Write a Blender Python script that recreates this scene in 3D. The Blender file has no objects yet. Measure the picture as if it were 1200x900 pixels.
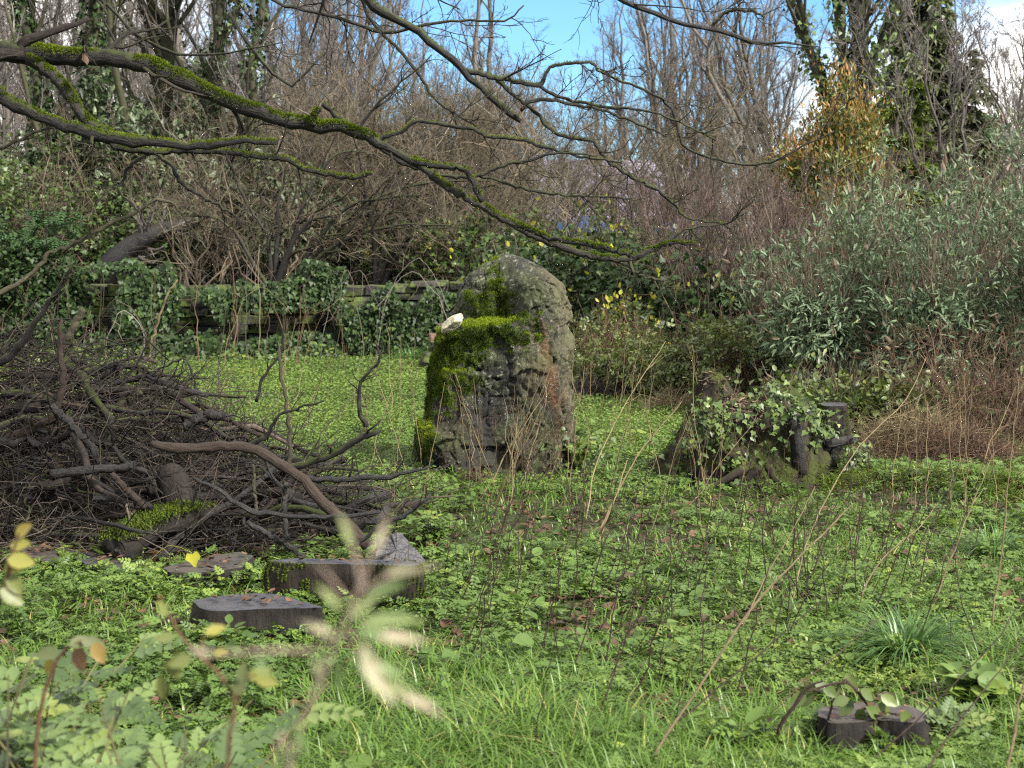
import bpy, math, random
import numpy as np
from mathutils import Vector

# ------------------------------------------------------------------ scene, camera, light
S = bpy.context.scene
C = S.collection
rng = np.random.default_rng(11)
random.seed(11)
FPX = 1850.0                      # focal length in pixels of the 1200 px wide photograph
CAMZ = 1.55
PITCH = math.atan(150.0 / FPX)

cam_data = bpy.data.cameras.new('camera')
cam = bpy.data.objects.new('camera', cam_data)
C.objects.link(cam)
cam.location = (0, 0, CAMZ)
cam.rotation_euler = (math.pi / 2 - PITCH, 0, 0)
cam_data.sensor_width = 36.0
cam_data.lens = 36.0 * FPX / 1200.0
cam_data.clip_start = 0.05
cam_data.clip_end = 2000
cam_data.dof.use_dof = True
cam_data.dof.focus_distance = 9.0
cam_data.dof.aperture_fstop = 6.0
S.camera = cam

SUN_EL, SUN_AZ = 40.0, 128.0      # azimuth clockwise from +Y (the view direction)
world = bpy.data.worlds.new('World')
S.world = world
world.use_nodes = True
wn, wl = world.node_tree.nodes, world.node_tree.links
wn.clear()
w_out = wn.new('ShaderNodeOutputWorld')
w_bg = wn.new('ShaderNodeBackground')
w_bg.inputs['Strength'].default_value = 0.074
w_sky = wn.new('ShaderNodeTexSky')
w_sky.sky_type = 'NISHITA'
w_sky.sun_disc = False
w_sky.sun_elevation = math.radians(SUN_EL)
w_sky.sun_rotation = math.radians(SUN_AZ)
w_sky.ozone_density = 3.0
w_sky.air_density = 1.0
w_sky.dust_density = 0.3


def wmath(op, a, b=None):
    n = wn.new('ShaderNodeMath')
    n.operation = op
    for i, v in enumerate((a, b)):
        if v is None:
            continue
        if isinstance(v, (int, float)):
            n.inputs[i].default_value = v
        else:
            wl.new(v, n.inputs[i])
    return n.outputs[0]


w_tc = wn.new('ShaderNodeTexCoord')
w_sep = wn.new('ShaderNodeSeparateXYZ')
wl.new(w_tc.outputs['Generated'], w_sep.inputs[0])
w_map = wn.new('ShaderNodeMapping')
w_map.inputs['Scale'].default_value = (1.0, 1.0, 2.2)
w_map.inputs['Location'].default_value = (0.31, 0.2, 0.12)
wl.new(w_tc.outputs['Generated'], w_map.inputs[0])
w_noise = wn.new('ShaderNodeTexNoise')
w_noise.inputs['Scale'].default_value = 4.2
w_noise.inputs['Detail'].default_value = 7
w_noise.inputs['Roughness'].default_value = 0.58
wl.new(w_map.outputs[0], w_noise.inputs['Vector'])
# broken cloud: an open blue gap ahead, cloud bank low down and to the sides
ax = wmath('ABSOLUTE', wmath('ADD', w_sep.outputs['X'], -0.02))
side = wmath('MULTIPLY', wmath('ADD', ax, -0.18), 8.0)
low = wmath('MAXIMUM', wmath('MULTIPLY', wmath('ADD', wmath('MULTIPLY', w_sep.outputs['Z'], -1.0), 0.118), 8.0), -0.5)
cl = wmath('ADD', wmath('MULTIPLY', wmath('ADD', w_noise.outputs['Fac'], -0.5), 4.0), wmath('ADD', wmath('MINIMUM', side, 1.0), low))
cl = wmath('ADD', cl, 0.35)
cl = wmath('ADD', cl, wmath('MAXIMUM', wmath('MULTIPLY', wmath('ADD', w_sep.outputs['Z'], -0.24), 3.0), 0.0))
w_clamp = wn.new('ShaderNodeClamp')
wl.new(cl, w_clamp.inputs[0])
w_tint = wn.new('ShaderNodeMix')
w_tint.data_type = 'RGBA'
w_tint.blend_type = 'MULTIPLY'
w_tint.inputs[0].default_value = 1.0
wl.new(w_sky.outputs[0], w_tint.inputs[6])
w_tint.inputs[7].default_value = (0.62, 0.92, 1.16, 1)
w_mix = wn.new('ShaderNodeMix')
w_mix.data_type = 'RGBA'
wl.new(w_clamp.outputs[0], w_mix.inputs[0])
wl.new(w_tint.outputs[2], w_mix.inputs[6])
w_mix.inputs[7].default_value = (9.9, 9.6, 9.2, 1)
wl.new(w_mix.outputs[2], w_bg.inputs['Color'])
wl.new(w_bg.outputs[0], w_out.inputs['Surface'])

sun_data = bpy.data.lights.new('sun', 'SUN')
sun_data.energy = 4.2
sun_data.angle = math.radians(7)
sun_data.color = (1.0, 0.95, 0.86)
sun = bpy.data.objects.new('sun', sun_data)
C.objects.link(sun)
_az, _el = math.radians(SUN_AZ), math.radians(SUN_EL)
_dir = Vector((math.sin(_az) * math.cos(_el), math.cos(_az) * math.cos(_el), math.sin(_el)))
sun.rotation_euler = _dir.to_track_quat('Z', 'Y').to_euler()
sun.location = _dir * 40

S.view_settings.view_transform = 'Standard'
S.view_settings.look = 'None'
S.view_settings.exposure = 1.42
S.view_settings.gamma = 1.0
S.view_settings.use_curve_mapping = False
S.render.engine = 'CYCLES'
cy = S.cycles
cy.max_bounces = 5
cy.diffuse_bounces = 3
cy.glossy_bounces = 2
cy.transmission_bounces = 3
cy.transparent_max_bounces = 4
cy.caustics_reflective = False
cy.caustics_refractive = False
cy.use_denoising = False
cy.filter_width = 1.2
cy.sample_clamp_indirect = 4.0

# ------------------------------------------------------------------ helpers: pixels to places, noise


def ray(px, py):
    u, v = (px - 600.0) / FPX, (450.0 - py) / FPX
    cp, sp = math.cos(PITCH), math.sin(PITCH)
    return u, cp + v * sp, -sp + v * cp


def W(px, py, d):
    r = ray(px, py)
    k = d / r[1]
    return np.array((r[0] * k, d, CAMZ + r[2] * k))


def PZ(px, py, z):
    r = ray(px, py)
    k = (z - CAMZ) / r[2]
    return np.array((r[0] * k, r[1] * k, z))


def _hash(i, j, k, s):
    n = (i * 374761393 + j * 668265263 + k * 1440662683 + s * 1274126177) & 0xffffffff
    n = ((n ^ (n >> 13)) * 1274126177) & 0xffffffff
    n = ((n ^ (n >> 15)) * 2246822519) & 0xffffffff
    return (n ^ (n >> 16)) / 4294967296.0


def noise(p, scale=1.0, seed=0):
    p = np.asarray(p, float) * scale
    i = np.floor(p).astype(np.int64)
    f = p - i
    u = f * f * (3 - 2 * f)
    r = 0
    for a in (0, 1):
        for b in (0, 1):
            for c in (0, 1):
                w = (u[..., 0] if a else 1 - u[..., 0]) * (u[..., 1] if b else 1 - u[..., 1]) * (u[..., 2] if c else 1 - u[..., 2])
                r = r + w * _hash(i[..., 0] + a, i[..., 1] + b, i[..., 2] + c, seed)
    return r


def fbm(p, scale=1.0, seed=0, octs=4, gain=0.5):
    s, a, t = 0, 1.0, 0
    for o in range(octs):
        s = s + a * noise(p, scale * 2 ** o, seed + o)
        t += a
        a *= gain
    return s / t


def n2(x, y, scale, seed=0):
    x, y = np.broadcast_arrays(np.asarray(x, float), np.asarray(y, float))
    return noise(np.stack((x, y, np.zeros_like(x) + 0.37), -1), scale, seed)


def smooth(t):
    t = np.clip(t, 0, 1)
    return t * t * (3 - 2 * t)


def norm(v):
    return v / np.maximum(np.linalg.norm(v, axis=-1, keepdims=True), 1e-9)


WALL_Y = 23.5


def terrain(x, y):
    x, y = np.asarray(x, float), np.asarray(y, float)
    h = 0.11 * (n2(x, y, 0.45, 3) - 0.5) + 0.05 * (n2(x, y, 1.7, 4) - 0.5) + 0.025 * (n2(x, y, 5.0, 5) - 0.5)
    left = smooth((1.2 - x) / 1.5)
    h = h + left * 0.85 * smooth((y - WALL_Y - 0.35) / 0.7)
    h = h + (1 - left) * 0.9 * smooth((y - 17.5) / 10)
    # turf-covered log mound at the right
    t = np.clip((x - 2.25) / 1.3, 0, 1)
    dy = y - (10.75 - 0.9 * t)
    h = h + 0.11 * np.exp(-(dy / 0.5) ** 2) * smooth((x - 2.0) / 0.5) * smooth((4.4 - x) / 0.8) * (0.7 + 0.5 * n2(x, y, 2.1, 8))
    return h


def G(px, py):
    z = 0.0
    for _ in range(6):
        p = PZ(px, py, z)
        z = float(terrain(p[0], p[1]))
    p[2] = z
    return p


def onG(x, y):
    return np.array((x, y, float(terrain(x, y))))

def at(px, d):
    return onG((px - 600) / FPX * d, d)


# ------------------------------------------------------------------ helpers: meshes


class MB:
    def __init__(s):
        s.v, s.q, s.t, s.r, s.qm, s.tm, s.n, s.b = [], [], [], [], [], [], 0, []

    def add(s, v, quads=None, tris=None, rnd=None, mat=0, bark=None):
        v = np.asarray(v, float).reshape(-1, 3)
        s.v.append(v)
        if quads is not None and len(quads):
            q = np.asarray(quads, np.int64) + s.n
            s.q.append(q)
            s.qm.append(np.full(len(q), mat))
        if tris is not None and len(tris):
            t = np.asarray(tris, np.int64) + s.n
            s.t.append(t)
            s.tm.append(np.full(len(t), mat))
        if rnd is None:
            rnd = np.full(len(v), random.random())
        s.r.append(np.broadcast_to(np.asarray(rnd, float), (len(v),)))
        s.b.append(v if bark is None else bark)
        s.n += len(v)

    def tubes(s, P, R, sides=4, cap=False, rnd=None, mat=0, ridge=0.0):
        P, R = np.asarray(P, float), np.asarray(R, float)
        if P.ndim == 2:
            P, R = P[None], R[None]
        N, K, _ = P.shape
        if N == 0:
            return
        T = np.empty_like(P)
        T[:, 1:-1] = P[:, 2:] - P[:, :-2]
        T[:, 0] = P[:, 1] - P[:, 0]
        T[:, -1] = P[:, -1] - P[:, -2]
        T = norm(T)
        mt = np.abs(norm(P[:, -1] - P[:, 0]))
        ref = np.zeros((N, 3))
        ref[np.arange(N), np.argmin(mt, 1)] = 1
        A = norm(np.cross(T, ref[:, None, :]))
        B = np.cross(T, A)
        th = np.arange(sides) * 2 * math.pi / sides
        ca, sa = np.cos(th), np.sin(th)
        RR = R[:, :, None] * np.ones(sides)
        if ridge:
            RR = RR * (1 + ridge * rng.normal(0, 1, (N, 1, sides)) + ridge * 0.6 * rng.normal(0, 1, (N, K, sides)))
        V = P[:, :, None, :] + RR[..., None] * (A[:, :, None, :] * ca[:, None] + B[:, :, None, :] * sa[:, None])
        k, j = np.meshgrid(np.arange(K - 1), np.arange(sides), indexing='ij')
        j2 = (j + 1) % sides
        q = np.stack((k * sides + j, k * sides + j2, (k + 1) * sides + j2, (k + 1) * sides + j), -1).reshape(-1, 4)
        Q = (np.arange(N)[:, None, None] * (K * sides) + q[None]).reshape(-1, 4)
        if rnd is None:
            rnd = rng.random(N)
        rv = np.repeat(np.broadcast_to(rnd, (N,)), K * sides)
        V = V.reshape(-1, 3)
        sl = np.concatenate((np.zeros((N, 1)), np.cumsum(np.linalg.norm(P[:, 1:] - P[:, :-1], axis=2), 1)), 1) + rng.uniform(0, 50, (N, 1))
        Bk = np.stack((RR * ca, RR * sa, np.broadcast_to(sl[:, :, None], RR.shape)), -1).reshape(-1, 3)
        if cap:
            for i in range(N):
                b = i * K * sides
                extra = np.array([P[i, 0], P[i, -1]])
                n0 = len(V)
                V = np.vstack((V, extra))
                Bk = np.vstack((Bk, extra))
                rv = np.append(rv, (rv[b], rv[b]))
                tr = [(b + (m + 1) % sides, b + m, n0) for m in range(sides)]
                e = b + (K - 1) * sides
                tr += [(e + m, e + (m + 1) % sides, n0 + 1) for m in range(sides)]
                s._pend = getattr(s, '_pend', []) + tr
        s.add(V, quads=Q, tris=getattr(s, '_pend', None), rnd=rv, mat=mat, bark=Bk)
        s._pend = []

    def leaves(s, tpl, pos, d, up, length, width=None, rnd=None, mat=0):
        """tpl = (verts, tris); leaf along +Y, face +Z."""
        tv, tf = tpl
        N = len(pos)
        if N == 0:
            return
        d = norm(d)
        x = norm(np.cross(d, up))
        z = np.cross(x, d)
        length = np.broadcast_to(length, (N,))
        width = length if width is None else np.broadcast_to(width, (N,))
        V = (pos[:, None, :] + tv[None, :, 0, None] * (x * width[:, None])[:, None, :]
             + tv[None, :, 1, None] * (d * length[:, None])[:, None, :]
             + tv[None, :, 2, None] * (z * width[:, None])[:, None, :])
        m = len(tv)
        Ft = (np.arange(N)[:, None, None] * m + tf[None]).reshape(-1, 3)
        if rnd is None:
            rnd = rng.random(N)
        s.add(V.reshape(-1, 3), tris=Ft, rnd=np.repeat(np.clip(rnd, 0, 1), m), mat=mat)

    def mesh(s, name, mats, origin=(0, 0, 0), smooth_=True, attrs=None):
        V = np.vstack(s.v) - np.asarray(origin)
        me = bpy.data.meshes.new(name)
        nv = len(V)
        q = np.vstack(s.q) if s.q else np.zeros((0, 4), np.int64)
        t = np.vstack(s.t) if s.t else np.zeros((0, 3), np.int64)
        me.vertices.add(nv)
        me.vertices.foreach_set('co', V.astype(np.float32).ravel())
        nl = len(q) * 4 + len(t) * 3
        me.loops.add(nl)
        me.loops.foreach_set('vertex_index', np.concatenate((q.ravel(), t.ravel())).astype(np.int32))
        me.polygons.add(len(q) + len(t))
        st = np.concatenate((np.arange(len(q)) * 4, len(q) * 4 + np.arange(len(t)) * 3)).astype(np.int32)
        me.polygons.foreach_set('loop_start', st)
        mi = np.concatenate(s.qm + s.tm).astype(np.int32)
        me.polygons.foreach_set('material_index', mi)
        me.polygons.foreach_set('use_smooth', np.full(len(mi), bool(smooth_)))
        for m in (mats if isinstance(mats, (list, tuple)) else [mats]):
            me.materials.append(m)
        a = me.attributes.new('rnd', 'FLOAT', 'POINT')
        a.data.foreach_set('value', np.concatenate(s.r).astype(np.float32))
        a = me.attributes.new('bark', 'FLOAT_VECTOR', 'POINT')
        a.data.foreach_set('vector', np.vstack(s.b).astype(np.float32).ravel())
        for k, v in (attrs or {}).items():
            a = me.attributes.new(k, 'FLOAT_COLOR', 'POINT')
            a.data.foreach_set('color', np.asarray(v, np.float32).ravel())
        me.update(calc_edges=True)
        me.validate()
        return me


def tag(o, label=None, cat=None, group=None, kind=None):
    if label:
        o['label'] = label
    if cat:
        o['category'] = cat
    if group:
        o['group'] = group
    if kind:
        o['kind'] = kind
    return o


def thing(name, label, cat, loc=(0, 0, 0), group=None):
    o = bpy.data.objects.new(name, None)
    C.objects.link(o)
    o.location = tuple(float(v) for v in loc)
    o.empty_display_size = 0.1
    return tag(o, label, cat, group)


def wloc(o):
    p = np.array(o.location)
    while o.parent:
        o = o.parent
        p = p + np.array(o.location)
    return p


def part(name, mb, mats, parent, smooth_=True, attrs=None):
    me = mb.mesh(name, mats, wloc(parent), smooth_, attrs)
    o = bpy.data.objects.new(name, me)
    C.objects.link(o)
    o.parent = parent
    return o


def solo(name, mb, mats, loc, label=None, cat=None, group=None, kind=None, smooth_=True, attrs=None):
    me = mb.mesh(name, mats, loc, smooth_, attrs)
    o = bpy.data.objects.new(name, me)
    C.objects.link(o)
    o.location = tuple(float(v) for v in loc)
    return tag(o, label, cat, group, kind)


def dup(root, loc, rz=0.0, sc=1.0, label=None, tilt=(0, 0)):
    def cp(o, par):
        c = o.copy()
        C.objects.link(c)
        c.parent = par
        for ch in [k for k in bpy.data.objects if k.parent == o]:
            cp(ch, c)
        return c
    kids = list(root.children)
    r = root.copy()
    C.objects.link(r)
    for k in kids:
        c = k.copy()
        C.objects.link(c)
        c.parent = r
    r.location = tuple(float(v) for v in loc)
    r.rotation_euler = (tilt[0], tilt[1], rz)
    r.scale = (sc, sc, sc) if np.isscalar(sc) else sc
    if label:
        r['label'] = label
    return r


def spline(pts, K):
    """Catmull-Rom through rows of any width, K samples, even in chord length."""
    P = np.asarray(pts, float)
    n = len(P)
    if n == 2:
        t = np.linspace(0, 1, K)[:, None]
        return P[0] * (1 - t) + P[1] * t
    E = np.vstack((2 * P[0] - P[1], P, 2 * P[-1] - P[-2]))
    c = np.concatenate(([0], np.cumsum(np.linalg.norm(P[1:, :3] - P[:-1, :3], axis=1))))
    s = np.linspace(0, c[-1], K)
    i = np.clip(np.searchsorted(c, s, 'right') - 1, 0, n - 2)
    u = ((s - c[i]) / np.maximum(c[i + 1] - c[i], 1e-9))[:, None]
    a, b, d, e = E[i], E[i + 1], E[i + 2], E[i + 3]
    return 0.5 * (2 * b + (d - a) * u + (2 * a - 5 * b + 4 * d - e) * u ** 2 + (3 * b - a - 3 * d + e) * u ** 3)


def grow(P, R, n, t0, t1, ang, lr, K, up=0.05, wob=0.15, rr=0.55, rmin=0.0015, lfall=0.5, tip=0.3, frac=1.0):
    if P.ndim == 2:
        P, R = P[None], R[None]
    N, Kp, _ = P.shape
    idx = np.repeat(np.arange(N), n)
    if frac < 1:
        idx = idx[rng.random(len(idx)) < frac]
    M = len(idx)
    t = rng.uniform(t0, t1, M)
    f = t * (Kp - 1)
    i = np.minimum(f.astype(int), Kp - 2)
    w = (f - i)[:, None]
    base = P[idx, i] * (1 - w) + P[idx, i + 1] * w
    r0 = R[idx, i] * (1 - w[:, 0]) + R[idx, i + 1] * w[:, 0]
    tan = norm(P[idx, i + 1] - P[idx, i])
    pr = rng.normal(0, 1, (M, 3))
    pr = norm(pr - tan * np.sum(pr * tan, 1, keepdims=True))
    a = rng.normal(ang, ang * 0.28, M)[:, None]
    d = tan * np.cos(a) + pr * np.sin(a)
    pl = np.sum(np.linalg.norm(P[:, 1:] - P[:, :-1], axis=2), 1)
    L = pl[idx] * lr * (1 - lfall * t) * rng.uniform(0.55, 1.35, M)
    out = [base]
    for k in range(K - 1):
        d = norm(d + rng.normal(0, wob, (M, 3)) + np.array((0, 0, up)))
        out.append(out[-1] + d * (L / (K - 1))[:, None])
    Pn = np.stack(out, 1)
    Rn = np.maximum(r0 * rr, rmin)[:, None] * np.linspace(1, tip, K)[None]
    return Pn, np.maximum(Rn, rmin * 0.6)


def rand_dir(n, zlo=-1.0, zhi=1.0):
    z = rng.uniform(zlo, zhi, n)
    a = rng.uniform(0, 2 * math.pi, n)
    r = np.sqrt(np.maximum(0, 1 - z * z))
    return np.stack((r * np.cos(a), r * np.sin(a), z), 1)


# leaf outlines: along +Y, unit length, folded on the midrib
def _tpl(v, f):
    return np.array(v, float), np.array(f, np.int64)


KITE = _tpl([(0, 0, 0), (0.28, 0.42, 0.10), (0, 1, -0.06), (-0.28, 0.42, 0.10)], [(0, 1, 2), (0, 2, 3)])
LANCE = _tpl([(0, 0, 0), (0.13, 0.3, 0.05), (0.10, 0.65, 0.02), (0, 1, -0.12), (-0.10, 0.65, 0.02), (-0.13, 0.3, 0.05), (0, 0.5, -0.02)],
             [(0, 1, 6), (1, 2, 6), (2, 3, 6), (3, 4, 6), (4, 5, 6), (5, 0, 6)])
OVAL = _tpl([(0, 0, 0), (0.26, 0.2, 0.05), (0.33, 0.5, 0.06), (0.18, 0.82, 0.03), (0, 1, -0.05), (-0.18, 0.82, 0.03), (-0.33, 0.5, 0.06), (-0.26, 0.2, 0.05), (0, 0.5, -0.03)],
            [(0, 1, 8), (1, 2, 8), (2, 3, 8), (3, 4, 8), (4, 5, 8), (5, 6, 8), (6, 7, 8), (7, 0, 8)])
IVYL = _tpl([(0, 0.08, 0), (0.3, -0.05, 0.02), (0.46, 0.3, 0.06), (0.24, 0.52, 0.02), (0, 1, -0.08), (-0.24, 0.52, 0.02), (-0.46, 0.3, 0.06), (-0.3, -0.05, 0.02), (0, 0.4, -0.02)],
            [(0, 1, 8), (1, 2, 8), (2, 3, 8), (3, 4, 8), (4, 5, 8), (5, 6, 8), (6, 7, 8), (7, 0, 8)])
CURL = _tpl([(0, 0, 0.05), (0.3, 0.25, 0.18), (0.34, 0.6, 0.12), (0, 1, 0.22), (-0.3, 0.62, 0.2), (-0.33, 0.25, 0.1), (0, 0.5, 0)],
            [(0, 1, 6), (1, 2, 6), (2, 3, 6), (3, 4, 6), (4, 5, 6), (5, 0, 6)])


def compound(pairs, spread=0.62, leaflet=0.42, droop=0.1):
    """feathery leaf: pairs of leaflets on one stalk and a terminal one"""
    vs, fs = [], []

    def leaflet_at(y, ang, L, z):
        c, s_ = math.cos(ang), math.sin(ang)
        b = len(vs)
        for (x, yy, zz) in ((0, 0, 0), (0.30, 0.32, 0.07), (0.24, 0.66, 0.03), (0, 1, -0.10), (-0.24, 0.66, 0.03), (-0.30, 0.32, 0.07)):
            X, Y = x * L, yy * L
            vs.append((X * c + Y * s_, y - X * s_ + Y * c, z + zz * L))
        fs.extend([(b, b + 1, b + 2), (b, b + 2, b + 3), (b, b + 3, b + 4), (b, b + 4, b + 5)])
    for i in range(pairs):
        t = (i + 0.6) / (pairs + 0.3)
        L = leaflet * (1 - 0.45 * t)
        z = -droop * t * t
        leaflet_at(t * 0.78, 0.95, L, z)
        leaflet_at(t * 0.78, -0.95, L, z)
    leaflet_at(0.74, 0, leaflet * 0.75, -droop)
    return _tpl(vs, fs)


FERNY = compound(3)
FERNY4 = compound(4, leaflet=0.36)
TREFOIL = compound(1, leaflet=0.62)

# ------------------------------------------------------------------ materials


def new_mat(name):
    m = bpy.data.materials.new(name)
    m.use_nodes = True
    nt = m.node_tree
    nt.nodes.clear()
    out = nt.nodes.new('ShaderNodeOutputMaterial')
    return m, nt, out


def nd(nt, typ, **kw):
    n = nt.nodes.new(typ)
    for k, v in kw.items():
        setattr(n, k, v)
    return n


def ramp(nt, fac, cols, pos=None):
    r = nd(nt, 'ShaderNodeValToRGB')
    e = r.color_ramp.elements
    n = len(cols)
    pos = pos or [i / (n - 1) for i in range(n)]
    while len(e) < n:
        e.new(0.5)
    for i in range(n):
        e[i].position = pos[i]
        e[i].color = (*cols[i], 1)
    nt.links.new(fac, r.inputs[0])
    return r.outputs[0]


def mixc(nt, fac, a, b):
    m = nd(nt, 'ShaderNodeMix', data_type='RGBA')
    for s, v in ((m.inputs[0], fac), (m.inputs[6], a), (m.inputs[7], b)):
        if isinstance(v, (int, float)):
            s.default_value = v
        elif isinstance(v, tuple):
            s.default_value = (*v, 1)
        else:
            nt.links.new(v, s)
    return m.outputs[2]


def fmath(nt, op, a, b=None, clamp=False):
    n = nd(nt, 'ShaderNodeMath', operation=op)
    n.use_clamp = clamp
    for i, v in enumerate((a, b)):
        if v is None:
            continue
        if isinstance(v, (int, float)):
            n.inputs[i].default_value = v
        else:
            nt.links.new(v, n.inputs[i])
    return n.outputs[0]


def maprange(nt, v, a, b, c=0.0, d=1.0):
    m = nd(nt, 'ShaderNodeMapRange')
    nt.links.new(v, m.inputs[0])
    for i, x in enumerate((a, b, c, d)):
        m.inputs[i + 1].default_value = x
    return m.outputs[0]


def tex_noise(nt, scale, detail=4, rough=0.55, coord='Object', stretch=None):
    tc = nd(nt, 'ShaderNodeTexCoord')
    v = tc.outputs[coord]
    if stretch:
        mp = nd(nt, 'ShaderNodeMapping')
        mp.inputs['Scale'].default_value = stretch
        nt.links.new(v, mp.inputs[0])
        v = mp.outputs[0]
    n = nd(nt, 'ShaderNodeTexNoise')
    n.inputs['Scale'].default_value = scale
    n.inputs['Detail'].default_value = detail
    n.inputs['Roughness'].default_value = rough
    nt.links.new(v, n.inputs['Vector'])
    return n.outputs['Fac']


def attr(nt, name):
    a = nd(nt, 'ShaderNodeAttribute', attribute_name=name)
    return a


def bump(nt, h, strength=0.4, dist=0.02):
    b = nd(nt, 'ShaderNodeBump')
    b.inputs['Strength'].default_value = strength
    b.inputs['Distance'].default_value = dist
    nt.links.new(h, b.inputs['Height'])
    return b.outputs[0]


def mat_leaf(name, cols, pos=None, rough=0.42, trans=0.3, spec=0.5, jitter=0.25):
    m, nt, out = new_mat(name)
    c = ramp(nt, attr(nt, 'rnd').outputs['Fac'], cols, pos)
    nz = tex_noise(nt, 9.0, 2)
    c = mixc(nt, jitter, c, mixc(nt, nz, (0.01, 0.012, 0.004), tuple(min(1, v * 1.6) for v in cols[-1])))
    b = nd(nt, 'ShaderNodeBsdfPrincipled')
    b.inputs['Roughness'].default_value = rough
    b.inputs['Specular IOR Level'].default_value = spec
    nt.links.new(c, b.inputs['Base Color'])
    t = nd(nt, 'ShaderNodeBsdfTranslucent')
    nt.links.new(c, t.inputs['Color'])
    mx = nd(nt, 'ShaderNodeMixShader')
    mx.inputs[0].default_value = trans
    nt.links.new(b.outputs[0], mx.inputs[1])
    nt.links.new(t.outputs[0], mx.inputs[2])
    nt.links.new(mx.outputs[0], out.inputs[0])
    return m


def mat_bark(name, c1, c2, moss=None, moss_up=0.35, rough=0.8, scale=18.0, stretch=(1, 1, 0.14), bstr=0.8, spec=0.3, rndmix=0.35, fis=0.018, light=2.0):
    """fissured bark along the stem; moss grows in patches on the upper side"""
    m, nt, out = new_mat(name)
    A = attr(nt, 'bark')
    mp = nd(nt, 'ShaderNodeMapping')
    mp.inputs['Scale'].default_value = stretch
    nt.links.new(A.outputs['Vector'], mp.inputs[0])

    def nz(sc, det, vec):
        n = nd(nt, 'ShaderNodeTexNoise')
        n.inputs['Scale'].default_value = sc
        n.inputs['Detail'].default_value = det
        n.inputs['Roughness'].default_value = 0.68
        nt.links.new(vec, n.inputs['Vector'])
        return n.outputs['Fac']
    n1 = nz(scale * 4.0, 5, mp.outputs[0])
    n2_ = tex_noise(nt, scale * 0.22, 3)
    n3 = tex_noise(nt, scale * 1.3, 5, 0.7)
    f = fmath(nt, 'ADD', fmath(nt, 'MULTIPLY', n1, 0.6), fmath(nt, 'MULTIPLY', n3, 0.4))
    c = mixc(nt, maprange(nt, f, 0.36, 0.66), c1, c2)
    rr = fmath(nt, 'POWER', attr(nt, 'rnd').outputs['Fac'], 3.0)
    c = mixc(nt, fmath(nt, 'MULTIPLY', rr, rndmix * 1.6, True), c, tuple(min(1, v * light) for v in c2))
    if moss:
        g = nd(nt, 'ShaderNodeNewGeometry')
        sp = nd(nt, 'ShaderNodeSeparateXYZ')
        nt.links.new(g.outputs['Normal'], sp.inputs[0])
        f = fmath(nt, 'ADD', fmath(nt, 'MULTIPLY', sp.outputs['Z'], 0.7), fmath(nt, 'ADD', fmath(nt, 'MULTIPLY', n2_, 1.5), fmath(nt, 'MULTIPLY', n3, 1.2)))
        f = maprange(nt, f, 1.62 - moss_up + 0.1, 2.0 - moss_up + 0.1)
        c = mixc(nt, f, c, mixc(nt, n3, tuple(v * 0.3 for v in moss), moss))
    b = nd(nt, 'ShaderNodeBsdfPrincipled')
    b.inputs['Roughness'].default_value = rough
    b.inputs['Specular IOR Level'].default_value = spec
    nt.links.new(c, b.inputs['Base Color'])
    nt.links.new(bump(nt, fmath(nt, 'ADD', n1, fmath(nt, 'MULTIPLY', n3, 0.5)), bstr, fis), b.inputs['Normal'])
    nt.links.new(b.outputs[0], out.inputs[0])
    return m


MOSS = (0.12, 0.165, 0.012)
M_ground = None


def make_ground_mat():
    m, nt, out = new_mat('soil_and_leaf_litter')
    a = tex_noise(nt, 1.1, 5, 0.6)
    b_ = tex_noise(nt, 26.0, 4, 0.7)
    c_ = tex_noise(nt, 7.0, 4, 0.6)
    c = mixc(nt, maprange(nt, b_, 0.35, 0.68), (0.010, 0.0065, 0.004), (0.045, 0.029, 0.017))
    g = mixc(nt, maprange(nt, b_, 0.3, 0.7), (0.014, 0.022, 0.005), (0.042, 0.064, 0.012))
    c = mixc(nt, maprange(nt, fmath(nt, 'ADD', a, fmath(nt, 'MULTIPLY', c_, 0.6)), 0.62, 0.92), c, g)
    b = nd(nt, 'ShaderNodeBsdfPrincipled')
    b.inputs['Roughness'].default_value = 0.85
    b.inputs['Specular IOR Level'].default_value = 0.25
    nt.links.new(c, b.inputs['Base Color'])
    nt.links.new(bump(nt, fmath(nt, 'ADD', b_, c_), 0.8, 0.04), b.inputs['Normal'])
    nt.links.new(b.outputs[0], out.inputs[0])
    return m


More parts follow.
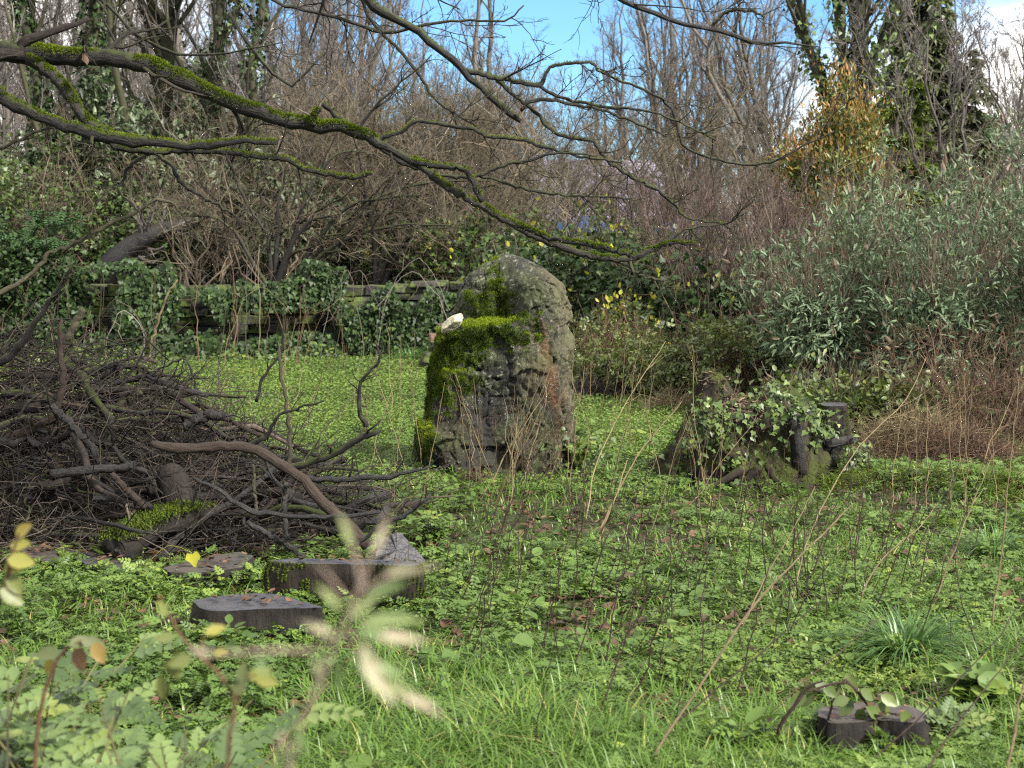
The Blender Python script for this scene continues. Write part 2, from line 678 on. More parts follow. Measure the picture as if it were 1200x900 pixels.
def make_stone_mat():
    m, nt, out = new_mat('weathered_stone')
    fine = tex_noise(nt, 42.0, 6, 0.7)
    mid0 = tex_noise(nt, 7.0, 8, 0.72)
    mid1 = tex_noise(nt, 30.0, 6, 0.75, stretch=(1, 1, 0.45))
    mid = fmath(nt, 'ADD', fmath(nt, 'MULTIPLY', mid0, 0.55), fmath(nt, 'MULTIPLY', mid1, 0.45))
    big = tex_noise(nt, 2.6, 4, 0.6)
    strk = tex_noise(nt, 16.0, 4, 0.6, stretch=(1, 1, 0.16))
    A = attr(nt, 'zones')
    sp = nd(nt, 'ShaderNodeSeparateColor')
    nt.links.new(A.outputs['Color'], sp.inputs[0])
    moss, rust, dark = sp.outputs[0], sp.outputs[1], sp.outputs[2]
    B = attr(nt, 'zones_two')
    sp2 = nd(nt, 'ShaderNodeSeparateColor')
    nt.links.new(B.outputs['Color'], sp2.inputs[0])
    tan, brown, licz = sp2.outputs[0], sp2.outputs[1], sp2.outputs[2]
    c = mixc(nt, maprange(nt, mid, 0.38, 0.64), (0.010, 0.0115, 0.009), (0.031, 0.029, 0.021))
    c = mixc(nt, fmath(nt, 'MULTIPLY', tan, maprange(nt, fine, 0.3, 0.62), True), c, (0.098, 0.085, 0.044))
    c = mixc(nt, fmath(nt, 'MULTIPLY', brown, maprange(nt, strk, 0.25, 0.7), True), c, (0.022, 0.0145, 0.0085))
    c = mixc(nt, fmath(nt, 'MULTIPLY', rust, maprange(nt, strk, 0.3, 0.6), True), c, (0.10, 0.046, 0.019))
    c = mixc(nt, fmath(nt, 'MULTIPLY', dark, maprange(nt, mid, 0.25, 0.6), True), c, (0.006, 0.006, 0.005))
    # crusts of pale lichen, sharp edged
    vz = nd(nt, 'ShaderNodeTexVoronoi')
    vz.inputs['Scale'].default_value = 24.0
    tc = nd(nt, 'ShaderNodeTexCoord')
    wv = nd(nt, 'ShaderNodeVectorMath', operation='ADD')
    nw = nd(nt, 'ShaderNodeTexNoise')
    nw.inputs['Scale'].default_value = 20.0
    nt.links.new(tc.outputs['Object'], nw.inputs['Vector'])
    sc = nd(nt, 'ShaderNodeVectorMath', operation='SCALE')
    sc.inputs['Scale'].default_value = 0.09
    nt.links.new(nw.outputs['Color'], sc.inputs[0])
    nt.links.new(tc.outputs['Object'], wv.inputs[0])
    nt.links.new(sc.outputs[0], wv.inputs[1])
    nt.links.new(wv.outputs[0], vz.inputs['Vector'])
    lic = maprange(nt, fmath(nt, 'ADD', vz.outputs['Distance'], fmath(nt, 'MULTIPLY', mid, -1.0)), -0.16, -0.30)
    lic = fmath(nt, 'MULTIPLY', lic, maprange(nt, fmath(nt, 'ADD', big, fmath(nt, 'MULTIPLY', licz, 0.35)), 0.5, 0.68), True)
    c = mixc(nt, fmath(nt, 'MULTIPLY', lic, 0.8), c, mixc(nt, fine, (0.09, 0.10, 0.07), (0.24, 0.25, 0.19)))
    v2 = nd(nt, 'ShaderNodeTexVoronoi')
    v2.inputs['Scale'].default_value = 62.0
    nt.links.new(wv.outputs[0], v2.inputs['Vector'])
    spk = fmath(nt, 'MULTIPLY', maprange(nt, v2.outputs['Distance'], 0.30, 0.18), maprange(nt, fmath(nt, 'ADD', mid0, fmath(nt, 'MULTIPLY', big, 0.5)), 0.70, 0.80), True)
    c = mixc(nt, fmath(nt, 'MULTIPLY', spk, 0.75), c, (0.24, 0.245, 0.19))
    # thin algae and the moss bed
    c = mixc(nt, fmath(nt, 'MULTIPLY', maprange(nt, fmath(nt, 'ADD', big, fmath(nt, 'MULTIPLY', fine, 0.4)), 0.66, 0.86), 0.55), c, (0.06, 0.075, 0.02))
    c = mixc(nt, maprange(nt, fmath(nt, 'ADD', moss, fmath(nt, 'MULTIPLY', fmath(nt, 'ADD', fine, -0.5), 0.8)), 0.30, 0.5), c, (0.05, 0.075, 0.008))
    b = nd(nt, 'ShaderNodeBsdfPrincipled')
    b.inputs['Roughness'].default_value = 0.78
    b.inputs['Specular IOR Level'].default_value = 0.35
    nt.links.new(c, b.inputs['Base Color'])
    hh = fmath(nt, 'ADD', fmath(nt, 'MULTIPLY', fine, 0.35), fmath(nt, 'ADD', mid, fmath(nt, 'MULTIPLY', strk, 0.35)))
    nt.links.new(bump(nt, hh, 0.95, 0.035), b.inputs['Normal'])
    nt.links.new(b.outputs[0], out.inputs[0])
    return m


def make_rock_mat(name, c1, c2, moss=0.0, rough=0.8):
    m, nt, out = new_mat(name)
    n1 = tex_noise(nt, 22.0, 5, 0.65)
    nb = tex_noise(nt, 4.0, 4, 0.6)
    c = mixc(nt, maprange(nt, n1, 0.32, 0.7), c1, c2)
    if moss:
        c = mixc(nt, maprange(nt, fmath(nt, 'ADD', nb, fmath(nt, 'MULTIPLY', n1, 0.3)), 0.9 - moss, 1.05 - moss), c, mixc(nt, n1, (0.03, 0.045, 0.006), (0.10, 0.14, 0.015)))
    b = nd(nt, 'ShaderNodeBsdfPrincipled')
    b.inputs['Roughness'].default_value = rough
    nt.links.new(c, b.inputs['Base Color'])
    nt.links.new(bump(nt, n1, 0.8, 0.02), b.inputs['Normal'])
    nt.links.new(b.outputs[0], out.inputs[0])
    return m


def make_cut_mat(name, c1, c2, rough=0.3):
    """wet sawn end grain: faint growth rings and saw scratches"""
    m, nt, out = new_mat(name)
    tc = nd(nt, 'ShaderNodeTexCoord')
    wv = nd(nt, 'ShaderNodeTexWave', wave_type='RINGS', rings_direction='Z')
    wv.inputs['Scale'].default_value = 22.0
    wv.inputs['Distortion'].default_value = 5.0
    wv.inputs['Detail'].default_value = 3
    nt.links.new(tc.outputs['Object'], wv.inputs['Vector'])
    n1 = tex_noise(nt, 14.0, 5, 0.65)
    n3 = tex_noise(nt, 60.0, 3, 0.6, stretch=(0.2, 1, 1))
    f = fmath(nt, 'ADD', fmath(nt, 'MULTIPLY', wv.outputs['Fac'], 0.06), fmath(nt, 'MULTIPLY', n1, 0.95))
    c = mixc(nt, maprange(nt, f, 0.3, 0.75), c1, c2)
    n4 = tex_noise(nt, 7.0, 6, 0.7)
    n5 = tex_noise(nt, 5.0, 6, 0.7, stretch=(1.3, 0.8, 1))
    c = mixc(nt, maprange(nt, n4, 0.52, 0.62, 0, 0.75), c, (0.022, 0.014, 0.009))
    c = mixc(nt, maprange(nt, n5, 0.57, 0.66, 0, 0.6), c, (0.035, 0.045, 0.012))
    b = nd(nt, 'ShaderNodeBsdfPrincipled')
    nt.links.new(c, b.inputs['Base Color'])
    nt.links.new(maprange(nt, n1, 0.3, 0.7, rough * 0.75, rough * 1.7), b.inputs['Roughness'])
    b.inputs['Specular IOR Level'].default_value = 0.7
    hh = fmath(nt, 'ADD', fmath(nt, 'MULTIPLY', wv.outputs['Fac'], 0.12), fmath(nt, 'ADD', fmath(nt, 'MULTIPLY', n4, 1.5), fmath(nt, 'MULTIPLY', n3, 0.5)))
    nt.links.new(bump(nt, hh, 0.35, 0.012), b.inputs['Normal'])
    nt.links.new(b.outputs[0], out.inputs[0])
    return m


M = {}
M['ground'] = make_ground_mat()
M['stone'] = make_stone_mat()
M['pale_rock'] = make_rock_mat('pale_limestone', (0.20, 0.18, 0.12), (0.50, 0.46, 0.34))
M['wall_stone'] = make_rock_mat('mossy_wall_stone', (0.008, 0.0075, 0.006), (0.036, 0.033, 0.025), 0.3)
M['terracotta'] = make_rock_mat('terracotta', (0.085, 0.052, 0.038), (0.19, 0.115, 0.08))
M['slate'] = make_rock_mat('purple_slate', (0.24, 0.22, 0.31), (0.36, 0.33, 0.45))
M['render_wall'] = make_rock_mat('grey_render', (0.36, 0.36, 0.38), (0.46, 0.46, 0.48))
M['tarp'] = make_rock_mat('blue_sheet', (0.05, 0.17, 0.50), (0.10, 0.28, 0.72), rough=0.4)
M['cut_wet'] = make_cut_mat('wet_sawn_wood', (0.016, 0.0155, 0.017), (0.055, 0.053, 0.056), 0.36)
M['slab'] = make_rock_mat('dark_wet_slab', (0.010, 0.010, 0.012), (0.030, 0.030, 0.036), rough=0.45)
M['cut_brown'] = make_cut_mat('dull_sawn_wood', (0.014, 0.011, 0.008), (0.055, 0.043, 0.033), 0.6)
M['rotten'] = mat_bark('rotten_wood', (0.003, 0.0025, 0.002), (0.017, 0.013, 0.010), (0.04, 0.055, 0.006), -0.05, scale=9, stretch=(1, 1, 0.2))
M['rotten_mossy'] = mat_bark('mossy_rotten_wood', (0.004, 0.003, 0.002), (0.024, 0.018, 0.012), (0.045, 0.06, 0.006), 0.25, scale=9, stretch=(1, 1, 0.2))
M['rotten_body'] = mat_bark('crumbling_wood', (0.004, 0.003, 0.002), (0.05, 0.037, 0.025), (0.05, 0.065, 0.007), 0.2, scale=7, stretch=(1, 1, 0.3), bstr=1.0, fis=0.03)
M['limb'] = mat_bark('dark_limb_bark', (0.0035, 0.003, 0.0026), (0.017, 0.0145, 0.012), (0.04, 0.055, 0.005), 0.22, scale=24, rough=0.65)
M['limb_dead'] = mat_bark('dead_limb_bark', (0.010, 0.0075, 0.0065), (0.034, 0.026, 0.021), None, scale=24)
M['twig_dark'] = mat_bark('dark_twig', (0.007, 0.006, 0.005), (0.028, 0.023, 0.018), (0.04, 0.05, 0.008), 0.05, scale=30, rndmix=0.5)
M['trunk_green'] = mat_bark('algae_covered_trunk', (0.012, 0.012, 0.006), (0.045, 0.043, 0.022), (0.035, 0.05, 0.010), 0.35, scale=7)
M['trunk_grey'] = mat_bark('grey_brown_trunk', (0.030, 0.026, 0.023), (0.105, 0.094, 0.080), (0.04, 0.05, 0.015), 0.0, scale=7)
M['twig_brown'] = mat_bark('tan_brown_twigs', (0.038, 0.030, 0.021), (0.112, 0.090, 0.062), None, scale=10, rndmix=0.6)
M['twig_grey'] = mat_bark('grey_twigs', (0.045, 0.040, 0.038), (0.14, 0.126, 0.115), None, scale=10, rndmix=0.6)
M['twig_purple'] = mat_bark('purple_brown_twigs', (0.034, 0.022, 0.019), (0.10, 0.07, 0.06), None, scale=10, rndmix=0.5)
M['twig_red'] = mat_bark('red_brown_twigs', (0.028, 0.016, 0.010), (0.095, 0.058, 0.036), None, scale=10, rndmix=0.7)
M['twig_green'] = mat_bark('green_brown_twigs', (0.026, 0.024, 0.010), (0.085, 0.078, 0.032), None, scale=10, rndmix=0.6)
M['straw'] = mat_bark('straw_stem', (0.075, 0.055, 0.028), (0.185, 0.145, 0.08), None, scale=20, rndmix=0.4)
M['stem_dark'] = mat_bark('dark_dead_stem', (0.014, 0.008, 0.006), (0.05, 0.030, 0.022), None, scale=20, rndmix=0.4)
M['pile_black'] = mat_bark('wet_black_stick', (0.004, 0.004, 0.004), (0.020, 0.018, 0.016), None, scale=22, rough=0.5, spec=0.35, rndmix=0.3)
M['pile_brown'] = mat_bark('brown_stick', (0.008, 0.0055, 0.004), (0.040, 0.027, 0.019), None, scale=20, rough=0.75, rndmix=0.2)
M['pile_grey'] = mat_bark('grey_green_stick', (0.018, 0.016, 0.010), (0.068, 0.060, 0.038), (0.05, 0.06, 0.008), 0.1, scale=25, rndmix=0.35)
M['brush'] = mat_bark('dead_brushwood', (0.004, 0.0032, 0.0026), (0.024, 0.019, 0.015), None, scale=25, rndmix=1.0, light=4.0)
M['moss'] = mat_leaf('moss_tufts', [(0.016, 0.028, 0.003), (0.052, 0.080, 0.007), (0.125, 0.165, 0.012)], rough=0.85, trans=0.2, spec=0.15, jitter=0.1)
M['moss_bright'] = mat_leaf('bright_moss_tufts', [(0.016, 0.030, 0.003), (0.07, 0.11, 0.007), (0.19, 0.25, 0.013)], rough=0.8, trans=0.25, spec=0.2, jitter=0.08)
M['moss_dark'] = mat_leaf('dark_moss_tufts', [(0.022, 0.036, 0.005), (0.06, 0.09, 0.010), (0.11, 0.15, 0.014)], rough=0.8, trans=0.2, spec=0.2, jitter=0.1)
M['cover'] = mat_leaf('ground_cover_leaf', [(0.032, 0.068, 0.014), (0.072, 0.135, 0.027), (0.12, 0.195, 0.036), (0.19, 0.25, 0.04)], [0, 0.4, 0.8, 1], rough=0.5, trans=0.3, spec=0.4, jitter=0.12)
M['meadow'] = mat_leaf('meadow_leaf', [(0.048, 0.095, 0.016), (0.098, 0.175, 0.026), (0.15, 0.23, 0.034), (0.21, 0.22, 0.07)], [0, 0.5, 0.9, 1], rough=0.55, trans=0.3, spec=0.35, jitter=0.1)
M['grass'] = mat_leaf('grass_blade', [(0.045, 0.095, 0.012), (0.07, 0.165, 0.016), (0.125, 0.24, 0.024), (0.32, 0.29, 0.09)], [0, 0.45, 0.88, 1], rough=0.42, trans=0.35, jitter=0.1)
M['grass_dry'] = mat_leaf('dry_grass', [(0.07, 0.15, 0.016), (0.15, 0.22, 0.03), (0.26, 0.26, 0.06), (0.38, 0.29, 0.12)], [0, 0.45, 0.75, 1], rough=0.6, trans=0.35, jitter=0.05)
M['tussock'] = mat_leaf('tussock_blade', [(0.03, 0.08, 0.02), (0.06, 0.14, 0.03), (0.12, 0.22, 0.05)], rough=0.4, trans=0.3, jitter=0.1)
M['litter'] = mat_leaf('fallen_leaf', [(0.014, 0.008, 0.005), (0.045, 0.022, 0.011), (0.085, 0.042, 0.020), (0.17, 0.11, 0.065)], rough=0.6, trans=0.1, spec=0.3, jitter=0.2)
M['ivy'] = mat_leaf('ivy_leaf', [(0.005, 0.015, 0.004), (0.013, 0.033, 0.009), (0.030, 0.062, 0.015), (0.07, 0.11, 0.02)], [0, 0.5, 0.9, 1], rough=0.5, trans=0.15, spec=0.28, jitter=0.15)
M['ivy_pale'] = mat_leaf('pale_ivy_leaf', [(0.020, 0.045, 0.014), (0.048, 0.092, 0.027), (0.095, 0.15, 0.038), (0.19, 0.22, 0.03)], [0, 0.5, 0.9, 1], rough=0.45, trans=0.2, spec=0.4, jitter=0.15)
M['rhodo'] = mat_leaf('leathery_leaf', [(0.03, 0.05, 0.022), (0.075, 0.105, 0.05), (0.15, 0.19, 0.10)], rough=0.45, trans=0.15, jitter=0.15)
M['buddleia'] = mat_leaf('grey_green_leaf', [(0.045, 0.085, 0.046), (0.105, 0.165, 0.090), (0.19, 0.26, 0.15), (0.25, 0.28, 0.11)], [0, 0.45, 0.88, 1], rough=0.5, trans=0.3, jitter=0.12)
M['dead_leaf'] = mat_leaf('dead_hanging_leaf', [(0.025, 0.015, 0.010), (0.075, 0.048, 0.030), (0.16, 0.115, 0.07)], rough=0.7, trans=0.1)
M['olive'] = mat_leaf('olive_undergrowth_leaf', [(0.04, 0.055, 0.014), (0.085, 0.10, 0.025), (0.15, 0.16, 0.04)], rough=0.5, trans=0.25)
M['yellow'] = mat_leaf('yellowed_leaf', [(0.22, 0.20, 0.02), (0.40, 0.36, 0.03), (0.36, 0.40, 0.05)], rough=0.5, trans=0.35)
M['orange'] = mat_leaf('orange_shoot', [(0.17, 0.15, 0.025), (0.30, 0.18, 0.04), (0.38, 0.19, 0.065)], rough=0.5, trans=0.3, jitter=0.05)
M['pieris'] = mat_leaf('evergreen_leaf', [(0.03, 0.06, 0.015), (0.08, 0.12, 0.02), (0.16, 0.19, 0.03)], rough=0.4, trans=0.2)
M['conifer'] = mat_leaf('conifer_spray', [(0.030, 0.042, 0.015), (0.072, 0.090, 0.032), (0.12, 0.135, 0.052)], rough=0.6, trans=0.2)
M['conifer_light'] = mat_leaf('bright_conifer_spray', [(0.04, 0.075, 0.010), (0.11, 0.16, 0.016), (0.18, 0.24, 0.025)], rough=0.6, trans=0.15)
M['fern'] = mat_leaf('fern_frond', [(0.010, 0.032, 0.009), (0.025, 0.062, 0.016), (0.05, 0.11, 0.026)], rough=0.45, trans=0.25)
M['bramble'] = mat_leaf('bramble_leaf', [(0.018, 0.045, 0.015), (0.045, 0.088, 0.027), (0.095, 0.145, 0.035), (0.24, 0.24, 0.035)], [0, 0.5, 0.9, 1], rough=0.45, trans=0.25)
M['near_leaf'] = mat_leaf('pale_bramble_leaf', [(0.09, 0.17, 0.05), (0.17, 0.25, 0.08), (0.26, 0.30, 0.12), (0.40, 0.34, 0.24)], rough=0.5, trans=0.35, jitter=0.1)
M['near_stem'] = mat_bark('pale_bramble_stem', (0.24, 0.165, 0.125), (0.42, 0.34, 0.27), None, scale=25)
M['near_yellow'] = mat_leaf('yellow_green_leaf', [(0.08, 0.105, 0.035), (0.15, 0.18, 0.045), (0.26, 0.24, 0.035), (0.17, 0.09, 0.03)], [0, 0.5, 0.85, 1], rough=0.45, trans=0.3, jitter=0.1)
M['near_brown'] = mat_bark('red_brown_stem', (0.05, 0.028, 0.014), (0.15, 0.085, 0.04), None, scale=25)
M['weed'] = mat_leaf('weed_leaf', [(0.03, 0.065, 0.02), (0.075, 0.125, 0.04), (0.12, 0.18, 0.055), (0.17, 0.20, 0.045)], [0, 0.5, 0.9, 1], rough=0.45, trans=0.25, jitter=0.12)

#@@STRUCTURE
# ------------------------------------------------------------------ ground
KEEP = []          # (x, y, rx, ry) footprints kept free of plants


def keep_mask(x, y, grow_=0.0):
    ok = np.ones(len(x), bool)
    for (cx, cy_, rx, ry) in KEEP:
        ok &= ((x - cx) / (rx + grow_)) ** 2 + ((y - cy_) / (ry + grow_)) ** 2 > 1
    return ok


def axis(lo, hi, fine_lo, fine_hi, step, ratio):
    a = list(np.arange(fine_lo, fine_hi + 1e-6, step))
    s, v = step, fine_hi
    while v < hi:
        s *= ratio
        v += s
        a.append(min(v, hi))
    s, v = step, fine_lo
    while v > lo:
        s *= ratio
        v -= s
        a.insert(0, max(v, lo))
    return np.array(a)


gx = axis(-600, 600, -9, 9, 0.10, 1.12)
gy = axis(-60, 900, 1.5, 27, 0.10, 1.12)
GX, GY = np.meshgrid(gx, gy)
gv = np.stack((GX, GY, terrain(GX, GY)), -1).reshape(-1, 3)
ny, nx = GX.shape
ii, jj = np.meshgrid(np.arange(ny - 1), np.arange(nx - 1), indexing='ij')
b0 = ii * nx + jj
mb = MB()
mb.add(gv, quads=np.stack((b0, b0 + 1, b0 + nx + 1, b0 + nx), -1).reshape(-1, 4), rnd=0.5)
solo('ground', mb, M['ground'], (0, 0, 0), kind='structure')

#@@TREES
# ------------------------------------------------------------------ bare woodland


def tree_base(stems, sides=8):
    """stems: list of (points, radii) -> arrays"""
    P = np.stack([s[0] for s in stems])
    R = np.stack([s[1] for s in stems])
    return P, R


def stem_path(h, lean=(0, 0), wob=0.12, K=14, r0=0.12, r1=0.03, base=(0, 0, 0)):
    t = np.linspace(0, 1, K)
    w = np.cumsum(rng.normal(0, wob / K ** 0.5, (K, 2)), 0)
    w = w - w[0]
    p = np.stack((lean[0] * t * h + w[:, 0], lean[1] * t * h + w[:, 1], t * h), 1) + np.asarray(base)
    return p, r0 + (r1 - r0) * t ** 0.8


def bare_tree(name, label, cat, stems, levels, mt, mc, group=None, loc=(0, 0, 0), ivy=None, trunk_sides=9):
    root = thing(name, label, cat, loc, group)
    o = np.asarray(loc, float)
    tb, cb = MB(), MB()
    P, R = tree_base(stems)
    P = P + o
    tb.tubes(P, R, trunk_sides, ridge=0.05)
    P0, R0 = P, R
    for i, lv in enumerate(levels):
        sides = lv.pop('sides', 4)
        P, R = grow(P, R, **lv)
        (tb if (i == 0 and lv['rr'] > 0.5 and len(levels) > 2) else cb).tubes(P, R, sides)
    part('trunk', tb, mt, root)
    part('crown', cb, mc, root)
    if ivy:
        ib = MB()
        n, z1, size, mat = ivy
        k = rng.integers(0, len(P0), n)
        t = rng.random(n) ** 1.1
        f = t * (P0.shape[1] - 1)
        i = np.minimum(f.astype(int), P0.shape[1] - 2)
        w = (f - i)[:, None]
        c = P0[k, i] * (1 - w) + P0[k, i + 1] * w
        r = R0[k, i]
        hz = c[:, 2] - o[2]
        dirs = rand_dir(n, -0.2, 0.2)
        thick = 0.05 + 0.20 * noise(c + dirs * 0.5, 1.6, 41) * (0.4 + 0.6 * (hz < z1))
        pos = c + dirs * (r + thick * rng.random(n) ** 0.5)[:, None]
        sel = (noise(c * np.array((1, 1, 0.8)) + dirs * 0.4, 1.3, 42) > 0.28) & (hz < z1 * rng.uniform(0.75, 1.1, n))
        pos, dirs = pos[sel], dirs[sel]
        d = norm(dirs * 0.5 + rng.normal(0, 0.45, dirs.shape) + np.array((0, 0, -0.7)))
        ib.leaves(IVYL, pos, d, dirs + rng.normal(0, 0.5, dirs.shape), rng.uniform(0.7, 1.3, len(pos)) * size)
        part('ivy', ib, mat, root)
    return root


def up_levels(n1=14, n2=8, n3=6, n4=3, a1=0.6, lr1=0.42, wob=0.13, r2=0.004):
    return [dict(n=n1, t0=0.22, t1=0.98, ang=a1, lr=lr1, K=8, up=0.10, wob=wob, rr=0.55, sides=5, lfall=0.6),
            dict(n=n2, t0=0.15, t1=1.0, ang=0.6, lr=0.45, K=6, up=0.07, wob=0.15, rr=0.5, rmin=r2 * 1.5, sides=4),
            dict(n=n3, t0=0.1, t1=1.0, ang=0.6, lr=0.45, K=5, up=0.05, wob=0.17, rr=0.55, rmin=r2, sides=3),
            dict(n=n4, t0=0.1, t1=1.0, ang=0.6, lr=0.55, K=4, up=0.04, wob=0.18, rr=0.6, rmin=r2, sides=3)]


FAR = (0, 0, 0)
# -- prototypes; each is itself the first of its group
SAP_GROUP = 'bare saplings of the thicket behind the wall'
SAP_LABEL = 'thin bare upright sapling in the dense brown thicket behind the stone wall'
sap = []
for i in range(4):
    st = [stem_path(7.2 + 0.8 * i, (rng.normal(0, 0.10), 0), 0.6, 14, 0.045, 0.010)]
    if i % 2:
        st.append(stem_path(6.4, (0.16, 0.03), 0.6, 14, 0.036, 0.008, (0.15, 0.1, 0)))
        st.append(stem_path(5.8, (-0.2, 0.02), 0.6, 14, 0.032, 0.008, (-0.1, 0.05, 0)))
    sap.append(bare_tree('sapling', SAP_LABEL, 'tree', st,
                         up_levels(20 if not i % 2 else 11, 8, 6, 3, 0.62, 0.36, wob=0.18, r2=0.0036),
                         M['trunk_grey'], M['twig_grey'], SAP_GROUP))
BIG_GROUP = 'tall bare trees far behind the thicket'
BIG_LABEL = 'tall bare tree rising against the sky far behind the thicket'
big = []
for i in range(3):
    st = [stem_path(11 + i, (rng.normal(0, 0.03), 0), 0.5, 16, 0.19, 0.03)]
    for k in range(4):
        st.append(stem_path(8.5, (0.17 * math.cos(k * 1.6 + i), 0.17 * math.sin(k * 1.6 + i)), 0.4, 16, 0.11, 0.015, (0, 0, 2.0)))
    big.append(bare_tree('bare_tree', BIG_LABEL, 'tree', st, up_levels(10, 8, 6, 3, 0.58, 0.36, wob=0.17, r2=0.005),
                         M['trunk_grey'], M['twig_grey'], BIG_GROUP))
BUSH_GROUP = 'leafless bushes of the thicket'
BUSH_LABEL = 'leafless tangled bush of fine twigs in the thicket under the bare trees'
bush = []
for i, (mt, mc) in enumerate(((M['twig_brown'], M['twig_brown']), (M['twig_grey'], M['twig_green']), (M['twig_brown'], M['twig_brown']))):
    st = []
    for k in range(11):
        a = k * 2.4
        sp_ = 0.20 + 0.5 * random.random()
        st.append(stem_path(random.uniform(2.0, 3.4), (sp_ * math.cos(a), sp_ * math.sin(a)), 0.4, 12, 0.022, 0.006, (0.2 * math.cos(a), 0.2 * math.sin(a), 0)))
    bush.append(bare_tree('thicket_bush', BUSH_LABEL, 'bush', st,
                          [dict(n=9, t0=0.1, t1=1, ang=0.7, lr=0.45, K=7, up=0.03, wob=0.2, rr=0.6, rmin=0.005, sides=4),
                           dict(n=6, t0=0.1, t1=1, ang=0.7, lr=0.5, K=5, up=0.02, wob=0.22, rr=0.6, rmin=0.004, sides=3),
                           dict(n=3, t0=0.1, t1=1, ang=0.7, lr=0.6, K=4, up=0.0, wob=0.22, rr=0.7, rmin=0.0035, sides=3)],
                          mt, mc, BUSH_GROUP))


def place_many(protos, spots):
    for i, (px, d, sc) in enumerate(spots):
        x = (px - 600) / FPX * d
        p = onG(x, d)
        pr = protos[i % len(protos)]
        rz = random.uniform(0, 6.28)
        if i < len(protos):
            pr.location = tuple(p)
            pr.rotation_euler = (0, 0, rz)
            pr.scale = (sc, sc, sc)
        else:
            dup(pr, p, rz, sc)


spots = []
for k in range(30):
    px = -90 + 770 * ((k * 0.6180339) % 1.0)
    d = random.uniform(31, 52)
    top = 75 if px > 470 else 40
    sc = random.uniform(0.85, 1.2) if px < 440 else (1.55 + (290 - random.uniform(40, 110) * (1 if px < 690 else 1.4)) / FPX * d) / 8.3
    spots.append((px, d, sc))
place_many(sap, spots)
spots = []
for k in range(16):
    spots.append((-120 + 560 * ((k * 0.618 + 0.3) % 1), random.uniform(50, 75), random.uniform(0.9, 1.15)))
spots += [(742, 62, 0.86), (792, 58, 1.02), (832, 66, 0.98), (868, 52, 0.8), (905, 60, 0.9), (1180, 58, 0.75), (1240, 50, 0.8), (700, 80, 0.9), (560, 70, 0.85), (610, 85, 0.9), (500, 64, 0.85)]
place_many(big, spots)
spots = []
for k in range(38):
    px = -100 + 760 * ((k * 0.6180339 + 0.17) % 1.0)
    d = random.uniform(25.5, 36)
    hpx = 110 if px < 330 else (150 if px < 560 else 80)
    sc = (0.7 + hpx * random.uniform(0.8, 1.15) / FPX * d) / 2.8
    spots.append((px, d, sc))
for k in range(14):
    spots.append((660 + 620 * ((k * 0.618 + 0.05) % 1.0), random.uniform(26, 40), random.uniform(0.85, 1.15)))
for k in range(30):
    spots.append((-120 + 1440 * ((k * 0.618 + 0.4) % 1.0), random.uniform(48, 72), random.uniform(1.1, 1.7)))
place_many(bush, spots)

# -- trunks that stand out, each its own tree
# (px at ground, d, height, px shift of the top, radius, ivy leaf count, ivy height, label, trunk material)
NAMED = [
    (18, 30, 9, -20, 0.10, 0, 0, 'dark slender bare trunk at the left edge behind the mossy limb', 'trunk_grey'),
    (104, 29, 10, 4, 0.20, 3800, 9.0, 'thick straight trunk sleeved in dark ivy at the far left of the wood', 'trunk_green'),
    (141, 31, 10, -6, 0.13, 900, 6.0, 'slim green-stained trunk between two thicker ivy trunks', 'trunk_green'),
    (155, 27.5, 8, -24, 0.10, 0, 0, 'leaning thin green trunk crossing the slim trunk beside it', 'trunk_green'),
    (178, 30, 11, 14, 0.17, 600, 7.0, 'pair of mossy green trunks rising from one base behind the mossy limb', 'trunk_green'),
    (222, 34, 11, 0, 0.19, 0, 0, 'pale grey-brown straight trunk beside the forked ivy tree', 'trunk_grey'),
    (248, 29, 10, 34, 0.16, 2300, 7.0, 'dark ivy-clad tree leaning right and forking above the mossy limb', 'trunk_green'),
    (345, 38, 10, 10, 0.12, 0, 0, 'pale slim trunk alone in the blue gap left of the middle', 'trunk_grey'),
    (415, 40, 10, -12, 0.13, 0, 0, 'straight pale trunk above the tan hazel thicket', 'trunk_grey'),
    (62, 27.5, 9, -14, 0.14, 2600, 7.0, 'ivy-wrapped trunk near the left edge above the fern bank', 'trunk_green'),
    (296, 28, 9, 26, 0.10, 1500, 6.0, 'slim ivy-wrapped trunk leaning right beyond the dark arching bush', 'trunk_green'),
    (545, 36, 7.6, 15, 0.11, 0, 0, 'dark trunk rising behind the standing stone out of the thicket', 'trunk_grey'),
    (580, 40, 8.4, -10, 0.12, 300, 3.5, 'bare rounded tree just left of the open blue sky', 'trunk_grey'),
]
for (px, d, h, shift, r, nivy, zivy, lab, mt) in NAMED:
    p = onG((px - 600) / FPX * d, d)
    lean = shift / FPX * d / (6.4 - p[2])
    st = [stem_path(h, (lean, 0), 0.22, 16, r, r * 0.3)]
    if 'pair' in lab:
        st.append(stem_path(h, (lean + 0.075, 0.02), 0.22, 16, r * 0.8, r * 0.25, (0.1, 0.05, 0)))
    if 'forking' in lab:
        q = st[0][0][8]
        st.append(stem_path(h * 0.6, (-0.16, 0), 0.2, 16, r * 0.6, r * 0.2, q))
        st.append(stem_path(h * 0.6, (0.34, 0.05), 0.2, 16, r * 0.5, r * 0.2, st[0][0][6]))
    bare_tree('bare_tree' if not nivy else 'ivy_clad_tree', lab, 'tree', st, up_levels(13, 6, 5, 3, 0.65, 0.30, r2=0.004),
              M[mt], M['twig_grey'], 'trunks at the edge of the wood', p, (nivy, zivy, 0.085, M['ivy']) if nivy else None)

